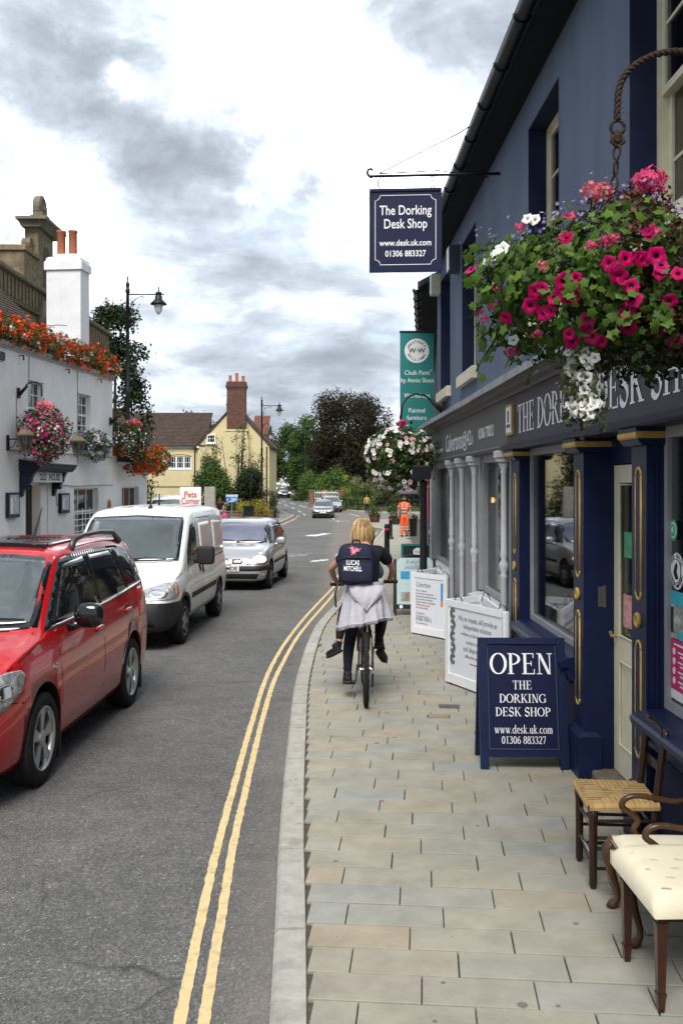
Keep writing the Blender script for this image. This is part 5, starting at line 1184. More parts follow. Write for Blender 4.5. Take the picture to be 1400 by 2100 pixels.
# ---- white van
wht_p = paint('white_van_paint', (.80, .81, .82))
VAN = [(-2.16,.45,.95,1.55,1.50,.76,.70),(-2.13,.32,.95,1.70,1.63,.80,.71),(-2.0,.28,.97,1.765,1.69,.83,.715),(-1.2,.26,.98,1.80,1.715,.842,.72),(-.1,.26,.98,1.80,1.715,.842,.72),(.30,.26,.98,1.78,1.70,.842,.715),(.50,.26,.98,1.725,1.65,.842,.71),(.9,.26,.975,1.42,1.36,.842,.735),(1.25,.26,.965,1.13,1.085,.838,.755),(1.36,.26,.95,1.06,1.02,.832,.735),(1.75,.25,.86,.925,.885,.80,.67),(2.0,.24,.72,.77,.74,.745,.60),(2.12,.26,.58,.62,.60,.65,.54),(2.165,.36,.48,.50,.49,.53,.46)]
def dress_van(c, near=True):
    c.wheels(.30, .195, .19, 'hubcap', 7)
    c.decal('windscreen', [(-.72, 1.09), (-.4, 1.075), (0, 1.07), (.4, 1.075), (.72, 1.09), (.665, 1.60), (.64, 1.66), (0, 1.69), (-.64, 1.66), (-.665, 1.60)], 'front', gloss_b, .003, .07)
    c.decal('windscreen', [(-.685, 1.115), (-.4, 1.10), (0, 1.095), (.4, 1.10), (.685, 1.115), (.635, 1.60), (.61, 1.635), (0, 1.665), (-.61, 1.635), (-.635, 1.60)], 'front', pale2, .006, .06)
    c.decal('side_window', [(1.04, 1.05), (.98, 1.16), (.55, 1.55), (.36, 1.585), (.22, 1.58), (.22, 1.0), (.95, 1.0)], 'side', gloss_b, .003, .07, both=True); c.decal('side_window', [(.90, 1.06), (.55, 1.50), (.38, 1.55), (.26, 1.545), (.26, 1.03)], 'side', sideglass, .006, .07, both=True)
    c.decal('headlight', [(20, .73), (30, .80), (41, .845), (52, .86), (55, .81), (56, .70), (52, .665), (30, .645), (19, .65)], 'wrap', lens_m, .008, .04, cx=1.1, both=True)
    c.decal('headlight_bulb', [(34+6*cos(a), .73+.05*sin(a)) for a in [2*pi*i/16 for i in range(16)]], 'wrap', chrome_m, .012, .03, cx=1.1, both=True); c.decal('indicator', [(50, .69), (54, .70), (53.5, .82), (50, .83)], 'wrap', mat('amber_lens', (.55, .30, .12), .15, .3, 30), .012, .04, cx=1.1, both=True)
    c.decal('bumper', [(-62, .27), (62, .27), (62, .56), (58, .60), (40, .615), (20, .62), (-20, .62), (-40, .615), (-58, .60), (-62, .56)], 'wrap', plast_m2, .016, .06, cx=1.1)
    c.decal('lower_intake', [(-30, .34), (30, .34), (27, .42), (-27, .42)], 'wrap', under_m, .020, .06, cx=1.1)
    c.decal('grille', [(-.36, .64), (.36, .64), (.30, .71), (-.30, .71)], 'front', gloss_b, .008, .06)
    c.decal('side_moulding', [(.92, .56), (.92, .63), (-.95, .63), (-.95, .56)], 'side', plast_m2, .010, .1, both=True)
    c.decal('arch_trim', [(1.36+.385*cos(radians(t)), .30+.385*sin(radians(t))) for t in range(0, 171, 10)]+[(1.36+.35*cos(radians(t)), .30+.35*sin(radians(t))) for t in range(170, -1, -10)], 'side', plast_m2, .010, .05, both=True)
    c.seam([(.98, 1.02), (.96, .70), (.92, .42), (.96, .30)], .009); c.seam([(.16, 1.64), (.16, 1.0), (.14, .4)], .009); c.seam([(-.95, 1.60), (-.95, .72), (-.78, .5), (-.7, .36)], .009); c.seam([(.16, 1.64), (-.95, 1.63)], .009); c.seam([(.95, .36), (-.75, .36)], .009); c.seam([(1.36, .94), (1.78, .86)], .009); c.seam([(-.9, 1.0), (-2.1, 1.0)], .012)
    c.decal('window_pressing', [(.02, 1.08), (.02, 1.56), (-.84, 1.56), (-.84, 1.08)], 'side', c.body_mat, .010, .12, both=True); c.decal('window_pressing', [(-1.06, 1.08), (-1.06, 1.56), (-1.95, 1.52), (-1.98, 1.08)], 'side', c.body_mat, .010, .12, both=True)
    for x in (.26, .06): c.decal('door_handle', [(x-.05, .88), (x+.05, .88), (x+.05, .96), (x-.05, .96)] if x > .1 else [(x-.035, .84), (x+.035, .84), (x+.035, .98), (x-.035, .98)], 'side', plast_m2, .014, .04, both=True)
    c.mirror(.80, .90, 1.14, plast_m2, 1.05, True)
    c.wiper((.0, 1.085), (.55, 1.11)); c.wiper((-.6, 1.09), (-.1, 1.11))
    for y in (-.42, -.14, .14, .42): c.decal('roof_rib', [(.25, y-.03), (.25, y+.03), (-1.9, y+.03), (-1.9, y-.03)], 'top', c.body_mat, .012, .2)
    B = MB(); B.box(-1.9, 1.85, -.62, .62, .2, .30); B.build('underside', under_m, c.root)
v = Car('white_van', 'white panel van with black bumper queued behind the red estate car', VAN, (1.36, -1.356), .345, wht_p); dress_van(v)
B = MB(); B.tube([(.30, .10, 1.775), (.26, .10, 1.82)], [.035, .02], 8); B.tube([(.26, .10, 1.82), (.22, .10, 1.98), (.12, .10, 2.18)], [.010, .006, .003], 6); B.tube([(-.6, .02, 1.79), (-.62, .02, 1.98)], [.02, .006], 6); B.build('aerial', plast_m2, v.root)
v.place(-2.86, 14.47, -.045, -1)

# ---- silver hatchback with lamps on
sil_p = paint('silver_paint', (.42, .43, .45), .45, .3)
CLIO = [(-1.9,.40,.80,.88,.87,.58,.50),(-1.86,.28,.88,1.05,1.02,.70,.56),(-1.7,.22,.93,1.28,1.24,.77,.58),(-1.45,.19,.94,1.37,1.32,.80,.58),(-.6,.18,.92,1.42,1.365,.82,.59),(.05,.18,.90,1.405,1.35,.82,.59),(.25,.18,.895,1.37,1.31,.82,.585),(.65,.18,.88,1.14,1.09,.82,.63),(1.0,.18,.87,.96,.92,.815,.69),(1.1,.18,.86,.92,.89,.81,.70),(1.5,.19,.80,.84,.81,.785,.66),(1.75,.20,.70,.73,.71,.73,.59),(1.87,.24,.57,.60,.58,.64,.52),(1.905,.34,.46,.49,.48,.53,.46)]
def dress_hatch(c, glass, lit=True, near=True, txt=None, body2=None):
    c.wheels(.29, .19, .185, 'hubcap', 8)
    c.decal('windscreen', [(-.68, .935), (-.4, .925), (0, .92), (.4, .925), (.68, .935), (.57, 1.30), (.3, 1.335), (0, 1.34), (-.3, 1.335), (-.57, 1.30)], 'front', gloss_b, .003, .08)
    c.decal('windscreen', [(-.64, .955), (-.4, .947), (0, .943), (.4, .947), (.64, .955), (.545, 1.285), (.3, 1.315), (0, 1.32), (-.3, 1.315), (-.545, 1.285)], 'front', glass, .006, .07)
    c.decal('window_surround', [(.92, .91), (.30, 1.29), (-.2, 1.32), (-1.1, 1.30), (-1.48, 1.24), (-1.66, .98), (-1.5, .95)], 'side', gloss_b, .003, .08, both=True)
    c.decal('side_window', [(.76, .94), (.26, 1.265), (-.25, 1.295), (-.25, .945)], 'side', sideglass, .006, .08, both=True); c.decal('side_window', [(-.33, .945), (-.33, 1.295), (-1.08, 1.275), (-1.38, 1.22), (-1.54, .98)], 'side', sideglass, .006, .08, both=True)
    lm = mat('lit_headlamp', (.7, .6, .45), .1, .3, 20, emit=((1, .66, .30), 1.3)) if lit else lens_m
    c.decal('headlight', [(20, .60), (28, .70), (38, .77), (48, .78), (52, .72), (52, .62), (44, .565), (22, .555)], 'wrap', lens_m, .008, .04, cx=.9, both=True)
    c.decal('headlight_bulb', [(38+8*cos(a), .65+.06*sin(a)) for a in [2*pi*i/16 for i in range(16)]], 'wrap', lm, .012, .03, cx=.9, both=True)
    c.decal('grille', [(6, .565), (17, .565), (19, .60), (16, .655), (7, .655)], 'wrap', gloss_b, .006, .05, cx=.9, both=True)
    c.decal('bumper_strip', [(-58, .43), (58, .43), (58, .52), (-58, .52)], 'wrap', plast_m2, .010, .06, cx=.9)
    c.decal('lower_intake', [(-32, .27), (32, .27), (34, .37), (-34, .37)], 'wrap', under_m, .006, .06, cx=.9)
    c.decal('fog_lamp', [(43+3.4*cos(a), .325+.035*sin(a)) for a in [2*pi*i/14 for i in range(14)]], 'wrap', lens_m, .010, .03, cx=.9, both=True)
    c.decal('splitter', [(-60, .19), (60, .19), (60, .225), (-60, .225)], 'wrap', plast_m2, .005, .08, cx=.9)
    if near:
        c.decal('side_moulding', [(.78, .50), (.78, .565), (-.85, .565), (-.85, .50)], 'side', plast_m2, .008, .1, both=True)
        c.seam([(.86, .90), (.84, .6), (.80, .25)], .009); c.seam([(-.29, .93), (-.29, .3)], .009); c.seam([(-1.1, .95), (-1.05, .7), (-.85, .5), (-.75, .27)], .009); c.seam([(.8, .25), (-.75, .25)], .008)
        for x in (-.18, -.95): c.decal('door_handle', [(x-.09, .80), (x+.09, .80), (x+.09, .84), (x-.09, .84)], 'side', c.body_mat, .02, .05, both=True)
        c.wiper((.05, .94), (.52, .965)); c.wiper((-.5, .94), (-.0, .97)); c.decal('sun_roof', [(-.05, -.38), (-.05, .38), (-.75, .38), (-.75, -.38)], 'top', carglass, .006, .1)
    c.mirror(.58, .83, .96, c.body_mat, .95)
    if txt: c.plate(c.ray('front', 0, .475)[0].x+.012, .475, txt)
    B = MB(); B.box(-1.7, 1.65, -.6, .6, .15, .24); B.build('underside', under_m, c.root)
k = Car('silver_hatchback', 'silver hatchback with its headlights on behind the white van', CLIO, (1.205, -1.267), .335, sil_p); dress_hatch(k, paleglass, True, True, 'Y54 MDE')
B = MB(); x = k.ray('front', 0, .61)[0].x+.012; B.tube([(x, .0, .67), (x, .05, .61), (x, 0, .55), (x, -.05, .61), (x, 0, .67)], .010, 4, cap=False); B.build('diamond_badge', chrome_m, k.root)
k.decal('nose_panel', [(-5, .54), (5, .54), (6, .67), (-6, .67)], 'wrap', sil_p, .010, .04, cx=.9)
k.place(-2.17, 21.44, -.07, -1)

# ---- parked white van by the pub and its sign boards
pv = Car('parked_van', 'white van parked by the pub wing behind a shop board', VAN, (1.36, -1.356), .345, wht_p, hi=False); dress_van(pv); pv.place(-5.62, 32.6, .15, -1); pv.root.scale = (1, 1, 1.07)
pb_ = thing('shop_board', 'white shop board with red lettering on two posts beyond the white van', 'sign', (-4.42, 28.6, zt(28.6)+.04), 0)
B = MB(); B.rbox(-.31, .31, -.02, .02, 1.42, 2.03, .004); bo = B.build('board', letter_m, pb_); B = MB(); B.box(-.31, -.27, .021, .06, 0, 2.0); B.build('post', wtrim_m, pb_); B = MB(); B.box(.27, .31, .021, .06, 0, 2.0); B.build('post', wtrim_m, pb_)
rl = mat('red_lettering', (.60, .07, .03), .5, .05)
letter(text_mesh('Pets', .25, fit=.36, bold=.006), rl, bo, frame_M((0, -.0205, 1.80), (1, 0, 0))); letter(text_mesh('Corner', .25, fit=.54, bold=.006), rl, bo, frame_M((0, -.0205, 1.61), (1, 0, 0)))
gp = thing('grey_panel_board', 'plain weathered grey board standing beside the shop board', 'board', (-4.1, 29.2, zt(29)+.04), 0)
B = MB(); B.rbox(-.0, .30, -.02, .02, 1.0, 2.04, .004); B.build('board', mat('weathered_ply', (.34, .32, .29), .8, .15, 6, dirt=.2), gp); B = MB(); B.box(.30, .34, -.02, .02, 0, 2.04); B.build('post', mat('aged_timber', (.20, .17, .14), .8, .2, 9), gp)
B = MB(); B.box(0, .04, .021, .06, 0, 1.1); B.build('post', MATS['aged_timber'], gp)

# ---- vehicles further along the road
gry_p = paint('steel_grey_paint', (.17, .175, .185), .4); blk_p = paint('black_paint', (.010, .010, .012), .1); drk_p = paint('dark_blue_paint', (.02, .025, .04), .2)
GOLF = [(r[0]*1.09, r[1], r[2]*1.03, r[3]*1.045, r[4]*1.045, r[5]*1.07, r[6]*1.07) for r in CLIO]
g = Car('grey_hatchback', 'dark silver hatchback coming round the bend, in front of a paler car', GOLF, (1.3, -1.3), .35, gry_p, hi=False); dress_hatch(g, pale2, False, False, ' '); g.place(-1.48, 79.9, -.0, -1)
B = MB(); x = g.ray('front', 0, .60)[0].x+.01; B.lathe([(.065, 0), (.065, .012)], (x, 0, .60), 14, axis='x'); B.build('round_badge', chrome_m, g.root)
s2 = Car('silver_estate_car', 'pale silver car half hidden behind the dark silver hatchback', GOLF, (1.3, -1.3), .35, sil_p, hi=False); dress_hatch(s2, pale2, False, False); s2.place(-.98, 90.5, .12, -1)
b1 = Car('black_car', 'small black car with lamps lit coming down the far road', CLIO, (1.205, -1.267), .335, blk_p, hi=False); dress_hatch(b1, pale2, True, False, ' '); b1.place(-7.25, 122, .14, -1)
PICK = [(r[0]*1.05, r[1]+.12, r[2]+.12, r[3]+.30, r[4]+.28, r[5]*1.08, r[6]*1.05) for r in CLIO]
p1 = Car('white_pickup', 'white pickup with yellow roof markings following the black car', PICK, (1.26, -1.33), .39, wht_p, hi=False)
p1.wheels(.36, .2, .2, 'hubcap', 6); p1.decal('windscreen', [(-.66, 1.10), (0, 1.09), (.66, 1.10), (.55, 1.52), (-.55, 1.52)], 'front', pale2, .006, .12); p1.decal('grille', [(-30, .62), (30, .62), (30, .78), (-30, .78)], 'wrap', gloss_b, .01, .08, cx=.9); p1.decal('headlight', [(34, .68), (52, .68), (52, .82), (36, .80)], 'wrap', lens_m, .012, .06, cx=.9, both=True); p1.decal('bumper', [(-58, .34), (58, .34), (58, .56), (-58, .56)], 'wrap', plast_m2, .012, .08, cx=.9); p1.mirror(.6, .9, 1.12, plast_m2, 1.0)
for y in (-.45, -.15, .15, .45): B = MB(); B.box(.1, .2, y-.11, y+.11, 1.68, 1.80); B.build('roof_marker', mat('hazard_yellow', (.75, .60, .03), .5), p1.root)
p1.place(-8.6, 129, .15, -1)
v2 = Car('white_delivery_van', 'white delivery van just behind the white pickup on the far road', VAN, (1.36, -1.356), .345, wht_p, hi=False); dress_van(v2); v2.place(-8.5, 151, .22, -1); v2.root.scale = (1.1, 1.1, 1.1)
t1 = thing('white_truck', 'tall white box truck at the far end of the traffic', 'truck', (-10.4, 188, zt(188)-.1), atan2(-1, .2))
B = MB(); B.rbox(-4, 1.2, -1.15, 1.15, .7, 2.9, .1); B.build('box_body', wht_p, t1); B = MB(); B.prism([(1.25, .5), (2.9, .5), (2.9, 1.3), (2.5, 2.2), (1.25, 2.4)], -1.05, 1.05); cb = B.build('cab', wht_p, t1); B = MB(); B.prism([(2.905, 1.3), (2.915, 1.3), (2.56, 2.1), (2.55, 2.1)], -.95, .95); B.build('windscreen', pale2, cb)
B = MB(); B.box(2.9, 2.95, -1.0, 1.0, .5, .8); B.build('bumper', plast_m2, cb)
for x in (-3, 2): 
    for y in (-1, 1): B = MB(); B.lathe([(.45, -.12), (.45, .12)], (x, y, .45), 14, axis='y'); B.build('wheel', tyre_m, t1)
for nm, lb, x, y, f, m in (('dark_suv', 'dark blue car near the far kerb by the hedge', -7.0, 164, .3, drk_p), ('white_car', 'white car just left of the dark blue car far away', -8.9, 180, .3, wht_p), ('dark_van', 'dark van on the far left of the distant traffic', -12.8, 176, .2, blk_p)):
    q = Car(nm, lb, PICK if nm != 'dark_van' else VAN, (1.26, -1.33), .36, m, hi=False)
    if nm == 'dark_van': dress_van(q)
    else: dress_hatch(q, pale2, False, False)
    q.place(x, y, f, -1)

# ================================================================== things on the pavement
board_n = mat('navy_board_paint', (.0085, .0115, .044), .38, .10, 6)
# ---- OPEN board
ob = thing('a_board', 'navy open a-board with white serif lettering standing on the paving beside the shop door', 'a-board', (1.31, 6.97, 0), radians(-1.5))
TL = radians(12)
Mf = Matrix.Translation((0, 0, 0)) @ Matrix.Rotation(-TL, 4, 'X')
B = MB(); B.box(-.255, .255, .004, .022, .13, .88, Mf); pnl = B.build('panel', board_n, ob)
for x in (-.315, .255): B = MB(); B.rbox(x, x+.06, -.012, .03, 0, .932, .004, Mf); B.build('leg', navy_m, ob)
B = MB(); B.box(-.255, .255, -.010, .028, .885, .932, Mf); B.build('rail', navy_m, ob); B = MB(); B.box(-.255, .255, -.010, .028, .085, .13, Mf); B.build('rail', navy_m, ob)
B = MB(); B.tube([(-.247, .003, .14), (-.247, .003, .875), (.247, .003, .875), (.247, .003, .14), (-.247, .003, .14)], .004, 5, M=Mf); B.build('bead', mat('worn_bead', (.06, .08, .14), .5), ob)
Mr = Matrix.Translation((0, .385, 0)) @ Matrix.Rotation(radians(11), 4, 'X')
B = MB(); B.box(-.255, .255, -.02, -.002, .13, .88, Mr); B.build('rear_panel', board_n, ob)
for x in (-.315, .255): B = MB(); B.rbox(x, x+.06, -.03, .012, 0, .925, .004, Mr); B.build('leg', navy_m, ob)
for x in (-.29, .27): B = MB(); B.tube([(x, .06, .28), (x, .16, .24), (x, .30, .28)], .004, 5); B.build('stay_chain', iron_b, ob)
for s, z, h, ft in (('OPEN', .745, .150, .46), ('THE', .592, .062, .14), ('DORKING', .497, .062, .34), ('DESK SHOP', .402, .062, .40), ('www.desk.uk.com', .280, .060, .42), ('01306 883327', .205, .054, .32)):
    letter(serif_mesh(s, h, fit=ft), letter_m, pnl, Mf @ frame_M((0, .0035, z), (1, 0, 0)))

# ---- white triangular boards of the grey shop
frame_w = mat('white_board_frame', (.80, .81, .84), .4, .04, 8); sheet_w = mat('printed_white_sheet', (.74, .76, .82), .35, .03); txt_g = mat('grey_print', (.22, .22, .26), .6); txt_r = mat('red_print', (.55, .12, .12), .6)
def tri_board(pts, z0, z1, label, which):
    t = thing('triangular_board', label, 'notice board', (pts[0][0], pts[0][1], 0)); t['group'] = 'white triangular boards outside the grey shop'
    P = [Vector((p[0]-pts[0][0], p[1]-pts[0][1], 0)) for p in pts]; out = None
    for i in range(3):
        a, b = P[i], P[(i+1) % 3]; d = (b-a); L = d.length; d.normalize(); n = Vector((d.y, -d.x, 0))
        M = Matrix(((d.x, -n.x, 0, a.x), (d.y, -n.y, 0, a.y), (0, 0, 1, 0), (0, 0, 0, 1)))
        fw = .065; B = MB()
        B.rbox(.002, fw, .0, .03, z0, z1, .004, M); B.rbox(L-fw, L-.002, .0, .03, z0, z1, .004, M); B.box(fw, L-fw, .001, .029, z1-fw, z1-.001, M); B.box(fw, L-fw, .001, .029, z0+.001, z0+fw+.03, M)
        fr = B.build('frame', frame_w, t)
        C = MB(); C.box(fw, L-fw, .010, .022, z0+fw+.03, z1-fw, M); sh = C.build('sheet', sheet_w, fr)
        T = lambda me, m, x, z: letter(me, m, sh, M @ frame_M((x, .0092, z), (1, 0, 0)))
        if i == 0 and which == 1:
            w = L-2*fw
            for k, (s, z, sz, ft, m) in enumerate((('We, on request, will provide an', .70, .075, .86, txt_g), ('independent valuation', .625, .07, .62, txt_g), ('written on fine furniture, desks', .55, .045, .74, txt_g), ('restore and repair', .475, .055, .5, txt_g), ('and dispose of items', .405, .07, .62, txt_g), ('effective and discreet', .335, .045, .55, txt_g))):
                T(text_mesh(s, sz, fit=ft*w*.82), m, fw+w*.54, z)
            C = MB(); C.box(fw+w*.4, fw+w*.72, .0085, .0095, .262, .274, M); C.build('red_print_line', txt_r, sh)
            C = MB()
            for j in range(5):
                cz = .22+.115*j; s_ = 1 if j % 2 else -1
                for r in (.052, .036, .02): C.tube([(fw+.075+s_*r*cos(a)*.9, .0085, cz+.05+r*sin(a)) for a in [radians(-150+300*q/14) for q in range(15)]], .0042, 4, M=M)
            C.build('scroll_print', ink, sh)
        if i == 0 and which == 2:
            w = L-2*fw; x0 = fw+.05*w
            me = text_mesh('Culvertons', .10, 'LEFT', shear=.3, fit=.5*w); T(me, txt_g, x0, .68)
            for j, (ln, m) in enumerate(((.40, txt_g), (.62, txt_g), (.72, txt_g), (.60, txt_g), (.68, txt_g), (.50, txt_r), (.42, txt_r), (0, None), (.3, txt_g), (.46, txt_g))):
                if m: T(text_mesh(['Visit our website at', 'www.culvertons.com and find out', 'more about the professional services', 'we can provide or call today to', 'arrange a valuation or consultation', 'Ownership and insurance', 'just a phone call away', '', '42 West Street', 'Dorking Surrey'][j], .034, 'LEFT', fit=ln*w), m, x0, .60-.038*j)
            T(text_mesh('01306 770212', .06, 'LEFT', fit=.55*w, bold=.001), txt_g, x0, .215); T(text_mesh('www.culvertons.com', .03, 'LEFT', fit=.4*w), txt_g, x0, .165)
            for zz0, zz1, m in ((.50, .73, mat('blue_print', (.03, .25, .62), .5)), (.42, .50, mat('orange_print', (.70, .18, .05), .5))): C = MB(); C.box(L-fw-.05, L-fw-.012, .0085, .0095, zz0, zz1, M); C.build('colour_strip', m, sh)
        if i == 0: 
            C = MB(); C.box(L-.05, L-.02, -.004, -.0005, .62, .74, M); C.build('hinge', rust_m, fr)
    for i in range(3):
        a = P[i]*.72+(P[0]+P[1]+P[2])/3*.28; C = MB(); C.tube([(a.x, a.y, z1-.05), (a.x+.03, a.y+.02, z1+.05), (a.x+.07, a.y, z1+.02), (a.x+.10, a.y-.05, z1-.06), (a.x+.02, a.y-.02, z1-.03)], .006, 5); C.build('wire_catch', iron_b, t)
    for i in range(3): a = P[i]*.8+(P[0]+P[1]+P[2])/3*.2; C = MB(); C.tube([(a.x, a.y, 0), (a.x, a.y, z0)], .015, 6); C.build('foot', iron_b, t)
tri_board([(1.06, 10.0), (1.515, 8.98), (1.50, 10.35)], .02, .86, 'white triangular notice board with black scroll print behind the navy open board', 1)
tri_board([(.94, 13.25), (1.36, 12.68), (1.36, 13.95)], .02, .84, 'white triangular notice board with blue and orange strip beside the black post', 2)

# ---- rounded top a-board and teal chalk board further on
wb = thing('rounded_a_board', 'pale blue round topped a-board with dark legs beyond the white triangular boards', 'a-board', (1.14, 15.07, 0))
Mw = Matrix.Rotation(radians(-10), 4, 'X'); pale_b = mat('pale_blue_print', (.46, .60, .62), .45, .06, 4)
arch = [(-.285, .17), (.285, .17), (.285, .80)]+[(.285*cos(radians(t)), .80+.145*sin(radians(t))) for t in range(10, 171, 10)]+[(-.285, .80)]
B = MB(); B.prism(arch, 0, .02, 'xz', Mw); wp = B.build('panel', pale_b, wb)
for x in (-.325, .287): B = MB(); B.rbox(x, x+.038, -.01, .035, 0, .87, .004, Mw); B.build('leg', plast_m2, wb)
B = MB(); B.box(-.286, .286, -.008, .028, .10, .168, Mw); fb = B.build('base_rail', plast_m2, wb)
Mb = Matrix.Translation((0, .33, 0)) @ Matrix.Rotation(radians(10), 4, 'X'); B = MB(); B.prism(arch, -.02, 0, 'xz', Mb); B.build('rear_panel', plast_m2, wb)
for x in (-.325, .287): B = MB(); B.rbox(x, x+.038, -.03, .01, 0, .87, .004, Mb); B.build('leg', plast_m2, wb)
for s, z, ft, sz in (('A world of', .83, .34, .11), ('possibilities', .75, .36, .09)): letter(text_mesh(s, sz, shear=.25, fit=ft), txt_g, wp, Mw @ frame_M((.02, -.001, z), (1, 0, 0)))
for x0, x1, z0, z1, nm, m in ((-.22, -.08, .56, .68, 'print_blue', (.05, .28, .50)), (-.22, -.08, .22, .36, 'print_hands', (.30, .30, .32)), (-.16, -.10, .22, .34, 'print_skin', (.42, .22, .14))):
    B = MB(); B.box(x0, x1, -.003-.002*(nm == 'print_skin'), -.0005, z0, z1, Mw); B.build(nm, mat(nm, m, .5, .3, 14), wp)
B = MB(); B.prism([(-.03, .2), (.26, .2), (.26, .63), (.2, .66), (.0, .62), (-.04, .4)], -.003, -.0005, 'xz', Mw); B.build('print_tin', mat('print_tin', (.62, .66, .68), .4, .2, 8), wp)
B = MB(); B.tube([(.14*cos(a)+.11, -.004, .61+.03*sin(a)) for a in [2*pi*i/20 for i in range(21)]], .006, 4, M=Mw); B.build('print_lid', ink, wp)
letter(text_mesh('C', .07), letter_m, fb, Mw @ frame_M((.03, -.009, .134), (1, 0, 0))); B = MB(); B.lathe([(.028, 0), (.028, -.003)], (-.22, -.0085, .134), 14, M=Mw, axis='y'); B.build('badge', letter_m, wb)
tbd = thing('chalk_board', 'teal framed dark board with white oval badge standing behind the black post', 'board', (1.47, 19.0, 0))
B = MB(); B.box(-.27, .27, .0, .02, .08, .82); cbp = B.build('panel', mat('blackboard', (.02, .024, .034), .6, .3, 6), tbd)
for a in ((-.31, -.27, 0, .86), (.27, .31, 0, .86)): B = MB(); B.box(a[0], a[1], -.01, .03, a[2], a[3]); B.build('post', teal_m, tbd)
for z in (.821, .04): B = MB(); B.box(-.27, .27, -.008, .028, z, z+.04); B.build('rail', teal_m, tbd)
B = MB(); B.lathe([(.10, 0), (.10, -.004)], (.02, 0, .70), 24, axis='y', sx=1.0, sy=.85); B.build('oval_badge', white_v, tbd); letter(text_mesh('W·W', .05), ink, tbd, frame_M((.02, -.006, .70), (1, 0, 0)))

# ---- posts and bollards
bp = thing('black_post', 'tall black iron post carrying the white flower basket by the grey shop', 'post', (1.18, 14.06, 0))
B = MB(); B.lathe([(.075, 0), (.075, .25), (.055, .28), (.05, 2.0), (.06, 2.02), (.06, 2.06), (.0, 2.1)], (0, 0, 0), 14); B.build('shaft', black_m, bp, smooth=True)
B = MB(); B.rbox(-.16, .10, -.12, .12, 2.10, 2.30, .02); B.build('cradle', black_m, bp)
def bollard(x, y, label):
    t = thing('bollard', label, 'bollard', (x, y, zt(y)), group='black bollards along the kerb')
    B = MB(); B.smooth = True; B.lathe([(.13, 0), (.13, .05), (.105, .09), (.085, .12), (.07, .86), (.085, .87), (.085, .90), (.07, .905)], (0, 0, 0), 16); B.build('shaft', black_m, t)
    B = MB(); B.lathe([(.0735, .80), (.0735, .86)], (0, 0, 0), 16); B.build('red_band', red_m, t)
    B = MB(); B.smooth = True; B.lathe([(.07, .906), (.075, .94), (.06, .975), (.0, .99)], (0, 0, 0), 16); B.build('cap', black_m, t)
bollard(1.34, 28.8, 'black bollard with red band nearest on the paving ahead of the cyclist'); bollard(2.06, 41.0, 'black bollard with red band farther on, nearer the orange suited man')

# ---- lamp posts
lampglass = mat('frosted_lamp_glass', (.62, .64, .64), .2, .1, 6)
def lamp_head(B1, B2, x, z, r, M=None):
    B1.lathe([(.02, .30), (.03, .26), (.015, .2), (.03, .17), (.03, .12), (r*.35, .10), (r*.40, .02), (r*.30, .0), (r*.42, -.05), (r*.45, -.16), (r*.55, -.20), (r*.98, -.33), (r*1.0, -.37), (r*.6, -.38)], (x, 0, z), 16, M=M); B2.lathe([(r*.55, -.381), (r*.53, -.45), (r*.42, -.60), (r*.2, -.72), (.0, -.76)], (x, 0, z), 14, M=M)
def street_lamp(x, y, z0, H, arm, label, rz=0., low=None, r=.31):
    t = thing('street_lamp', label, 'street lamp', (x, y, z0), rz, 'black heritage street lamps')
    B = MB(); B.smooth = True; B.lathe([(.16, 0), (.16, .5), (.11, .6), (.10, 1.2), (.085, 1.3), (.075, H*.55), (.09, H*.555), (.09, H*.57), (.065, H*.575), (.06, H-.75), (.085, H-.74), (.085, H-.60), (.055, H-.58), (.07, H-.5), (.08, H-.42), (.05, H-.34), (.025, H-.3), (.035, H-.2), (.0, H)], (0, 0, 0), 14); B.build('post', black_m, t)
    za = H-.80; B = MB(); B.tube([(0, 0, za), (arm+.2, 0, za)], .028, 8)
    B.tube([(.07, 0, za-.75)]+[(.07+(arm*.45)*(1-cos(radians(q))), 0, za-.75+.68*sin(radians(q))) for q in range(15, 91, 15)], .014, 6)
    for cx, cz, rr in ((.17, za-.62, .11), (.2, za-.2, .12), (arm*.5, za-.13, .09)): B.tube([(cx+rr*(1-k/22)*cos(k*.5), 0, cz+rr*(1-k/22)*sin(k*.5)) for k in range(20)], .009, 5)
    B.build('arm', black_m, t, smooth=True)
    A, G = MB(), MB(); A.smooth = G.smooth = True; lamp_head(A, G, arm, za-.02, r); A.build('lamp_hood', black_m, t); G.build('lamp_globe', lampglass, t)
    if low:
        B = MB(); B.tube([(.05, 0, low)]+[(.05+.3*(1-cos(radians(q))), 0, low+.35*sin(radians(q))) for q in range(20, 181, 20)], .025, 8); B.build('arm', black_m, t, smooth=True); A, G = MB(), MB(); lamp_head(A, G, .66, low-.12, r*.75); A.build('lamp_hood', black_m, t); G.build('lamp_globe', lampglass, t)
street_lamp(-8.1, 37, -.3, 10.3, 1.17, 'tall black street lamp rising behind the white pub with one lamp arm')
street_lamp(-6.05, 74.2, zt(74), 9.4, 1.33, 'black street lamp with two lamp arms in front of the yellow house', low=6.9)
street_lamp(-4.5, 113, zt(113), 8.4, 1.1, 'slim black street lamp standing before the dark copper tree', r=.25)
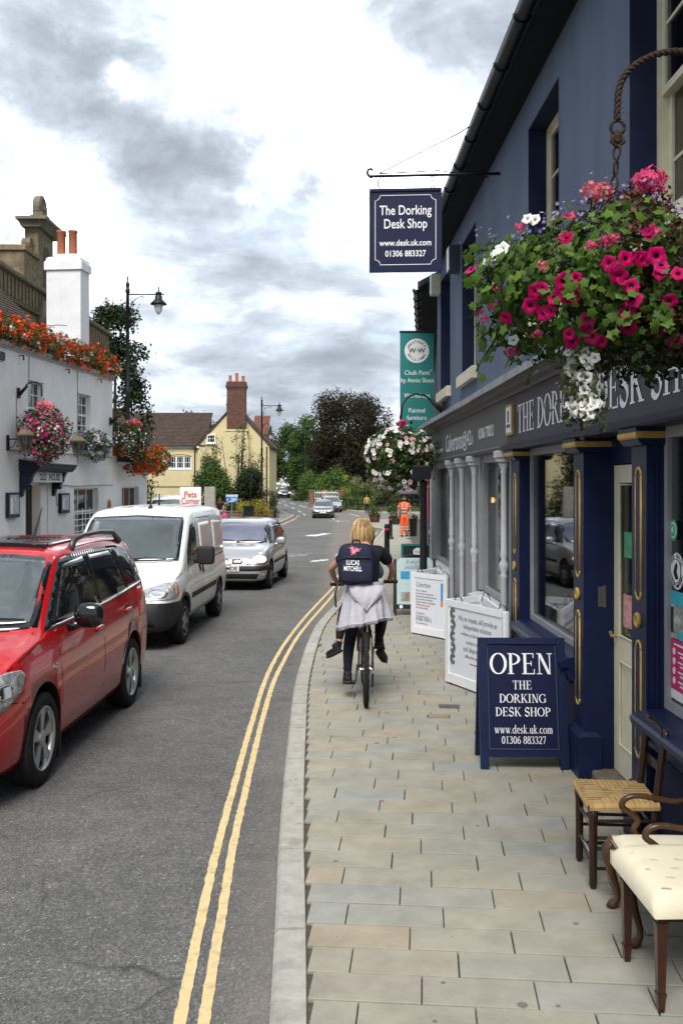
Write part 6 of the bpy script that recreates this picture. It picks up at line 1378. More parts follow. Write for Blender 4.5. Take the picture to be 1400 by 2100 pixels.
# ---- finger post with black bin, blue notice
t = thing('waste_bin', 'square black litter bin below a thin signpost by the garden wall', 'bin', (-6.75, 71.2, zt(71)))
B = MB(); B.rbox(-.37, .37, -.37, .37, 0, .95, .04); B.build('body', black_m, t); B = MB(); B.rbox(-.40, .40, -.40, .40, .951, 1.03, .03); B.build('lid', black_m, t); B = MB(); B.box(-.25, .25, -.378, -.371, .68, .86); B.build('slot', seam_m, t)
t = thing('sign_post', 'thin black direction post rising behind the square litter bin', 'sign post', (-6.7, 72.0, zt(72)))
B = MB(); B.tube([(0, 0, 0), (0, 0, 3.35)], .045, 8); B.build('post', black_m, t); B = MB(); B.rbox(-.08, .12, -.02, .02, 2.35, 3.2, .004); B.build('finger_board', black_m, t)
t = thing('blue_notice', 'blue notice board with white heading on a post among the shrubs', 'notice board', (-7.8, 69.5, zt(69)))
bb = mat('blue_notice_paint', (.03, .13, .40), .5, .08, 6); B = MB(); B.rbox(-.43, .43, -.02, .02, 1.26, 1.68, .004); nb2 = B.build('panel', bb, t); B = MB(); B.rbox(-.43, .43, -.02, .02, 1.682, 1.84, .004); B.build('heading', mat('pale_heading', (.45, .55, .68), .5), t)
for x in (-.05,): B = MB(); B.box(x, x+.09, .022, .07, 0, 1.8); B.build('post', mat('grey_green_post', (.12, .16, .16), .6), t)
for i, (x0, x1, z) in enumerate(((-.12, .36, 1.58), (-.05, .36, 1.50), (-.10, .32, 1.42), (-.3, .1, 1.33))): B = MB(); B.box(x0, x1, -.026, -.021, z-.018, z+.018); B.build('text_line', white_v, nb2)
B = MB(); B.prism([(-.36, 1.45), (-.24, 1.45), (-.30, 1.58)], -.026, -.021); B.build('emblem', white_v, nb2)

# ---- planters, parasol, fence, gate
wood_m = mat('barrel_wood', (.075, .050, .035), .8, .3, 5, stretch=(1, 1, .2), bump=.3); soil_m = mat('soil', (.03, .022, .016), .95, .3, 12)
def barrel(x, y, r, h, label, m=wood_m, nm='barrel_planter', staves=14):
    t = thing(nm, label, 'planter', (x, y, zt(y)))
    if nm == 'barrel_planter':
        for i in range(staves):
            a0, a1 = 2*pi*i/staves+.01, 2*pi*(i+1)/staves-.01; B = MB(); vs = []
            for rr in (1., .93):
                for z, k in ((0, .82), (h*.5, .95), (h, 1.0)):
                    for a in (a0, a1): vs.append((r*k*rr*cos(a), r*k*rr*sin(a), z))
            B.add(vs, [(0, 1, 3, 2), (2, 3, 5, 4), (6, 8, 9, 7), (8, 10, 11, 9), (4, 5, 11, 10), (0, 2, 8, 6), (2, 4, 10, 8), (1, 7, 9, 3), (3, 9, 11, 5), (0, 6, 7, 1)]); B.build('stave', m, t)
        for z, k in ((.12, .86), (h-.1, 1.0)): B = MB(); B.lathe([(r*k+.002, z), (r*k+.010, z+.005), (r*k+.012, z+.04), (r*k+.004, z+.045)], (0, 0, 0), 20, cap=False); B.build('hoop', iron_b, t)
    else:
        B = MB(); B.lathe([(r*.78, 0), (r*.98, h), (r*1.04, h+.001), (r*1.04, h+.05), (r*.9, h+.05), (r*.86, h-.06)], (0, 0, 0), 18, cap=False); B.build('tub', m, t)
    B = MB(); B.lathe([(r*.90, h-.07), (.01, h-.04)], (0, 0, 0), 14, cap=False); B.build('soil', soil_m, t); return t
pl1 = barrel(2.2, 64.6, .36, .52, 'half barrel planter with leafy plants on the built out pavement corner')
pl2 = barrel(3.35, 60, .28, .50, 'dark green tub planter with a bush beside the orange suited man', mat('dark_green_tub', (.018, .035, .028), .6), 'tub_planter')
pl3 = barrel(3.25, 44.2, .19, .72, 'tall black tub planter at the shopfront behind the orange suited man', black_m, 'tub_planter')
t = thing('cafe_parasol', 'dusky purple cafe parasol standing outside the far shop', 'parasol', (3.35, 50, zt(50)))
pm_ = mat('purple_canvas', (.13, .095, .13), .8, .15, 4); B = MB(); B.tube([(0, 0, 0), (0, 0, 2.3)], .022, 8); B.build('pole', iron_b, t)
for i in range(8):
    a0, a1 = 2*pi*i/8, 2*pi*(i+1)/8; B = MB(); B.add([(0, 0, 2.28), (.56*cos(a0), .56*sin(a0), 2.0), (.52*cos((a0+a1)/2), .52*sin((a0+a1)/2), 1.99), (.56*cos(a1), .56*sin(a1), 2.0), (.56*cos(a0), .56*sin(a0), 1.90), (.52*cos((a0+a1)/2), .52*sin((a0+a1)/2), 1.89), (.56*cos(a1), .56*sin(a1), 1.90)], [(0, 1, 2), (0, 2, 3), (1, 4, 5, 2), (2, 5, 6, 3)]); B.build('canvas_panel', pm_, t)
B = MB(); B.lathe([(.25, 0), (.25, .06), (.05, .09)], (0, 0, 0), 14); B.build('base', black_m, t)
t = thing('rail_fence', 'low dark post and rail fence along the green by the side road', 'fence', (0, 0, 0))
FP = [(.4, 92.5), (1.5, 90.6), (3.0, 89.6), (4.6, 89.0), (6.2, 88.7), (7.8, 88.5), (9.4, 88.4)]
for x, y in FP: B = MB(); B.rbox(x-.06, x+.06, y-.06, y+.06, zt(y)-.1, zt(y)+1.05, .02); B.build('post', MATS['aged_timber'] if False else black_m, t)
for i in range(len(FP)-1):
    for z in (.55, .95): a, b = FP[i], FP[i+1]; B = MB(); B.tube([(a[0], a[1], zt(a[1])+z), (b[0], b[1], zt(b[1])+z)], .035, 6); B.build('rail', black_m, t)
t = thing('white_gate', 'white painted railing gate between brick pillars beside the far hedge', 'gate', (-2.75, 101, zt(101)+.45))
for i in range(11): B = MB(); B.box(.24*i, .24*i+.05, -.02, .02, .1, .98+.06*(i % 2)); B.build('baluster', wtrim_m, t)
for z in (.18, .78): B = MB(); B.box(0, 2.45, .021, .06, z, z+.07); B.build('rail', wtrim_m, t)
for x, lb in ((-3.1, 'brick gate pillar left of the white railing gate'), (-.05, 'brick gate pillar right of the white railing gate')):
    t = thing('gate_pillar', lb, 'pillar', (x, 101, zt(101)-.1)); B = MB(); B.box(-.25, .25, -.25, .25, 0, 1.5); B.build('brickwork', brick_m, t); B = MB(); B.rbox(-.3, .3, -.3, .3, 1.501, 1.6, .04); B.build('cap_stone', st_m, t)
t = thing('boundary_wall', 'low brick wall under the white railing gate', 'wall', (0, 0, 0)); B = MB(); B.box(-2.84, -.31, 100.9, 101.1, zt(101)-.2, zt(101)+.5); B.build('brickwork', brick_m, t)

# ================================================================== chairs by the near window
oak_m = mat('dark_stained_wood', (.030, .014, .009), .32, .35, 14, stretch=(3, 3, .5), coat=.3); mah_m = mat('mahogany', (.048, .017, .010), .30, .35, 12, stretch=(3, 3, .5), coat=.35); wal_m = mat('walnut', (.065, .030, .014), .32, .35, 14, stretch=(3, 3, .5), coat=.3)
rush_m = mat('rush_strands', None, .75, .2, 30, island=[(.44, .27, .10), (.50, .33, .14), (.40, .24, .09), (.54, .37, .16)]); dam_m = mat('cream_damask', (.72, .66, .50), .75, .06, 9, bump=.12, bscale=200); sprig_m = mat('woven_sprig', (.56, .48, .36), .8, .2, 30)
rc = thing('rush_chair', 'dark wooden chair with woven rush seat nearest the shop door', 'chair', (1.27, 4.93, 0), radians(-3))
D_, W_ = .31, .36
for y in (0, W_): B = MB(); B.smooth = True; B.lathe([(.014, 0), (.020, .02), (.021, .2), (.022, .34), (.026, .36), (.026, .415)], (0, y, 0), 12); B.build('leg', oak_m, rc)
for y in (0.02, W_-.02): B = MB(); B.tube([(D_, y, 0), (D_+.005, y, .40), (D_+.03, y, .62), (D_+.055, y, .76), (D_+.06, y, .80)], [.017, .02, .019, .017, .015], 8); B.build('back_post', oak_m, rc, smooth=True)
for z0, z1, bow in ((.70, .79, .03), (.55, .60, .02)): B = MB(); B.prism([(D_+.035+bow*sin(pi*i/8)*.8, .02+(W_-.04)*i/8) for i in range(9)]+[(D_+.050+bow*sin(pi*i/8)*.8, .02+(W_-.04)*i/8) for i in range(8, -1, -1)], z0, z1, 'xy'); B.build('back_rail', oak_m, rc)
for z in (.10, .20, .255, .34): B = MB(); B.tube([(0, 0, z), (D_, .01, z)], .009, 8); B.build('stretcher', oak_m, rc); B = MB(); B.tube([(0, W_, z), (D_, W_-.01, z)], .009, 8); B.build('stretcher', oak_m, rc)
for z in (.15, .30): B = MB(); B.tube([(0, 0, z), (0, W_, z)], .010, 8); B.build('stretcher', oak_m, rc); B = MB(); B.tube([(D_, 0, z), (D_, W_, z)], .010, 8); B.build('stretcher', oak_m, rc)
B = MB(); cx, cy, zc = D_*.5, W_*.5, .43; cor = [(-.025, -.025), (D_+.02, -.005), (D_+.02, W_+.005), (-.025, W_+.025)]
for i in range(4):
    a = Vector((*cor[i], zc)); b = Vector((*cor[(i+1) % 4], zc)); ctr = Vector((cx, cy, zc-.006)); n = 26
    for k in range(n):
        t0, t1 = k/n, (k+.96)/n; p0, p1 = a.lerp(b, t0), a.lerp(b, t1); inw = (ctr-(a+b)/2)
        d = min(t0+t1, 2-t0-t1)/2; q0 = p0+inw*(min(1, 2*min(t0, 1-t0))); q1 = p1+inw*(min(1, 2*min(t1, 1-t1))); o = -inw.normalized()*.006
        up = Vector((0, 0, .006+.002*(k % 2)))
        B.add([p0+o+Vector((0, 0, -.03)), p1+o+Vector((0, 0, -.03)), p1+o*1.5+Vector((0, 0, -.012)), p0+o*1.5+Vector((0, 0, -.012)), p1+up, p0+up, q1+up*1.2, q0+up*1.2], [(0, 1, 2, 3), (3, 2, 4, 5), (5, 4, 6, 7)])
B.build('rush_seat', rush_m, rc, smooth=False)
def cushion(B, x0, x1, y0, y1, z0, z1, n=10):
    vs, fs = [], []
    for j in range(n+1):
        for i in range(n+1):
            a, b = i/n*2-1, j/n*2-1; h = (1-abs(a)**6)*(1-abs(b)**6); vs.append((x0+(x1-x0)*i/n, y0+(y1-y0)*j/n, z0+(z1-z0)*(.58+.42*h**.4)))
    N = n+1
    for j in range(n):
        for i in range(n): fs.append((j*N+i, j*N+i+1, (j+1)*N+i+1, (j+1)*N+i))
    edge = [i for i in range(N)]+[j*N+n for j in range(1, N)]+[n*N+i for i in range(n-1, -1, -1)]+[j*N for j in range(n-1, 0, -1)]
    base = len(vs)
    for e in edge: vs.append((vs[e][0], vs[e][1], z0))
    m = len(edge)
    for k in range(m): k2 = (k+1) % m; fs.append((edge[k], base+k, base+k2, edge[k2]))
    B.add(vs, fs)
# armchair with cabriole legs
ac = thing('walnut_armchair', 'low walnut armchair with cabriole legs and curled arms behind the cream seat', 'armchair', (1.30, 4.31, 0), radians(-2)); ac.scale = (1, 1, .83)
cab = [(0, 0, .40), (-.030, -.0, .345), (-.036, 0, .30), (-.015, 0, .20), (.012, 0, .10), (.012, 0, .05), (-.008, 0, .025), (-.02, 0, .0)]
for y in (.0, .40): B = MB(); B.smooth = True; B.tube([(p[0]+.005, y+p[1], p[2]) for p in cab], [.030, .034, .030, .021, .015, .016, .026, .026], 10); B.build('leg', wal_m, ac)
for y in (.02, .38): B = MB(); B.tube([(.36, y, .40), (.37, y, .2), (.40, y, 0)], [.022, .02, .018], 8); B.build('leg', wal_m, ac)
for y in (-.02, .40): B = MB(); B.rbox(-.02, .38, y, y+.022, .345, .405, .004); B.build('seat_rail', wal_m, ac)
for x in (-.022, .362): B = MB(); B.rbox(x, x+.022, .003, .399, .345, .405, .004); B.build('seat_rail', wal_m, ac)
B = MB(); B.smooth = True; cushion(B, -.012, .38, .004, .398, .39, .445); B.build('drop_in_seat', dam_m, ac)
for y in (-.005, .405):
    B = MB(); B.smooth = True; B.tube(smooth3([(.12, y, .40), (.095, y, .45), (.115, y, .505), (.075, y, .55), (.04, y, .585), (.055, y, .63), (.11, y, .648), (.20, y, .635), (.30, y, .618), (.40, y, .64)]), .016, 10); B.build('arm', wal_m, ac)
for y in (.03, .37): B = MB(); B.tube([(.38, y, .40), (.40, y, .7), (.43, y, .95)], .017, 8); B.build('back_post', wal_m, ac)
B = MB(); B.prism([(.42, .02), (.44, .02), (.45, .38), (.43, .38)], .88, .97, 'xy'); B.build('back_rail', wal_m, ac); B = MB(); B.prism([(.395, .15), (.41, .15), (.41, .25), (.395, .25)], .42, .9, 'xy'); B.build('back_splat', wal_m, ac)
# cream seated chair with straight tapered legs
sc_ = thing('cream_chair', 'chair with cream damask seat and straight tapered mahogany legs, nearest the camera', 'chair', (1.235, 3.78, 0), radians(2))
def spade_leg(x, y): 
    B = MB()
    for (z0, z1, w0, w1) in ((0, .065, .011, .0165), (.066, .075, .0185, .0185), (.076, .34, .0145, .021), (.341, .35, .0235, .0235), (.351, .395, .019, .021)):
        B.add([(x-w0, y-w0, z0), (x+w0, y-w0, z0), (x+w0, y+w0, z0), (x-w0, y+w0, z0), (x-w1, y-w1, z1), (x+w1, y-w1, z1), (x+w1, y+w1, z1), (x-w1, y+w1, z1)], [(0, 3, 2, 1), (4, 5, 6, 7), (0, 1, 5, 4), (1, 2, 6, 5), (2, 3, 7, 6), (3, 0, 4, 7)])
    B.build('leg', mah_m, sc_)
for x, y in ((0, 0), (0, .40), (.40, .03), (.40, .40)): spade_leg(x, y)
B = MB(); B.smooth = True; cushion(B, -.035, .43, -.04, .52, .375, .475, 14); cu = B.build('upholstered_seat', dam_m, sc_)
for i in range(4):
    for j in range(5):
        x, y = .03+.1*i+(.05 if j % 2 else 0), .02+.09*j; B = MB(); z = .4755-.010*((x-.2)/.23)**4-.012*((y-.2)/.24)**6
        B.add([(x-.022, y, z), (x, y-.008, z+.0004), (x+.022, y, z), (x, y+.008, z+.0004), (x-.012, y+.012, z), (x+.014, y-.012, z)], [(0, 1, 2, 3), (0, 4, 3), (2, 5, 1)]); B.build('woven_sprig', sprig_m, cu)
for y in (.03, .37): B = MB(); B.tube([(.41, y, .39), (.43, y, .7), (.46, y, .92)], .016, 8); B.build('back_post', mah_m, sc_)
for z in (.66, .86): B = MB(); B.tube([(.43+.03*(z > .7), .03, z), (.43+.03*(z > .7), .37, z)], .02, 8); B.build('back_rail', mah_m, sc_)
B = MB(); B.box(-.012, .41, -.012, .41, .352, .374); B.build('seat_frame', mah_m, sc_)

# ================================================================== people and the bicycle
skin_m = mat('skin', (.50, .27, .18), .55, .08, 14); skin2 = mat('sunburnt_skin', (.42, .20, .125), .55, .08, 14)
def skin_mesh(V, E, R, root=0, sub=2):
    me = bpy.data.meshes.new('skin'); me.from_pydata(V, E, []); o = bpy.data.objects.new('skin', me); COL.objects.link(o)
    md = o.modifiers.new('skin', 'SKIN'); md.use_smooth_shade = True
    for i, d in enumerate(me.skin_vertices[0].data):
        r = R[i]; d.radius = r if isinstance(r, tuple) else (r, r); d.use_root = i == root
    s = o.modifiers.new('sub', 'SUBSURF'); s.levels = sub; s.render_levels = sub
    m2 = evaluated(o, 'body'); bpy.data.objects.remove(o); return m2
def add_mesh(B, me, M=None):
    B.add([v.co for v in me.vertices], [tuple(p.vertices) for p in me.polygons], M)
def chain(pts): return [tuple(p) for p, _ in pts], [r for _, r in pts]
def limb_mesh(chains, sub=2, root=0):
    """chains: lists of ((x,y,z), r); a chain after the first starts at the index of an earlier vertex"""
    V, E, R = [], [], []
    for c in chains:
        start = None
        if isinstance(c[0], int): start = c[0]; c = c[1:]
        for k, (p, r) in enumerate(c):
            V.append(p); R.append(r); i = len(V)-1
            if k == 0: 
                if start is not None: E.append((start, i))
            else: E.append((i-1, i))
    return skin_mesh(V, E, R, root, sub)
def cloth(name, m, parent, chains, sub=2): 
    B = MB(); B.smooth = True; add_mesh(B, limb_mesh(chains, sub)); return B.build(name, m, parent)
def fingers(B, hand, along, fwd, n=4, s=1.):
    """curled fingers round a bar that runs along `along`; fwd points away from the palm"""
    a = Vector(along).normalized(); f = Vector(fwd).normalized(); dn = Vector((0, 0, -1)); h = Vector(hand)
    for i in range(n):
        p = h+a*((i-1.5)*.019*s); L = (1., 1.1, 1.05, .85)[i]*s
        B.tube([p, p+f*.030*L+dn*-.006, p+f*.045*L+dn*.012*L, p+f*.036*L+dn*.034*L, p+f*.014*L+dn*.040*L], [.010*s, .0095*s, .009*s, .008*s, .006*s], 7)
    t = h+a*(.036*s); B.tube([h+a*.02*s, t+f*.004+dn*.012, t+f*.022*s+dn*.030*s], [.012*s, .010*s, .007*s], 7)

# ---- bicycle
bx, by = .224, 8.97
bike = thing('bicycle', 'dark mountain bike ridden along the paving, knobbly rear tyre towards the camera', 'bicycle', (bx, by, 0))
frm_m = mat('dark_purple_frame', (.022, .012, .016), .3, .15, 10, coat=.4); tread_m = mat('bike_tyre', (.020, .020, .021), .85, .2, 30); steel_m = mat('bike_steel', (.35, .35, .36), .3, .1, 20, metal=.9)
def bike_wheel(y):
    R = .335; T = MB(); T.smooth = True; pr = [(R-.022+.024*cos(radians(t)), .023*sin(radians(t))) for t in range(0, 360, 45)]; pr.append(pr[0]); T.lathe(pr, (0, y, R), 40, axis='x', cap=False); T.smooth = False
    for i in range(60):
        a = 2*pi*i/60; M = Matrix.Translation((0, y, R)) @ Matrix.Rotation(a, 4, 'X')
        for x in ((-.014, 0, .014) if i % 2 else (-.007, .007)): T.cbox((x, 0, R+.001), (.009, .018, .006), M)
    w = T.build('wheel', tread_m, bike)
    B = MB(); pr = [(R-.035, -.012), (R-.025, -.014), (R-.025, .014), (R-.035, .012), (R-.035, -.012)]; B.lathe(pr, (0, y, R), 32, axis='x', cap=False); B.build('rim', steel_m, w)
    B = MB()
    for i in range(20):
        a = 2*pi*i/20; s = .03 if i % 2 else -.03; B.tube([(s, y+.02*cos(a+1), R+.02*sin(a+1)), (0, y+(R-.035)*cos(a), R+(R-.035)*sin(a))], .0014, 4, cap=False)
    B.tube([(-.06, y, R), (.06, y, R)], .016, 8); B.build('spokes', steel_m, w)
bike_wheel(0); bike_wheel(1.04)
BB = (0, .42, .30); ST = (0, .24, .78); HT = (0, .84, .86); HB = (0, .88, .68)
for pts, r, nm in (((BB, ST), .018, 'seat_tube'), ((ST, HT), .017, 'top_tube'), ((BB, HB), .021, 'down_tube'), ((HT, HB), .022, 'head_tube')): B = MB(); B.tube(pts, r, 10); B.build(nm, frm_m, bike)
for s in (-1, 1):
    B = MB(); B.tube([(s*.03, BB[1], .30), (s*.058, .2, .325), (s*.066, 0, .335)], .011, 8); B.build('chain_stay', frm_m, bike); B = MB(); B.tube([(s*.025, .235, .76), (s*.058, .12, .60), (s*.066, 0, .335)], .010, 8); B.build('seat_stay', frm_m, bike)
    B = MB(); B.tube([(s*.05, .885, .70), (s*.055, .93, .55), (s*.055, 1.04, .335)], .015, 8); B.build('fork_leg', frm_m, bike)
    B = MB(); B.tube([(s*.045, .12, .62), (s*.05, .10, .68)], .008, 6); B.cbox((s*.036, .10, .62), (.014, .05, .022)); B.build('brake', plast_m2, bike)
B = MB(); B.tube([HT, (0, .83, .96), (0, .80, 1.03)], .016, 8); B.build('stem', plast_m2, bike); B = MB(); B.tube([(-.335, .77, 1.035), (-.12, .80, 1.045), (0, .80, 1.035), (.12, .80, 1.045), (.325, .77, 1.065)], .012, 8); B.build('handlebar', plast_m2, bike, smooth=True)
for s, z in ((-1, 1.036), (1, 1.063)): B = MB(); B.tube([(s*.335, .77, z), (s*.20, .79, z)], .018, 10); B.build('grip', tread_m, bike); B = MB(); B.tube([(s*.17, .80, z), (s*.22, .86, z-.01), (s*.30, .85, z-.02)], .006, 6); B.build('brake_lever', steel_m, bike)
B = MB(); B.smooth = True; super_blob(B, (0, .20, .885), (.075, .13, .035), 2.4); B.tube([(0, .24, .76), (0, .22, .88)], .014, 8); B.build('saddle', plast_m2, bike)
B = MB(); B.lathe([(.09, .035), (.095, .038), (.095, .044), (.03, .046)], (0, .42, .30), 28, axis='x'); B.build('chainring', steel_m, bike)
for k, rr in enumerate((.055, .046, .038)): B = MB(); B.lathe([(rr, .028+.006*k), (rr, .031+.006*k)], (0, 0, .335), 20, axis='x'); B.build('sprocket', steel_m, bike)
B = MB(); B.cbox((.06, -.03, .24), (.02, .04, .12)); B.lathe([(.022, .05), (.022, .056)], (0, -.02, .19), 12, axis='x'); B.build('derailleur', plast_m2, bike)
for s, pz, py in ((-1, .13, .42), (1, .47, .42)):
    B = MB(); B.tube([(s*.07, .42, .30), (s*.085, py, pz)], .011, 8); B.build('crank', steel_m, bike); B = MB(); B.rbox(s*.09 if s > 0 else -.19, .19 if s > 0 else -.09, py-.045, py+.045, pz-.012, pz+.012, .003); B.build('pedal', plast_m2, bike)
# ---- rider
rider = thing('person', 'blonde cyclist seen from behind in black t-shirt with grey hoodie tied round the waist', 'person', (bx, by, 0))
body = [[((0, .20, 1.0), .105), ((0, .24, 1.12), (.115, .085)), ((0, .32, 1.27), (.125, .09)), ((0, .37, 1.38), (.10, .07)), ((-.01, .42, 1.46), .048), ((-.015, .455, 1.535), (.066, .075)), ((-.018, .47, 1.60), (.074, .088)), ((-.018, .47, 1.655), (.055, .065))],
        [3, ((-.155, .37, 1.385), .052), ((-.245, .45, 1.30), .040), ((-.325, .53, 1.215), .034), ((-.30, .66, 1.12), .029), ((-.275, .75, 1.065), .024), ((-.27, .775, 1.058), (.030, .018))],
        [3, ((.145, .37, 1.38), .052), ((.22, .45, 1.30), .040), ((.275, .53, 1.215), .034), ((.265, .66, 1.13), .029), ((.255, .75, 1.09), .024), ((.255, .775, 1.082), (.030, .018))],
        [0, ((-.085, .21, .92), .088), ((-.135, .36, .60), .056), ((-.160, .35, .44), .050), ((-.165, .31, .24), .033), ((-.165, .34, .165), .034), ((-.168, .43, .15), .03)],
        [0, ((.085, .23, .94), .088), ((.165, .58, .84), .058), ((.15, .50, .68), .050), ((.135, .41, .57), .034), ((.135, .43, .51), .034), ((.14, .51, .50), .03)]]
B = MB(); B.smooth = True; add_mesh(B, limb_mesh(body)); fingers(B, (-.265, .785, 1.062), (1, 0, 0), (0, 1, 0)); fingers(B, (.255, .785, 1.088), (-1, 0, 0), (0, 1, 0))
for s in (-1, 1): super_blob(B, (-.018+s*.080, .465, 1.585), (.012, .02, .03), 2.2, 8, 6)
super_blob(B, (-.018, .565, 1.575), (.012, .02, .02), 2.2, 8, 6); B.build('body', skin_m, rider)
tee_m = mat('black_cotton', (.012, .011, .015), .9, .2, 12, bump=.3, bscale=60); leg_m = mat('navy_leggings', (.010, .012, .022), .8, .2, 14, bump=.2, bscale=90); shoe_m = mat('black_trainer', (.014, .014, .015), .6, .25, 20); sole_m = mat('dark_sole', (.03, .03, .03), .8)
cloth('t_shirt', tee_m, rider, [[((0, .21, 1.02), (.125, .11)), ((0, .25, 1.12), (.135, .105)), ((0, .32, 1.27), (.15, .115)), ((0, .37, 1.375), (.125, .09)), ((-.005, .40, 1.425), (.07, .065))], [3, ((-.155, .37, 1.385), .072), ((-.215, .42, 1.325), .064), ((-.255, .46, 1.275), .060)], [3, ((.145, .37, 1.38), .072), ((.20, .42, 1.325), .064), ((.235, .46, 1.275), .060)]])
cloth('leggings', leg_m, rider, [[((0, .20, 1.02), (.13, .115)), ((0, .20, .96), (.125, .115))], [1, ((-.085, .21, .90), .098), ((-.135, .36, .60), .063), ((-.160, .35, .44), .057), ((-.165, .32, .27), .041), ((-.165, .31, .235), .040)], [1, ((.085, .23, .93), .098), ((.165, .58, .85), .065), ((.15, .50, .69), .057), ((.136, .42, .60), .042), ((.135, .41, .575), .040)]])
def shoe(c, d, parent, s=1., m=None):
    """trainer with heel at c pointing along d"""
    d = Vector(d).normalized(); M = Matrix.Translation(c) @ d.to_track_quat('Y', 'Z').to_matrix().to_4x4(); B = MB(); B.smooth = True
    super_blob(B, (0, .07*s, .035*s), (.046*s, .135*s, .042*s), 2.8, 14, 8, M); super_blob(B, (0, .0, .075*s), (.042*s, .05*s, .05*s), 2.6, 12, 8, M); o = B.build('shoe', m or shoe_m, parent)
    B = MB(); B.smooth = True; super_blob(B, (0, .07*s, .004*s), (.049*s, .142*s, .016*s), 4, 14, 6, M); B.build('sole', sole_m, o)
    B = MB(); B.tube([Vector(M @ Vector((.03*s*k, (.02+.02*k*k)*s, .11*s))) for k in (-1, 0, 1)], .006*s, 5); B.tube([M @ Vector((-.03*s, -.03*s, .12*s)), M @ Vector((-.045*s, -.07*s, .135*s)), M @ Vector((-.01*s, -.06*s, .13*s))], .005*s, 5); B.build('lace', tee_m, o); return o
shoe((-.166, .30, .150), (-.02, 1, -.22), rider); shoe((.135, .38, .49), (.05, 1, -.05), rider)
# hair: straight blonde strands to the collar
hair_m = mat('blonde_hair', None, .45, .15, 20, island=[(.46, .30, .13), (.62, .46, .24), (.30, .18, .07), (.52, .36, .17), (.15, .085, .035), (.40, .26, .11)])
random.seed(8); B = MB(); B.smooth = True; hc = Vector((-.018, .465, 1.60))
for i in range(330):
    a = random.uniform(-pi, pi)*.97; el = random.uniform(.15, 1.25); r = .091+random.uniform(-.004, .012)
    # a from straight back (-y); leave the face open
    if abs(a) > 2.25 and el < .95: continue
    dirv = Vector((sin(a), -cos(a), 0)); p0 = hc+Vector((dirv.x*.02, dirv.y*.02, .105)); L = []
    r *= random.uniform(.93, 1.09); p1 = hc+dirv*r*cos(el*.9)*.9+Vector((0, 0, .10*sin(el)+.005)); p2 = hc+dirv*(r*1.02)+Vector((0, 0, .0))
    end = -.165+random.uniform(-.03, .035) if abs(a) < 2.0 else -.10; p3 = hc+dirv*(r*.98+random.uniform(-.012, .012))+Vector((random.uniform(-.008, .008), 0, -.08)); p4 = hc+dirv*(r*.80+random.uniform(-.02, .01))+Vector((random.uniform(-.02, .02), .005, end))
    B.tube([p0, p1, p2, p3, p4], [.004, .0085, .010, .009, .003], 5, cap=False)
super_blob(B, (hc.x, hc.y-.012, hc.z+.012), (.088, .093, .096), 2.1, 16, 10); B.build('hair', hair_m, rider)
# hoodie tied round the waist
hood_m = mat('grey_marl_hoodie', (.42, .415, .475), .9, .12, 20, bump=.5, bscale=70)
B = MB(); B.smooth = True; n = 72; rows = []
for k in range(14):
    t = k/13
    ring = []
    for i in range(n):
        a = 2*pi*i/n; bk = max(0, -sin(a)); sx = cos(a); f = (.014*sin(7*a+1.3+1.5*t)+.012*sin(13*a+.4-2*t)+.008*sin(23*a+3*t))*t**.6*1.35
        zbot = .745-.075*max(0, -sx)+.03*max(0, sx); z = 1.125-(1.125-zbot)*t+.010*sin(5*a)*t; rx = .150+(.098)*t**.85+f; ry = .125+.10*t**.7+f
        ring.append((rx*cos(a)-.01, .215+ry*sin(a)-.03*t*bk, z))
    rows.append(ring)
for k in (13, 10, 5, 0): rows.append([(x*(.965), .215+(y-.215)*.955, z+(.003 if k == 13 else 0)) for x, y, z in rows[k]])
vs = [p for r in rows for p in r]; fs = []
for k in range(len(rows)-1):
    for i in range(n): i2 = (i+1) % n; fs.append((k*n+i, k*n+i2, (k+1)*n+i2, (k+1)*n+i))
B.add(vs, fs); hd = B.build('hoodie', hood_m, rider)
B = MB(); B.smooth = True; vs, fs = [], []; N = 14
for j in range(N+1):
    for i in range(N+1):
        u = i/N*2-1; t = j/N; w = (.145*(1-t**2.2)+.012); x = u*w+.005; z = 1.10-.235*t+.0*abs(u); y = .215-(.135+.10*((z-1.125)/-.38 if z < 1.125 else 0)**.7)-.028*(1-abs(u)**3)*(.35+sin(pi*min(1, t*1.05))*.85)-.006*sin(9*u+3*t); vs.append((x, y, z+.02*abs(u)*t))
for j in range(N):
    for i in range(N): fs.append((j*(N+1)+i, j*(N+1)+i+1, (j+1)*(N+1)+i+1, (j+1)*(N+1)+i))
B.add(vs, fs); B.add([(x*.8, y+.04, z) for x, y, z in vs], [f[::-1] for f in fs]); B.build('hood', hood_m, hd)
B = MB(); B.tube([(x*1.006, y-.002, z) for x, y, z in rows[12][36:]], .006, 5); B.build('hem_rib', hood_m, hd)
for s in (-1, 1): B = MB(); B.smooth = True; B.tube([(s*.14, .26, 1.10), (s*.10, .37, 1.08), (s*.02, .40, 1.05), (s*.03, .41, .9)], [.04, .04, .03, .035], 8); B.build('sleeve', hood_m, hd)
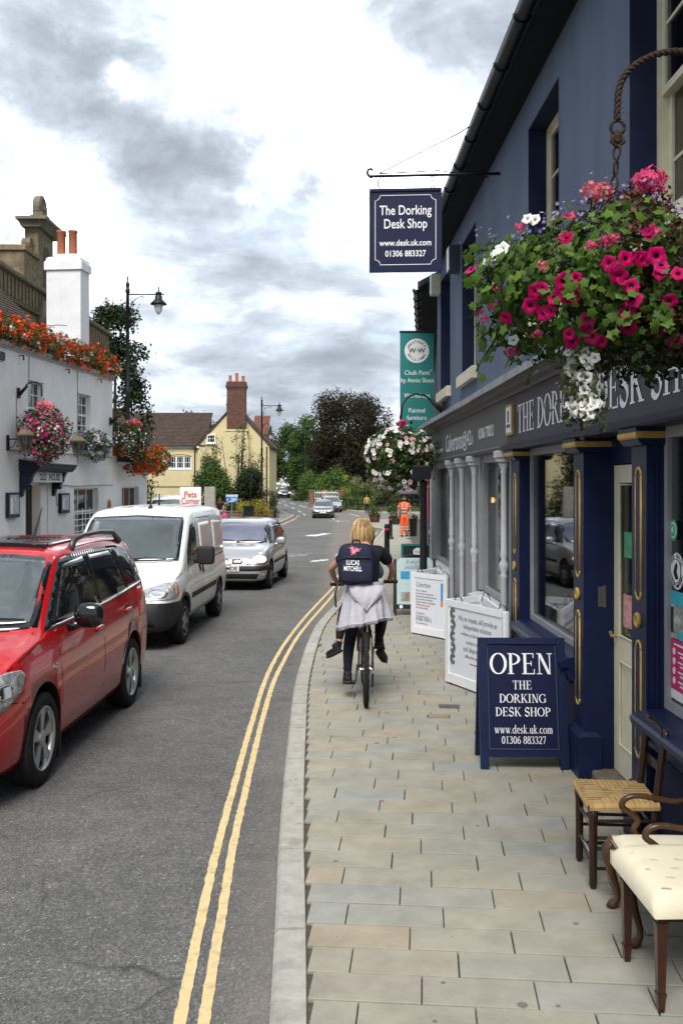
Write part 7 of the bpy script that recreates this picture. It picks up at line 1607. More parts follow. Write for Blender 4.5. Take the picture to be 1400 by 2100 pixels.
# backpack
bag = thing('backpack', 'navy backpack with white name lettering and pink splash worn by the blonde cyclist', 'backpack', (bx-.085, by, 0))
bag_m = mat('navy_nylon', (.0095, .0125, .032), .7, .2, 8, bump=.35, bscale=30)
Mg = Matrix.Translation((0, .175, 1.285)) @ Matrix.Rotation(radians(-14), 4, 'X')
B = MB(); B.smooth = True; super_blob(B, (0, 0, 0), (.172, .10, .195), 4.2, 28, 16, Mg); B.build('main_bag', bag_m, bag)
B = MB(); B.smooth = True; super_blob(B, (0, -.085, -.095), (.158, .05, .098), 5, 24, 12, Mg); pk = B.build('front_pocket', bag_m, bag)
B = MB(); B.tube([(-.165, -.075, .03), (-.10, -.112, .045), (.10, -.112, .045), (.165, -.075, .03)], .006, 6, M=Mg); B.build('zip', plast_m2, bag)
B = MB(); B.tube([(-.04, .04, .18), (-.03, .03, .235), (.03, .03, .235), (.04, .04, .18)], .011, 8, M=Mg); B.build('grab_handle', plast_m2, bag)
for s in (-1, 1):
    B = MB(); B.smooth = True; B.tube([(s*.10+.0, .08, .17), (s*.10+.02, .16, .20), (s*.12+.03, .26, .10), (s*.15+.02, .20, -.05), (s*.165, .06, -.17)], [.022, .024, .024, .018, .012], 8, M=Mg); B.build('shoulder_strap', bag_m, bag)
    B = MB(); B.tube([Mg @ Vector((s*.165, .0, -.17)), Mg @ Vector((s*.20, -.02, -.28)), Mg @ Vector((s*.19+.03*(s > 0), 0, -.40+.06*(s > 0)))], .010, 6); B.build('strap_tail', plast_m2, bag)
for s, z, ft in (('LUCAS', .066, .12), ('MITCHELL', .010, .165)):
    letter(text_mesh(s, .062, fit=ft, bold=.001), letter_m, pk, Mg @ frame_M((-.035, -.1365, z-.075), (1, 0, -.04)))
splash_m = mat('pink_print', (.62, .25, .32), .6, .3, 60); B = MB()
pts = []
for i in range(22): a = 2*pi*i/22; r = (.052 if i % 2 else .024)*(1+.35*sin(3*a+1)); pts.append((r*1.1*cos(a), r*sin(a)*.85))
B.prism([(x-.02, z+.115) for x, z in pts], -.106, -.095, 'xz', Mg); B.build('splash_print', splash_m, bag); B = MB(); B.prism([(-.03, .12), (-.015, .115), (-.005, .135), (-.022, .15)], -.108, -.1061, 'xz', Mg); B.build('splash_print', mat('red_print_2', (.55, .06, .06), .6), bag)
# ---- passenger on the crossbar, mostly hidden by the rider
psg = thing('person', 'child passenger on the crossbar, feet hanging out either side beyond the cyclist', 'person', (bx, by, 0))
B = MB(); B.smooth = True
add_mesh(B, limb_mesh([[((0, .60, .97), .09), ((0, .63, 1.08), (.09, .075)), ((0, .66, 1.20), (.095, .075)), ((0, .68, 1.28), (.075, .06)), ((-.01, .70, 1.34), .036), ((-.012, .72, 1.40), (.056, .064)), ((-.012, .73, 1.455), (.06, .07))],
    [3, ((-.10, .68, 1.27), .04), ((-.13, .76, 1.16), .03), ((-.10, .83, 1.07), .026)], [3, ((.10, .68, 1.27), .04), ((.15, .76, 1.15), .03), ((.12, .83, 1.08), .026)],
    [0, ((-.08, .64, .94), .07), ((-.20, .80, .78), .05), ((-.235, .72, .58), .042), ((-.25, .66, .44), .028), ((-.27, .68, .39), .028)], [0, ((.08, .64, .94), .07), ((.20, .80, .80), .05), ((.17, .72, .60), .042), ((.145, .66, .46), .028), ((.15, .68, .39), .028)]])); fingers(B, (-.10, .835, 1.07), (1, 0, 0), (0, 1, 0), s=.8); fingers(B, (.12, .835, 1.08), (-1, 0, 0), (0, 1, 0), s=.8); B.build('body', skin_m, psg)
cloth('jacket', mat('pale_denim', (.13, .19, .28), .85, .2, 16, bump=.3, bscale=80), psg, [[((0, .60, .96), (.125, .10)), ((0, .63, 1.08), (.125, .10)), ((0, .66, 1.20), (.125, .10)), ((0, .68, 1.28), (.095, .08))], [2, ((-.11, .68, 1.26), .052), ((-.145, .76, 1.16), .046), ((-.12, .81, 1.09), .042)], [2, ((.11, .68, 1.26), .052), ((.165, .76, 1.15), .046), ((.14, .81, 1.10), .042)]])
cloth('leggings', mat('maroon_navy_leggings', (.020, .010, .014), .8, .2, 14), psg, [[((0, .60, .98), (.11, .1)), ((0, .60, .94), (.11, .1))], [1, ((-.09, .64, .92), .08), ((-.20, .80, .78), .058), ((-.235, .72, .58), .05), ((-.247, .67, .49), .036)], [1, ((.09, .64, .92), .08), ((.20, .80, .80), .058), ((.17, .72, .60), .05), ((.148, .67, .50), .036)]])
cloth('sock', tee_m, psg, [[((-.246, .672, .50), .031), ((-.25, .662, .44), .032), ((-.262, .672, .40), .034)]]); cloth('sock', tee_m, psg, [[((.147, .672, .50), .031), ((.145, .662, .45), .032), ((.15, .67, .40), .034)]])
shoe((-.258, .65, .375), (-.62, .62, -.42), psg, .8); shoe((.150, .64, .36), (.32, .6, -.55), psg, .8)
B = MB(); B.smooth = True; super_blob(B, (-.012, .72, 1.465), (.075, .082, .075), 2.1, 14, 10); B.build('hair', mat('brown_hair', (.06, .033, .018), .5, .3, 30), psg)

# ---- people further off
def standing(name_label, x, y, z, face, H, top_m, leg_m_, hair_c, long_hair=False, short_sleeve=True, stride=.12, extra=None, shorts=False, skn=None):
    """walking figure about H tall, built for 1.75 m and scaled"""
    t = thing('person', name_label, 'person', (x, y, z), face); k = H/1.75; t.scale = (k, k, k); s_ = stride
    B = MB(); B.smooth = True
    add_mesh(B, limb_mesh([[((0, 0, .95), (.135, .10)), ((0, 0, 1.10), (.12, .09)), ((0, .0, 1.28), (.155, .11)), ((0, 0, 1.42), (.12, .08)), ((0, .01, 1.50), .052), ((0, -.005, 1.58), (.068, .078)), ((0, 0, 1.66), (.074, .086)), ((0, .005, 1.715), (.055, .06))],
        [3, ((-.19, 0, 1.41), .055), ((-.25, .02, 1.16), .042), ((-.26, -.06, .93), .030), ((-.26, -.09, .86), (.02, .034))], [3, ((.19, 0, 1.41), .055), ((.25, .03, 1.16), .042), ((.27, -.02, .93), .030), ((.27, -.04, .86), (.02, .034))],
        [0, ((-.095, 0, .88), .095), ((-.10, -s_*.5, .50), .060), ((-.105, -s_*.3, .28), .052), ((-.105, -s_, .09), .038), ((-.11, -s_-.12, .05), .035)], [0, ((.095, 0, .88), .095), ((.10, s_*.2, .50), .060), ((.105, s_*.7, .28), .052), ((.105, s_*1.1, .09), .038), ((.11, s_*1.1-.12, .05), .035)]]))
    for sx in (-1, 1):
        for i in range(4): B.tube([(sx*.262, -.075-.0+.018*(i-1.5), .84), (sx*.262, -.08+.019*(i-1.5), .79), (sx*.250, -.085+.019*(i-1.5), .755-.006*(i in (1, 2)))], [.010, .009, .006], 5)
        B.tube([(sx*.25, -.09, .86), (sx*.245, -.125, .82), (sx*.242, -.13, .79)], [.012, .010, .007], 5); super_blob(B, (sx*.080, .0, 1.63), (.012, .02, .03), 2.2, 8, 6)
    super_blob(B, (0, -.095, 1.625), (.014, .022, .022), 2.2, 8, 6); super_blob(B, (0, -.082, 1.585), (.026, .012, .006), 2.2, 8, 4); B.build('body', skn or skin2, t)
    sl = .75 if short_sleeve else 0
    arms = [[2, ((sx*.19, 0, 1.41), .075), ((sx*.235, .015, 1.24), .064)] + ([] if short_sleeve else [((sx*.252, .02, 1.14), .055), ((sx*.262, -.04, .97), .045)]) for sx in (-1, 1)]
    cloth('top', top_m, t, [[((0, 0, .92), (.16, .125)), ((0, 0, 1.12), (.15, .115)), ((0, 0, 1.29), (.18, .13)), ((0, 0, 1.43), (.13, .09))]]+arms)
    ll = [] ; 
    for sx, a, b, c in ((-1, -s_*.5, -s_*.3, -s_), (1, s_*.2, s_*.7, s_*1.1)):
        ll.append([1, ((sx*.098, 0, .86), .112), ((sx*.104, a, .52 if not shorts else .66), .084)]+([] if shorts else [((sx*.106, b, .28), .078), ((sx*.107, c, .10), .070)]))
    cloth('trousers', leg_m_, t, [[((0, 0, .97), (.155, .12)), ((0, 0, .90), (.15, .12))]]+ll)
    for sx, c in ((-1, -s_), (1, s_*1.1)):
        B = MB(); B.smooth = True; super_blob(B, (sx*.108, c-.06, .045), (.052, .14, .048), 2.8, 12, 8); B.build('boot', shoe_m, t)
    hm = mat('hair_%d' % int(hair_c[0]*1000), hair_c, .6, .3, 30); B = MB(); B.smooth = True; super_blob(B, (0, .022, 1.675), (.085, .092, .075), 2.2, 14, 10)
    if long_hair: super_blob(B, (0, .06, 1.52), (.10, .05, .17), 2.4, 14, 10)
    B.build('hair', hm, t); 
    B = MB()
    for sx in (-1, 1): super_blob(B, (sx*.03, -.086, 1.645), (.010, .006, .006), 2, 8, 4)
    B.build('eyes', ink, t)
    return t
org_m = mat('hi_vis_orange', (.85, .10, .012), .75, .10, 10, emit=None, bump=.2, bscale=40); sil_band = mat('reflective_band', (.46, .44, .42), .4, .1, 30)
om = standing('man in bright orange hi-vis suit with silver bands walking along the pavement', 2.79, 43.4, zt(43.4), 0, 1.80, org_m, org_m, (.03, .018, .012), stride=.10)
B = MB(); B.smooth = True; super_blob(B, (0, -.045, 1.575), (.060, .052, .045), 2.3, 12, 8); B.build('beard', mat('dark_beard', (.035, .02, .014), .8, .3, 40), om)
for z, rx, ry in ((1.06, .160, .125), (1.20, .172, .130)):
    B = MB(); B.smooth = True; B.lathe([(1, -.026), (1.03, -.022), (1.03, .022), (1, .026)], (0, 0, z), 24, cap=False, sx=rx*1.02, sy=ry*1.04); B.build('reflective_band', sil_band, om)
for sx in (-1, 1): B = MB(); B.smooth = True; B.tube([(sx*.09, -.135, 1.08), (sx*.095, -.142, 1.25), (sx*.09, -.11, 1.40), (sx*.09, 0, 1.475)], .020, 6); B.build('reflective_brace', sil_band, om)
for sx, c in ((-1, -.055), (1, .075)):
    for z in (.30, .42): B = MB(); B.smooth = True; B.lathe([(1, -.022), (1.04, -.018), (1.04, .018), (1, .022)], (sx*.106, c*(.6 if z > .4 else .75), z), 16, cap=False, sx=.084, sy=.084); B.build('reflective_band', sil_band, om)
    B = MB(); B.smooth = True; B.lathe([(1, -.02), (1.04, 0), (1, .02)], (sx*.222, .01, 1.30), 14, cap=False, sx=.07, sy=.075); B.build('reflective_band', sil_band, om)
wo = standing('woman with long brown hair in black top walking away by the garden wall', -7.1, 57, zt(57), pi, 1.68, tee_m, mat('blue_denim', (.05, .07, .13), .85, .2, 16), (.10, .05, .028), True, True, .1, shorts=True, skn=skin_m)
hb = thing('pink_handbag', 'bright pink bag carried by the woman in the black top', 'bag', (-7.1+.27, 57.04, zt(57)))
B = MB(); B.smooth = True; super_blob(B, (0, 0, .62), (.13, .06, .13), 3.5, 14, 10); B.build('bag_body', mat('pink_plastic', (.65, .06, .22), .5), hb); B = MB(); B.tube([(-.07, 0, .73), (-.03, 0, .82), (.03, 0, .82), (.07, 0, .73)], .012, 6); B.build('bag_handle', MATS['pink_plastic'], hb)
standing('person in yellow top standing by the dark rail fence', 2.25, 87.0, zt(87), 0, 1.58, mat('yellow_cloth', (.42, .29, .05), .85, .15, 12), leg_m, (.06, .03, .02), True, False, .03)
standing('child in pink top behind the white railing gate', -1.75, 103, zt(103)+.35, .3, 1.25, mat('pink_cloth', (.60, .10, .25), .85), mat('lilac_cloth', (.25, .20, .35), .85), (.05, .03, .02), True, True, .05)

# ================================================================== plants
import numpy as np
RNG = np.random.default_rng(4)
def leaf_t(kind):
    if kind == 'quad': v = [(-.5, 0, 0), (0, -.32, .10), (.5, 0, 0), (0, .32, .10)]; f = [(0, 1, 2), (0, 2, 3)]
    elif kind == 'ivy':
        v = [(0, 0, .06)]; 
        for i in range(10): a = 2*pi*i/10; r = (.56 if i % 2 == 0 else .36); v.append((r*cos(a), r*sin(a), -.05*(i % 2)))
        f = [(0, i+1, (i+1) % 10+1) for i in range(10)]
    elif kind == 'floret':
        v = [(0, 0, -.08)]
        for i in range(5):
            a = 2*pi*i/5
            for da, r in ((-.5, .36), (0, .55), (.5, .36)): v.append((r*cos(a+da), r*sin(a+da), .06))
        f = []
        for i in range(5): b = 1+3*i; f += [(0, b, b+1), (0, b+1, b+2)]
    elif kind == 'blade': v = [(-.06, 0, 0), (.06, 0, 0), (.04, .1, .6), (-.04, .1, .6), (0, .3, 1.0)]; f = [(0, 1, 2, 3), (3, 2, 4)]
    return np.array(v, float), f
def scatter(name, P, Nrm, size, kind, m, parent, stuff=True, spin=True, jitter=.6):
    """one mesh of many small leaves at P facing roughly along Nrm"""
    n = len(P)
    if n == 0: return None
    T, F = leaf_t(kind); Nn = Nrm+RNG.normal(0, jitter, (n, 3)); Nn /= np.linalg.norm(Nn, axis=1)[:, None]+1e-9
    ref = RNG.normal(0, 1, (n, 3)); X = np.cross(ref, Nn); X /= np.linalg.norm(X, axis=1)[:, None]+1e-9; Y = np.cross(Nn, X)
    s = (np.asarray(size)*np.ones(n))[:, None, None]
    V = P[:, None, :]+s*(T[None, :, 0, None]*X[:, None, :]+T[None, :, 1, None]*Y[:, None, :]+T[None, :, 2, None]*Nn[:, None, :])
    k = len(T); V = V.reshape(-1, 3)
    loops = []; starts = []; tot = []
    base = np.arange(n)*k; lens = [len(f) for f in F]; flat = np.array([i for f in F for i in f])
    allv = (base[:, None]+flat[None, :]).reshape(-1); lt = np.tile(np.array(lens), n); ls = np.concatenate([[0], np.cumsum(lt)[:-1]])
    me = bpy.data.meshes.new(name); me.vertices.add(len(V)); me.vertices.foreach_set('co', V.astype(np.float32).reshape(-1)); me.loops.add(len(allv)); me.loops.foreach_set('vertex_index', allv.astype(np.int32))
    me.polygons.add(len(lt)); me.polygons.foreach_set('loop_start', ls.astype(np.int32)); me.polygons.foreach_set('loop_total', lt.astype(np.int32)); me.update(calc_edges=True); me.materials.append(m)
    o = bpy.data.objects.new(name, me); COL.objects.link(o)
    if parent is not None: o.parent = parent
    if stuff: o['kind'] = 'stuff'
    return o
def clumps(C, R, n, fill=.35, flat=1.):
    """points and outward normals on lumps C (k x 3) with radii R"""
    C = np.array(C, float); R = np.asarray(R)*np.ones(len(C)); i = RNG.choice(len(C), n, p=(R**2)/(R**2).sum())
    d = RNG.normal(0, 1, (n, 3)); d /= np.linalg.norm(d, axis=1)[:, None]; r = R[i]*(1-fill*RNG.random(n)**2); P = C[i]+d*r[:, None]*np.array([1, 1, flat]); return P, d
def leafm(name, cols, rough=.6, trans=.25): return mat(name, None, rough, .22, 3, island=cols, trans=trans, spec=.14)
green_m = leafm('green_leaves', [(.045, .085, .018), (.065, .12, .028), (.035, .065, .016), (.09, .15, .035)])
bright_m = leafm('bright_leaves', [(.075, .135, .028), (.11, .19, .045), (.055, .10, .022), (.14, .21, .06)])
dark_m = leafm('dark_leaves', [(.020, .038, .014), (.030, .055, .018), (.015, .028, .012), (.045, .07, .025)])
copper_m = leafm('copper_leaves', [(.024, .020, .012), (.036, .028, .016), (.016, .015, .009), (.050, .038, .020), (.028, .034, .014)], trans=.15)
olive_m = leafm('olive_leaves', [(.075, .085, .030), (.055, .07, .026), (.10, .105, .045), (.05, .055, .025)])
pale_m = leafm('variegated_leaves', [(.20, .21, .10), (.12, .15, .055), (.28, .27, .15), (.09, .12, .05)])
gold_l = leafm('golden_flowers', [(.42, .33, .03), (.32, .27, .04), (.20, .21, .05), (.50, .38, .04)])
pet_red = leafm('orange_red_petals', [(.70, .045, .008), (.78, .085, .014), (.58, .025, .008), (.80, .14, .03)], .6, .2)
pet_wht = leafm('white_petals', [(.78, .78, .76), (.70, .71, .68), (.80, .78, .74)], .6, .2); pet_pnk = leafm('pink_petals', [(.62, .03, .16), (.70, .06, .24), (.52, .02, .13), (.72, .14, .28)], .6, .2); pet_lil = leafm('lilac_petals', [(.22, .16, .42), (.30, .24, .50), (.42, .38, .58)], .6, .2); dry_m = leafm('dry_leaves', [(.10, .055, .028), (.065, .038, .022), (.14, .09, .045), (.05, .045, .022)])
bark_m = mat('bark', (.055, .043, .033), .9, .3, 8, bump=.6, bscale=30, stretch=(1, 1, .25))
def tree(name, label, x, y, H, crown_w, m, n, leaf, base=.25, cl=26, trunk=.3, shape='round', group=None, seed=1, z=None, off=(0, 0)):
    random.seed(seed); t = thing(name, label, 'tree', (x, y, zt(y)-.15 if z is None else z), group=group); C, R = [], []; hb = H*base
    for i in range(cl):
        for _ in range(40):
            a = random.uniform(0, 2*pi); u = random.random(); h = hb+(H-hb)*u
            prof = sin(pi*min(1, .10+.82*u))**.6 if shape == 'round' else (1-u)**.8+.12
            r = crown_w*.5*prof*sqrt(random.uniform(.15, 1)); cc = (r*cos(a)+off[0]*u, r*sin(a)+off[1]*u, h); rr = crown_w*random.uniform(.10, .20)*(1 if shape == 'round' else .75*(1.15-u))
            if cc[2]+rr < H*1.02: break
        C.append(cc); R.append(rr)
    B = MB(); B.smooth = True; B.tube([(0, 0, -.2), (.02*H*.3, 0, hb*.6), (off[0]*.3, 0, hb+.2*(H-hb)), (off[0]*.7, off[1]*.4, H*.8)], [trunk*1.3, trunk, trunk*.75, trunk*.2], 10)
    tk = B.build('trunk', bark_m, t)
    for i in range(min(cl, 12)):
        p = Vector(C[i]); s = Vector((off[0]*.2, 0, hb+random.uniform(-.1, .35)*(H-hb)*.6)); B = MB(); B.smooth = True; B.tube([s, s.lerp(p, .5)+Vector((0, 0, .1*H*.3)), p], [trunk*.4, trunk*.25, trunk*.06], 6); B.build('limb', bark_m, t)
    P, D = clumps(C, R, n, .5); P += RNG.normal(0, leaf*.8, P.shape); scatter('crown', P, D+np.array([0, 0, .5]), leaf*RNG.uniform(.6, 1.25, n), 'quad', m, t); return t
tree('copper_beech', 'large dark copper leaved tree rising above the hedge at the bend', .75, 116, 12.9, 9.7, copper_m, 52000, .27, .08, 80, .4, seed=3)
tree('oak_tree', 'tall green tree left of the dark copper tree', -6.3, 138, 11.4, 7.2, green_m, 12000, .38, .15, 26, .3, group='green trees at the far bend', seed=4)
tree('oak_tree', 'green tree half hidden behind the yellow house corner', -11.4, 140, 9.6, 6.5, olive_m, 9000, .36, .12, 22, .3, group='green trees at the far bend', seed=5)
tree('oak_tree', 'dark green tree standing over the distant traffic', -7.6, 205, 12.5, 12, dark_m, 12000, .5, .1, 26, .3, group='green trees at the far bend', seed=6)
tree('oak_tree', 'small green tree between the copper tree and the far lamp', -4.6, 124, 8.6, 4.6, green_m, 7000, .30, .1, 18, .2, group='green trees at the far bend', seed=8)
tree('conifer', 'dark evergreen tree standing behind the pub beside the tall lamp', -15.3, 66, 14.6, 4.2, dark_m, 20000, .26, .05, 90, .25, 'round', seed=9, z=-.6)
tree('garden_tree', 'green treetop showing over the yellow house roof', -14.5, 98, 9.6, 5.0, olive_m, 3500, .34, .3, 16, .2, seed=10); tree('garden_tree', 'small far treetop above the left end of the brown roof', -20.5, 100, 9.2, 3.4, olive_m, 1800, .30, .3, 10, .2, seed=11)
random.seed(21)
for i, (x, y, H, w, m, lb) in enumerate(((16, 150, 10, 11, green_m, 'green tree far behind the brick house'), (10, 160, 9, 9, dark_m, 'dark tree far right behind the hedges'), (-20, 210, 11, 12, green_m, 'distant green tree at the far left of the road'), (4, 190, 10, 12, dark_m, 'distant dark tree behind the copper tree'), (-27, 120, 9, 9, olive_m, 'broad olive tree far behind the yellow house'))):
    tree('far_tree', lb, x, y, H, w, m, 5000, .5, .1, 20, .3, seed=30+i)
def bush(name, label, x, y, H, w, m, n, leaf, cat='shrub', cl=9, d=None, z=None, seed=1, stems=5, flowers=None, group=None):
    random.seed(seed); t = thing(name, label, cat, (x, y, zt(y)-.12 if z is None else z), group=group); C, R = [], []; d = d or w
    for i in range(cl):
        a = random.uniform(0, 2*pi); r = sqrt(random.random()); rr = min(w, H)*random.uniform(.16, .30); h = random.uniform(.12, 1)*(H-rr)*(1-.45*r*r); C.append((w*.5*r*cos(a)*.85, d*.5*r*sin(a)*.85, max(h, rr*.6))); R.append(rr)
    B = MB(); B.smooth = True
    for i in range(stems): p = Vector(C[i % cl]); B.tube([(p.x*.2, p.y*.2, -.1), (p.x*.7, p.y*.7, p.z*.5), p], [.05, .035, .012], 5)
    B.build('stems', bark_m, t, kind='stuff'); P, D = clumps(C, R, n, .6); P += RNG.normal(0, leaf*.7, P.shape); P[:, 2] = np.abs(P[:, 2]); scatter('foliage', P, D+np.array([0, 0, .6]), leaf*RNG.uniform(.6, 1.3, n), 'quad', m, t)
    if flowers:
        fm, k, s = flowers; P, D = clumps(C, np.array(R)*1.05, k, .1); scatter('blossoms', P, D, s, 'floret', fm, t)
    return t
for args in (('hedge', 'clipped looking bright green hedge by the far pavement kerb', -3.4, 108, 4.2, 3.6, bright_m, 5200, .20), ('hedge', 'leafy mid green hedge left of the white railing gate', -4.3, 112, 3.4, 2.6, green_m, 3200, .20), ('shrub', 'tall light green shrub behind the white railing gate', -.6, 106, 4.4, 4.4, bright_m, 6000, .20), ('shrub', 'green shrub just right of the white railing gate', .9, 99, 2.6, 2.6, green_m, 3200, .16),
             ('shrub', 'yellow leaved shrub in the garden beyond the gate', .45, 103, 3.9, 1.1, gold_l, 1300, .15), ('shrub', 'pale variegated shrub in the middle of the garden', 2.2, 102, 3.9, 3.0, pale_m, 3600, .16), ('shrub', 'dark evergreen shrub behind the yellow topped person', 3.0, 97, 2.7, 2.6, dark_m, 3600, .15), ('shrub', 'dusky green shrub near the post and rail fence', 4.6, 97, 3.2, 3.0, olive_m, 3600, .16), ('shrub', 'tall green shrub behind the flower basket post', 5.6, 102, 4.8, 3.4, green_m, 4200, .18), ('shrub', 'broad dark shrub at the right end of the garden', 8.2, 100, 4.4, 4.2, dark_m, 4200, .18), ('shrub', 'low green shrub along the rail fence', 1.4, 94, 1.5, 2.2, bright_m, 2000, .14), ('shrub', 'spreading shrub far right behind the rail fence', 11.5, 97, 3.6, 4.4, green_m, 4000, .18)):
    bush(*args, seed=int(abs(args[2])*10)+3, group='garden shrubs by the side road')
for args in (('shrub', 'dense green shrub at the foot of the yellow gable', -9.3, 75.4, 5.4, 4.2, green_m, 15000, .17), ('shrub', 'dark leafy shrub in front of the yellow chimney base', -7.3, 75.9, 5.0, 3.2, dark_m, 10000, .16), ('shrub', 'feathery green shrub beside the lamp post at the wall corner', -5.7, 76.4, 3.4, 1.5, olive_m, 2200, .12), ('shrub', 'golden flowered bush behind the black litter bin', -7.0, 73.9, 2.4, 2.6, gold_l, 5000, .10), ('shrub', 'dark bush between the pub wing and the yellow house', -13.3, 66, 3.9, 3.8, dark_m, 4500, .15), ('shrub', 'reddish twiggy shrub right of the yellow chimney', -7.4, 77.4, 6.4, 3.2, dry_m, 2600, .12)):
    bush(*args, seed=int(abs(args[2])*10)+5, group='shrubs in the corner bed')
def twiggy(x, y, H, seed, label, m):
    random.seed(seed); t = thing('tall_shrub', label, 'shrub', (x, y, zt(y)-.1), group='sparse tall shrubs by the yellow gable'); P, D = [], []; B = MB()
    for i in range(9):
        a = random.uniform(0, 2*pi); lean = random.uniform(.05, .32); p = Vector((random.uniform(-.3, .3), random.uniform(-.2, .2), 0)); q = p+Vector((cos(a)*lean*H*.6, sin(a)*lean*H*.3, H*random.uniform(.65, 1.0))); mid = p.lerp(q, .5)+Vector((random.uniform(-.15, .15), 0, 0)); C = MB(); C.tube([p, mid, q], [.05, .035, .012], 5); C.build('stem', bark_m, t, smooth=True)
        for k in range(9):
            s = p.lerp(mid, random.uniform(.5, 1)) if random.random() < .4 else mid.lerp(q, random.random()); e = s+Vector((random.uniform(-.7, .7), random.uniform(-.4, .4), random.uniform(.1, .6))); B.tube([s, e], [.014, .005], 4)
            for _ in range(random.randint(2, 16)): w = s.lerp(e, random.uniform(.3, 1.1)); P.append(tuple(w+Vector([random.gauss(0, .12) for _ in range(3)]))); D.append((0, 0, 1))
    B.build('twigs', bark_m, t, kind='stuff'); scatter('foliage', np.array(P), np.array(D, float), RNG.uniform(.10, .20, len(P)), 'quad', m, t, jitter=1.)
twiggy(-10.2, 76.4, 7.2, 5, 'sparse tall shrub with bare stems left of the yellow chimney', olive_m); twiggy(-8.3, 76.6, 8.0, 6, 'sparse tall leafy shrub climbing before the chimney stack', green_m); twiggy(-7.0, 77.2, 5.6, 7, 'thin twiggy shrub before the right of the gable', olive_m)
# rough grass by the fence
P = np.stack([RNG.uniform(-.4, 12, 5000), RNG.uniform(88.6, 96, 5000), np.zeros(5000)], 1); P[:, 1] = np.maximum(P[:, 1], 92.5-.9*np.clip(P[:, 0], 0, 4)); P[:, 2] = np.array([zt(v)-.12 for v in P[:, 1]])
scatter('rough_grass', P, np.tile([0, 0, 1.], (5000, 1)), RNG.uniform(.18, .42, 5000), 'blade', leafm('grass_blades', [(.10, .12, .035), (.14, .13, .05), (.07, .10, .03), (.19, .16, .07)]), None, jitter=.25)
# planter plants
def potted(t, H, w, n, m, leaf, z0, tall=0):
    C = [(random.uniform(-w, w)*.4, random.uniform(-w, w)*.4, z0+random.uniform(.05, H)) for _ in range(7)]; P, D = clumps(C, w*.35, n, .6); scatter('foliage', P, D, leaf*RNG.uniform(.6, 1.3, n), 'quad', m, t)
    if tall: k = 120; P = np.stack([RNG.normal(-.15, .10, k), RNG.normal(0, .1, k), z0+RNG.uniform(0, tall, k)], 1); scatter('tall_stems', P, np.tile([0., 0, 1], (k, 1)), .16, 'quad', bright_m, t, jitter=1.2)
potted(pl1, .35, .85, 420, olive_m, .10, .52, 1.25); potted(pl2, .55, .8, 600, green_m, .11, .5); potted(pl3, .15, .4, 260, dark_m, .06, .74)

# ---- flower baskets
def petunia_mesh(name, m1, m2):
    B = MB(); B.smooth = True; n = 20; vs = [(0, 0, -.55)]; R = ((.12, -.42), (.30, -.12), (.78, .03), (1.0, -.05))
    for j, (r, z) in enumerate(R):
        for i in range(n): a = 2*pi*i/n; lob = 1+((.10*cos(5*a)+.045*sin(10*a+1)) if j > 1 else 0); vs.append((r*lob*cos(a), r*lob*sin(a), z+((.10*cos(5*a+.6)+.06*sin(7*a)) if j == 3 else 0)))
    fs = [(0, 1+i, 1+(i+1) % n) for i in range(n)]; B.m = 1; B.add(vs, fs)
    for j in range(3):
        for i in range(n): i2 = (i+1) % n; B.f.append((1+j*n+i, 1+j*n+i2, 1+(j+1)*n+i2, 1+(j+1)*n+i)); B.mi.append(1 if j == 0 else 0); B.sm.append(True)
    return B.mesh(name, [m1, m2], fix=False)
mag_m = mat('magenta_petal', None, .5, .10, 20, rand=[(.48, .003, .095), (.60, .010, .14), (.34, .003, .075), (.62, .03, .18)], trans=.25, spec=.08); thr_m = mat('petunia_throat', (.16, .002, .04), .7, .1, spec=.05); wp_m = mat('white_petal', None, .5, .05, 20, rand=[(.78, .78, .76), (.72, .73, .70), (.80, .78, .76)], trans=.2); wt_m = mat('white_throat', (.55, .55, .35), .6); pp_m = mat('pale_pink_petal', None, .5, .1, 20, rand=[(.62, .25, .36), (.72, .40, .50)], trans=.2)
PET = petunia_mesh('petunia', mag_m, thr_m); PETW = petunia_mesh('petunia', wp_m, wt_m); PETP = petunia_mesh('petunia', pp_m, thr_m)
def flower(me, parent, p, nrm, r, nm='petunia'):
    o = inst(me, nm, parent, tuple(p)); q = Vector(nrm).to_track_quat('Z', 'Y'); o.rotation_euler = (q.to_matrix() @ Matrix.Rotation(random.uniform(0, 6), 3, 'Z')).to_euler(); o.scale = (r, r, r); return o
def chain_links(parent, a, b, link=.045, r=.0045, m=None, wire='chain_link'):
    a, b = Vector(a), Vector(b); n = max(1, int((b-a).length/(link*.78))); d = (b-a).normalized(); s1 = d.orthogonal().normalized(); s2 = d.cross(s1)
    for i in range(n):
        c = a.lerp(b, (i+.5)/n); s = s1 if i % 2 else s2; B = MB(); B.tube([c+d*(link*.5*cos(t))+s*(link*.24*sin(t)) for t in [2*pi*k/10 for k in range(11)]], r, 5, cap=False); B.build(wire, m or rust_m, parent, smooth=True)
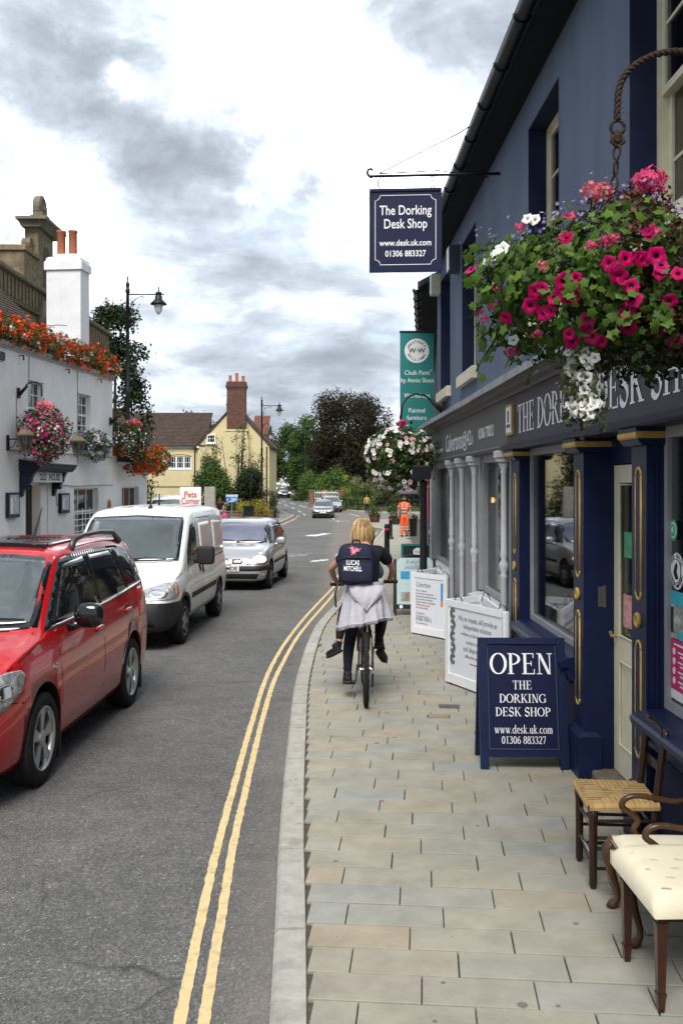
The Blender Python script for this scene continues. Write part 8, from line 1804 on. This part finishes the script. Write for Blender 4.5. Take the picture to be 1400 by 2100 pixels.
def basket(label, c, rx, rz, n_leaf, leaf, mats, flw, lname='hanging_basket', group=None, ry=None, kind='quad', droop=.25, cat='flower basket'):
    """c centre; flw: list of (petal material, count, size)"""
    t = thing(lname, label, cat, c, group=group); ry = ry or rx
    B = MB(); B.smooth = True; B.lathe([(.05, -rz*.45), (rx*.35, -rz*.35), (rx*.5, -rz*.05), (rx*.52, .0)], (0, 0, 0), 14); B.build('basket_liner', mat('moss_liner', (.035, .035, .02), .95, .4, 14), t)
    def pts(n, out=1., low=-1., high=1.):
        d = RNG.normal(0, 1, (n, 3)); d /= np.linalg.norm(d, axis=1)[:, None]; d[:, 2] = np.where(d[:, 2] < low, -d[:, 2], d[:, 2]); lump = 1+.13*np.sin(5*np.arctan2(d[:, 1], d[:, 0])+3*d[:, 2])+.10*np.sin(9*np.arctan2(d[:, 1], d[:, 0])-4*d[:, 2]+1); r = lump*out*(1-.35*RNG.random(n)**2)
        P = d*r[:, None]*np.array([rx, ry, rz]); P[:, 2] -= droop*rz*np.clip(-d[:, 2], 0, 1)*RNG.random(n); return P, d
    per = n_leaf//len(mats)
    for m in mats: P, D = pts(per); scatter('foliage', P, D+np.array([0, 0, .3]), leaf*RNG.uniform(.55, 1.25, len(P)), kind, m, t)
    for fm, k, s, lo, hi in flw:
        P, D = pts(k*5, 1.02); sel = (D[:, 2] > lo) & (D[:, 2] < hi); P, D = P[sel][:k], D[sel][:k]; scatter('blossoms', P, D, s*RNG.uniform(.7, 1.2, len(P)), 'floret', fm, t, jitter=.35)
    return t
def pubW(x, s): ca, sa = cos(-.1026), sin(-.1026); return (-10.59+x*ca-s*sa, x*sa+s*ca)
def pub_arm(s, z, label, reach=.62):
    p = pubW(0, s); t = thing('basket_bracket', label, 'bracket', (p[0], p[1], z), -.1026, 'basket brackets on the pub wall')
    B = MB(); B.rbox(0, .05, -.06, .06, -.13, .12, .01); B.build('wall_plate', iron_b, t); B = MB(); B.smooth = True; B.tube([(.04, 0, -.05), (.25, 0, .17)], [.05, .035], 8); B.tube([(.22, 0, .14)]+[(.40+.22*cos(radians(a)), 0, .10+.16*sin(radians(a))) for a in range(150, -1, -25)]+[(reach, 0, -.10)], .018, 8); B.build('arm', iron_b, t); return (p[0]+reach*.995, p[1]-reach*.1)
hx = pub_arm(24.5, 4.30, 'black curved bracket above the pub doorway holding the large basket'); q = (hx[0]+.05, hx[1], 3.30)
b = basket('large pub basket of magenta and white petunias above the doorway', q, .60, .62, 3000, .085, [green_m, dark_m, green_m], [(pet_pnk, 560, .095, -1, .9), (pet_wht, 260, .075, -1, .4), (pet_lil, 130, .06, .1, 1), (pet_red, 60, .08, -1, -.3)], group='flower baskets on the pub'); chain_links(b, (0, 0, .45), (0, 0, .85), .09, .009, iron_b)
P, D = clumps([(-.05, 0, .66), (.12, .0, .62)], .15, 90, .4); scatter('blossoms', P, D, .09, 'floret', leafm('salmon_petals', [(.75, .15, .20), (.80, .25, .28)], .6, .2), b)
hx = pub_arm(31.3, 4.02, 'black curved bracket at the pub corner over the green basket'); q = (hx[0]+.15, hx[1]-.1, 3.45)
b = basket('dark green pub basket with small white flowers at the corner', q, .58, .50, 2600, .08, [green_m, dark_m, dark_m], [(pet_wht, 330, .07, -1, .5), (pet_pnk, 70, .07, -1, .9), (pet_red, 40, .07, -1, .8)], group='flower baskets on the pub'); chain_links(b, (0, 0, .35), (0, 0, .55), .09, .009, iron_b)
P, D = clumps([(-.12, 0, .50), (.08, .0, .53), (.22, 0, .46)], .10, 90, .4); scatter('blossoms', P, D, .085, 'floret', MATS['salmon_petals'], b)
def trough(label, s0, s1, z, H, dep, xo, mats, flw, n, leaf, name='flower_trough', hang=.3):
    sm = (s0+s1)/2; p = pubW(xo, sm); t = thing(name, label, 'planter', (p[0], p[1], z), -.1026); L = s1-s0
    B = MB(); B.box(-dep*.3, dep*.3, -L/2, L/2, -.02, .16); B.build('trough', mat('dark_trough', (.03, .028, .024), .9, .3), t)
    def pts(n, out=1.):
        y = RNG.uniform(-L/2, L/2, n); a = RNG.uniform(-.25*pi-hang, pi*.95, n); r = out*(1+.20*np.sin(y*5.1+1)+.12*np.sin(y*11.3))*(1-.4*RNG.random(n)**2)
        return np.stack([np.cos(a)*dep*r*.9, y+RNG.normal(0, .06, n), .16+np.sin(a)*H*.72*r-.12*np.maximum(0, -np.sin(a))], 1), np.stack([np.cos(a), np.zeros(n), np.sin(a)], 1)
    for m in mats: P, D = pts(n//len(mats)); scatter('foliage', P, D, leaf*RNG.uniform(.6, 1.3, len(P)), 'quad', m, t)
    for fm, k, s in flw:      # florets gathered into heads
        hk = max(1, k//7); P, D = pts(hk, 1.04); P = np.repeat(P, 7, 0)+RNG.normal(0, s*.55, (hk*7, 3)); D = np.repeat(D, 7, 0); scatter('blossoms', P, D, s*RNG.uniform(.7, 1.2, len(P)), 'floret', fm, t, jitter=.5)
    return t
trough('long parapet trough of orange red geraniums along the pub roof edge', 13, 31.75, 5.50, .66, .38, -.10, [green_m, olive_m, bright_m], [(pet_red, 4800, .09), (pet_wht, 380, .075)], 9000, .09, hang=-.25)
trough('window trough of white and lilac petunias under the upper pub window', 28.2, 29.9, 3.02, .50, .42, .22, [green_m, olive_m], [(pet_wht, 300, .08), (pet_lil, 190, .09), (pet_red, 60, .08)], 1500, .075, hang=.6)
trough('trough of bright orange geraniums spilling from the low pub wing roof', 31.7, 35.6, 2.75, .55, .62, .28, [green_m, olive_m, bright_m], [(pet_red, 1500, .095), (pet_wht, 60, .08)], 4200, .09, hang=.8)
# white flower basket of the grey shop
gx = (.93, 15.2)
t = thing('basket_bracket', 'black curved iron bracket against the teal banner over the white basket', 'bracket', (1.52, 15.6, 3.30)); B = MB(); B.smooth = True; B.tube([(.1, 0, -.12), (-.09, 0, .07)], [.045, .03], 8); B.tube([(-.07, 0, .05), (-.18, -.02, .14), (-.34, -.05, .17), (-.48, -.1, .10), (-.56, -.15, -.02), (-.585, -.2, -.25)], .016, 8); B.build('arm', iron_b, t); B = MB(); B.box(.08, .14, -.06, .06, -.25, .05); B.build('wall_plate', iron_b, t)
b = basket('big basket of white petunias hanging by the grey shopfront', (.93, 15.3, 2.50), .54, .42, 3000, .075, [green_m, bright_m, dark_m], [(pet_pnk, 60, .06, -1, .9)], droop=.5); chain_links(b, (0, .1, .35), (0, .1, .62), .07, .006, iron_b)
random.seed(31); nW = 0
while nW < 150:
    d = Vector((random.gauss(0, 1), random.gauss(-.6, 1), random.gauss(.1, .8))).normalized()
    if d.y > .3: continue
    if abs(d.z+.1) < .15 and random.random() < .5: continue
    p = Vector((d.x*.56, d.y*.56, d.z*.46-(.12 if d.z < -.3 else 0)-.25*max(0, d.x)*max(0, -d.z))); flower(PETW if random.random() < .82 else PETP, b, p, d+Vector((random.gauss(0, .3), random.gauss(-.3, .3), random.gauss(.2, .3))), random.uniform(.028, .040)); nW += 1
P, D = clumps([(0, 0, .46), (.03, -.05, .47)], .06, 60, .4); scatter('blossoms', P, D, .06, 'floret', pet_pnk, b)
# ---- the big near basket
hkb = thing('rope_bracket', 'rusty rope twist bracket arching from the blue wall over the big basket', 'bracket', (1.125, 3.98, 3.53)); ca = [(0, 0, .0), (.0, 0, .05), (.01, 0, .14), (.06, 0, .215), (.15, 0, .265), (.25, 0, .28), (.36, 0, .26), (.50, .0, .18), (.60, 0, .05), (.72, 0, -.20)]
cu_ = smooth_line([(p[2], p[0]) for p in ca], .006); pts = [Vector((p.x, 0, p.y)) for p in cu_]
B = MB(); B.smooth = True; B.tube(pts, .0115, 10); B.build('arm', rust_m, hkb); B = MB(); B.smooth = True
for ph in (0, 2.1, 4.2):
    L = []
    for i, p in enumerate(pts):
        tg = (pts[min(i+1, len(pts)-1)]-pts[max(i-1, 0)]).normalized(); n1 = Vector((0, 1, 0)); n2 = tg.cross(n1); a = i*.55+ph; L.append(p+(n1*cos(a)+n2*sin(a))*.0098)
    B.tube(L, .0058, 5, cap=False)
B.build('rope_twist', rust_m, hkb)
B = MB(); B.smooth = True; B.tube([(.028*cos(a), 0, -.03+.028*sin(a)) for a in [2*pi*i/16 for i in range(17)]], .0075, 6); B.build('ring', rust_m, hkb); B = MB(); B.rbox(.68, .735, -.05, .05, -.36, -.10, .01); B.build('wall_plate', rust_m, hkb)
NB = Vector((1.235, 3.98, 2.84)); nb_t = thing('hanging_basket', 'huge near basket of magenta petunias and trailing ivy geraniums over the shop fascia', 'flower basket', tuple(NB))
L0 = Vector((1.125, 3.98, 3.50))-NB
B = MB(); B.smooth = True; super_blob(B, L0+Vector((0, 0, -.04)), (.018, .014, .03), 2.4, 10, 8); B.tube([L0+Vector((-.02, 0, -.03)), L0+Vector((-.025, 0, -.06)), L0+Vector((.0, 0, -.08)), L0+Vector((.025, 0, -.06)), L0+Vector((.015, 0, -.03))], .008, 6); B.build('shackle', rust_m, nb_t)
chain_links(nb_t, L0+Vector((0, 0, -.07)), L0+Vector((-.015, 0, -.26)), .062, .0055)
for dx, dy in ((-.24, -.1), (-.12, .25), (0.0, -.2), (.30, .05)): chain_links(nb_t, L0+Vector((-.015, 0, -.26)), Vector((L0.x+dx, dy, .20)), .040, .0035, iron_b)
B = MB(); B.smooth = True; B.lathe([(.06, -.24), (.2, -.2), (.29, -.06), (.31, .02)], (0, 0, 0), 18); B.build('basket_liner', mat('moss_liner', (.035, .035, .02), .95, .4, 14), nb_t)
RX, RY, RZ = .67, .50, .335
def shell(n, lo=-1, hi=1, xlo=-1, xhi=1, out=1., fill=.3, front=True):
    P, D = [], []
    while len(P) < n:
        d = RNG.normal(0, 1, 3); d /= np.linalg.norm(d)
        if not (lo <= d[2] <= hi and xlo <= d[0] <= xhi): continue
        if front and d[1] > .55 and RNG.random() < .6: continue
        th = np.arctan2(d[1], d[0]); lump = 1+.10*np.sin(4*th+5*d[2])+.08*np.sin(9*th-3*d[2]+.8); r = out*lump*(1-fill*RNG.random()**2)
        P.append(d*r*np.array([RX, RY, RZ])); D.append(d)
    return np.array(P), np.array(D)
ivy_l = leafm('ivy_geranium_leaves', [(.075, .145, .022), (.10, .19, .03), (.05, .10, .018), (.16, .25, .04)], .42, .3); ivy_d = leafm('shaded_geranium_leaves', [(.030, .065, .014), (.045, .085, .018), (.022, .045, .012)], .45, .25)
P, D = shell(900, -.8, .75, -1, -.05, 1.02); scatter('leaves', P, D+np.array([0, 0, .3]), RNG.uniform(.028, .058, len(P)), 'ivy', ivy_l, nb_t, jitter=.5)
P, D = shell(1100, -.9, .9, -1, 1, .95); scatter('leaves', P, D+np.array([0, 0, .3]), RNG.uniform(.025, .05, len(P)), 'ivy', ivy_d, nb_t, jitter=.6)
P, D = shell(4200, -1, .95, -.35, 1, 1.0, .35); scatter('dry_stems', P, D, RNG.uniform(.018, .045, len(P)), 'quad', dry_m, nb_t, jitter=1.)
P, D = shell(2600, -.9, 1, -1, 1, .99, .4); scatter('small_leaves', P, D, RNG.uniform(.015, .035, len(P)), 'quad', olive_m, nb_t, jitter=1.)
P, D = shell(420, .35, 1, -1, 1, 1.04, .15); P[:, 2] += .05; scatter('lobelia', P, D, RNG.uniform(.010, .020, len(P)), 'floret', pet_lil, nb_t, jitter=.8)
P, D = clumps([(-.05, -.1, .36), (.02, -.1, .33), (-.12, -.1, .30)], .07, 260, .6); scatter('seed_heads', P, D, RNG.uniform(.014, .035, 260), 'quad', leafm('brown_heads', [(.14, .045, .025), (.09, .035, .02), (.20, .08, .04)]), nb_t, jitter=1.)
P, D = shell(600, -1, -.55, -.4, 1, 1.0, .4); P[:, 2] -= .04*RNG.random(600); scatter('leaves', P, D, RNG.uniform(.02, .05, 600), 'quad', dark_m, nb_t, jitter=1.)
# trailing stems
random.seed(17)
for i in range(26):
    a = random.uniform(pi*.62, pi*1.55); r0 = .85; p = Vector((cos(a)*RX*r0, sin(a)*RY*r0, random.uniform(-.15, .12))); L = [p*.6, p]; q = p
    for k in range(3): q = q+Vector((cos(a)*random.uniform(.02, .06), sin(a)*.03, -random.uniform(.03, .09) if i > 6 else random.uniform(.0, .05))); L.append(q)
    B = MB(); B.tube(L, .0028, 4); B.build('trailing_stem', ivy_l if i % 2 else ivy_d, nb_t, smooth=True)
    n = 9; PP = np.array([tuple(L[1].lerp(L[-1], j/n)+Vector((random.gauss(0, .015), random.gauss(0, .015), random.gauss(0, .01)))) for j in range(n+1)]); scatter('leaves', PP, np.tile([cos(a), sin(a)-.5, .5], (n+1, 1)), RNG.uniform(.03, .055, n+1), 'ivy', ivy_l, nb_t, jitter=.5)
random.seed(23)
def on_shell(u, v, out=1.03):
    """nearest point of the basket's leafy surface seen along a line from the street"""
    o = Vector((0, 0, 2.05)); d = Vector(((u-700)/2000, 1, (990-v)/2000)); oc = o-NB; S = Vector((1/(RX*out), 1/(RY*out), 1/(RZ*out))); A = Vector((d.x*S.x, d.y*S.y, d.z*S.z)); C = Vector((oc.x*S.x, oc.y*S.y, oc.z*S.z)); aa, bb_, cc = A.dot(A), 2*A.dot(C), C.dot(C)-1; D_ = bb_*bb_-4*aa*cc
    t_ = (-bb_-sqrt(D_))/(2*aa) if D_ > 0 else -bb_/(2*aa); return o+d*t_-NB
PINK = [(1155, 577), (1148, 600), (1135, 612), (1160, 605), (1110, 592), (1098, 597), (1087, 627), (1037, 653), (1113, 643), (1190, 583), (1180, 570), (1173, 610), (1126, 638), (1258, 552), (1268, 566), (1247, 540), (1275, 575), (1283, 530), (1312, 530), (1345, 525), (1355, 545), (1318, 535), (1293, 587), (1297, 612), (1285, 640), (1287, 672), (1275, 660), (1372, 618), (1360, 648), (1358, 668), (1197, 668), (1212, 690), (1232, 700), (1166, 685), (1172, 700), (1203, 655), (1325, 475), (1335, 478), (1352, 560), (965, 552), (1160, 487), (1035, 650), (1390, 560), (1384, 700)]
for u, v in PINK:
    p = on_shell(u, v, 1.06); n = Vector((p.x/RX**2, p.y/RY**2, p.z/RZ**2)).normalized(); flower(PET, nb_t, p, n*.6+Vector((random.gauss(-.15, .35), -.8, random.gauss(.05, .35))), random.uniform(.021, .035))
for u, v in ((1018, 520), (1028, 510), (1004, 530), (1080, 448), (1095, 450), (1052, 697)):
    p = on_shell(u, v, 1.05); flower(PETW, nb_t, p, Vector((-.5, -.7, .3)), random.uniform(.022, .032))
def geranium(u, v, r, m, n, stem=.0):
    p = on_shell(u, v, 1.04); c = p+Vector((0, -.01, 0)); P, D = clumps([tuple(c)], r, n, .5, .75); o = scatter('geranium_head', P, D, r*.62*RNG.uniform(.7, 1.2, n), 'floret', m, nb_t, jitter=.4)
    if stem: B = MB(); B.tube([c, c+Vector((.0, .02, -stem*.5)), c+Vector((-.04, .06, -stem))], .004, 5); B.build('flower_stem', ivy_d, nb_t)
salm = MATS['salmon_petals']; hotp = leafm('hot_pink_petals', [(.78, .07, .22), (.82, .14, .30), (.70, .04, .18)], .55, .25)
geranium(1331, 370, .062, hotp, 70, .2); geranium(1212, 395, .050, salm, 40, .12); geranium(1235, 393, .04, salm, 30)
for u, v, k in ((1063, 467, 26), (1240, 497, 44), (1258, 490, 30), (1210, 505, 34), (1165, 443, 22), (1155, 490, 20), (980, 640, 22), (990, 655, 20), (1015, 590, 20), (1012, 630, 18), (1055, 720, 34), (1040, 725, 20), (1100, 685, 16), (1112, 545, 16), (1340, 478, 24), (1375, 645, 10), (1300, 465, 18)): geranium(u, v, .024, hotp if random.random() < .7 else pet_pnk, k)
P, D = [], []
for i in range(70):
    v = random.uniform(715, 852); u = random.gauss(1185+.12*(v-715), 20-.06*(v-715)); p = on_shell(u, 700, 1.0); p = p+Vector((0, random.uniform(-.05, .05), 0)); s = (p+NB).y/2000; q = Vector(((u-700)*s-NB.x, p.y, (990-v)*s+2.05-NB.z)); flower(PETW, nb_t, q, Vector((random.gauss(-.2, .4), -1, random.gauss(.1, .4))), random.uniform(.018, .028))
    P.append(tuple(q+Vector((random.gauss(0, .02), .02, random.gauss(0, .02))))); D.append((0, -1, .3))
P = np.repeat(np.array(P), 9, 0)+RNG.normal(0, .028, (70*9, 3)); scatter('leaves', P, np.repeat(np.array(D, float), 9, 0), RNG.uniform(.012, .035, len(P)), 'quad', olive_m, nb_t, jitter=1.)
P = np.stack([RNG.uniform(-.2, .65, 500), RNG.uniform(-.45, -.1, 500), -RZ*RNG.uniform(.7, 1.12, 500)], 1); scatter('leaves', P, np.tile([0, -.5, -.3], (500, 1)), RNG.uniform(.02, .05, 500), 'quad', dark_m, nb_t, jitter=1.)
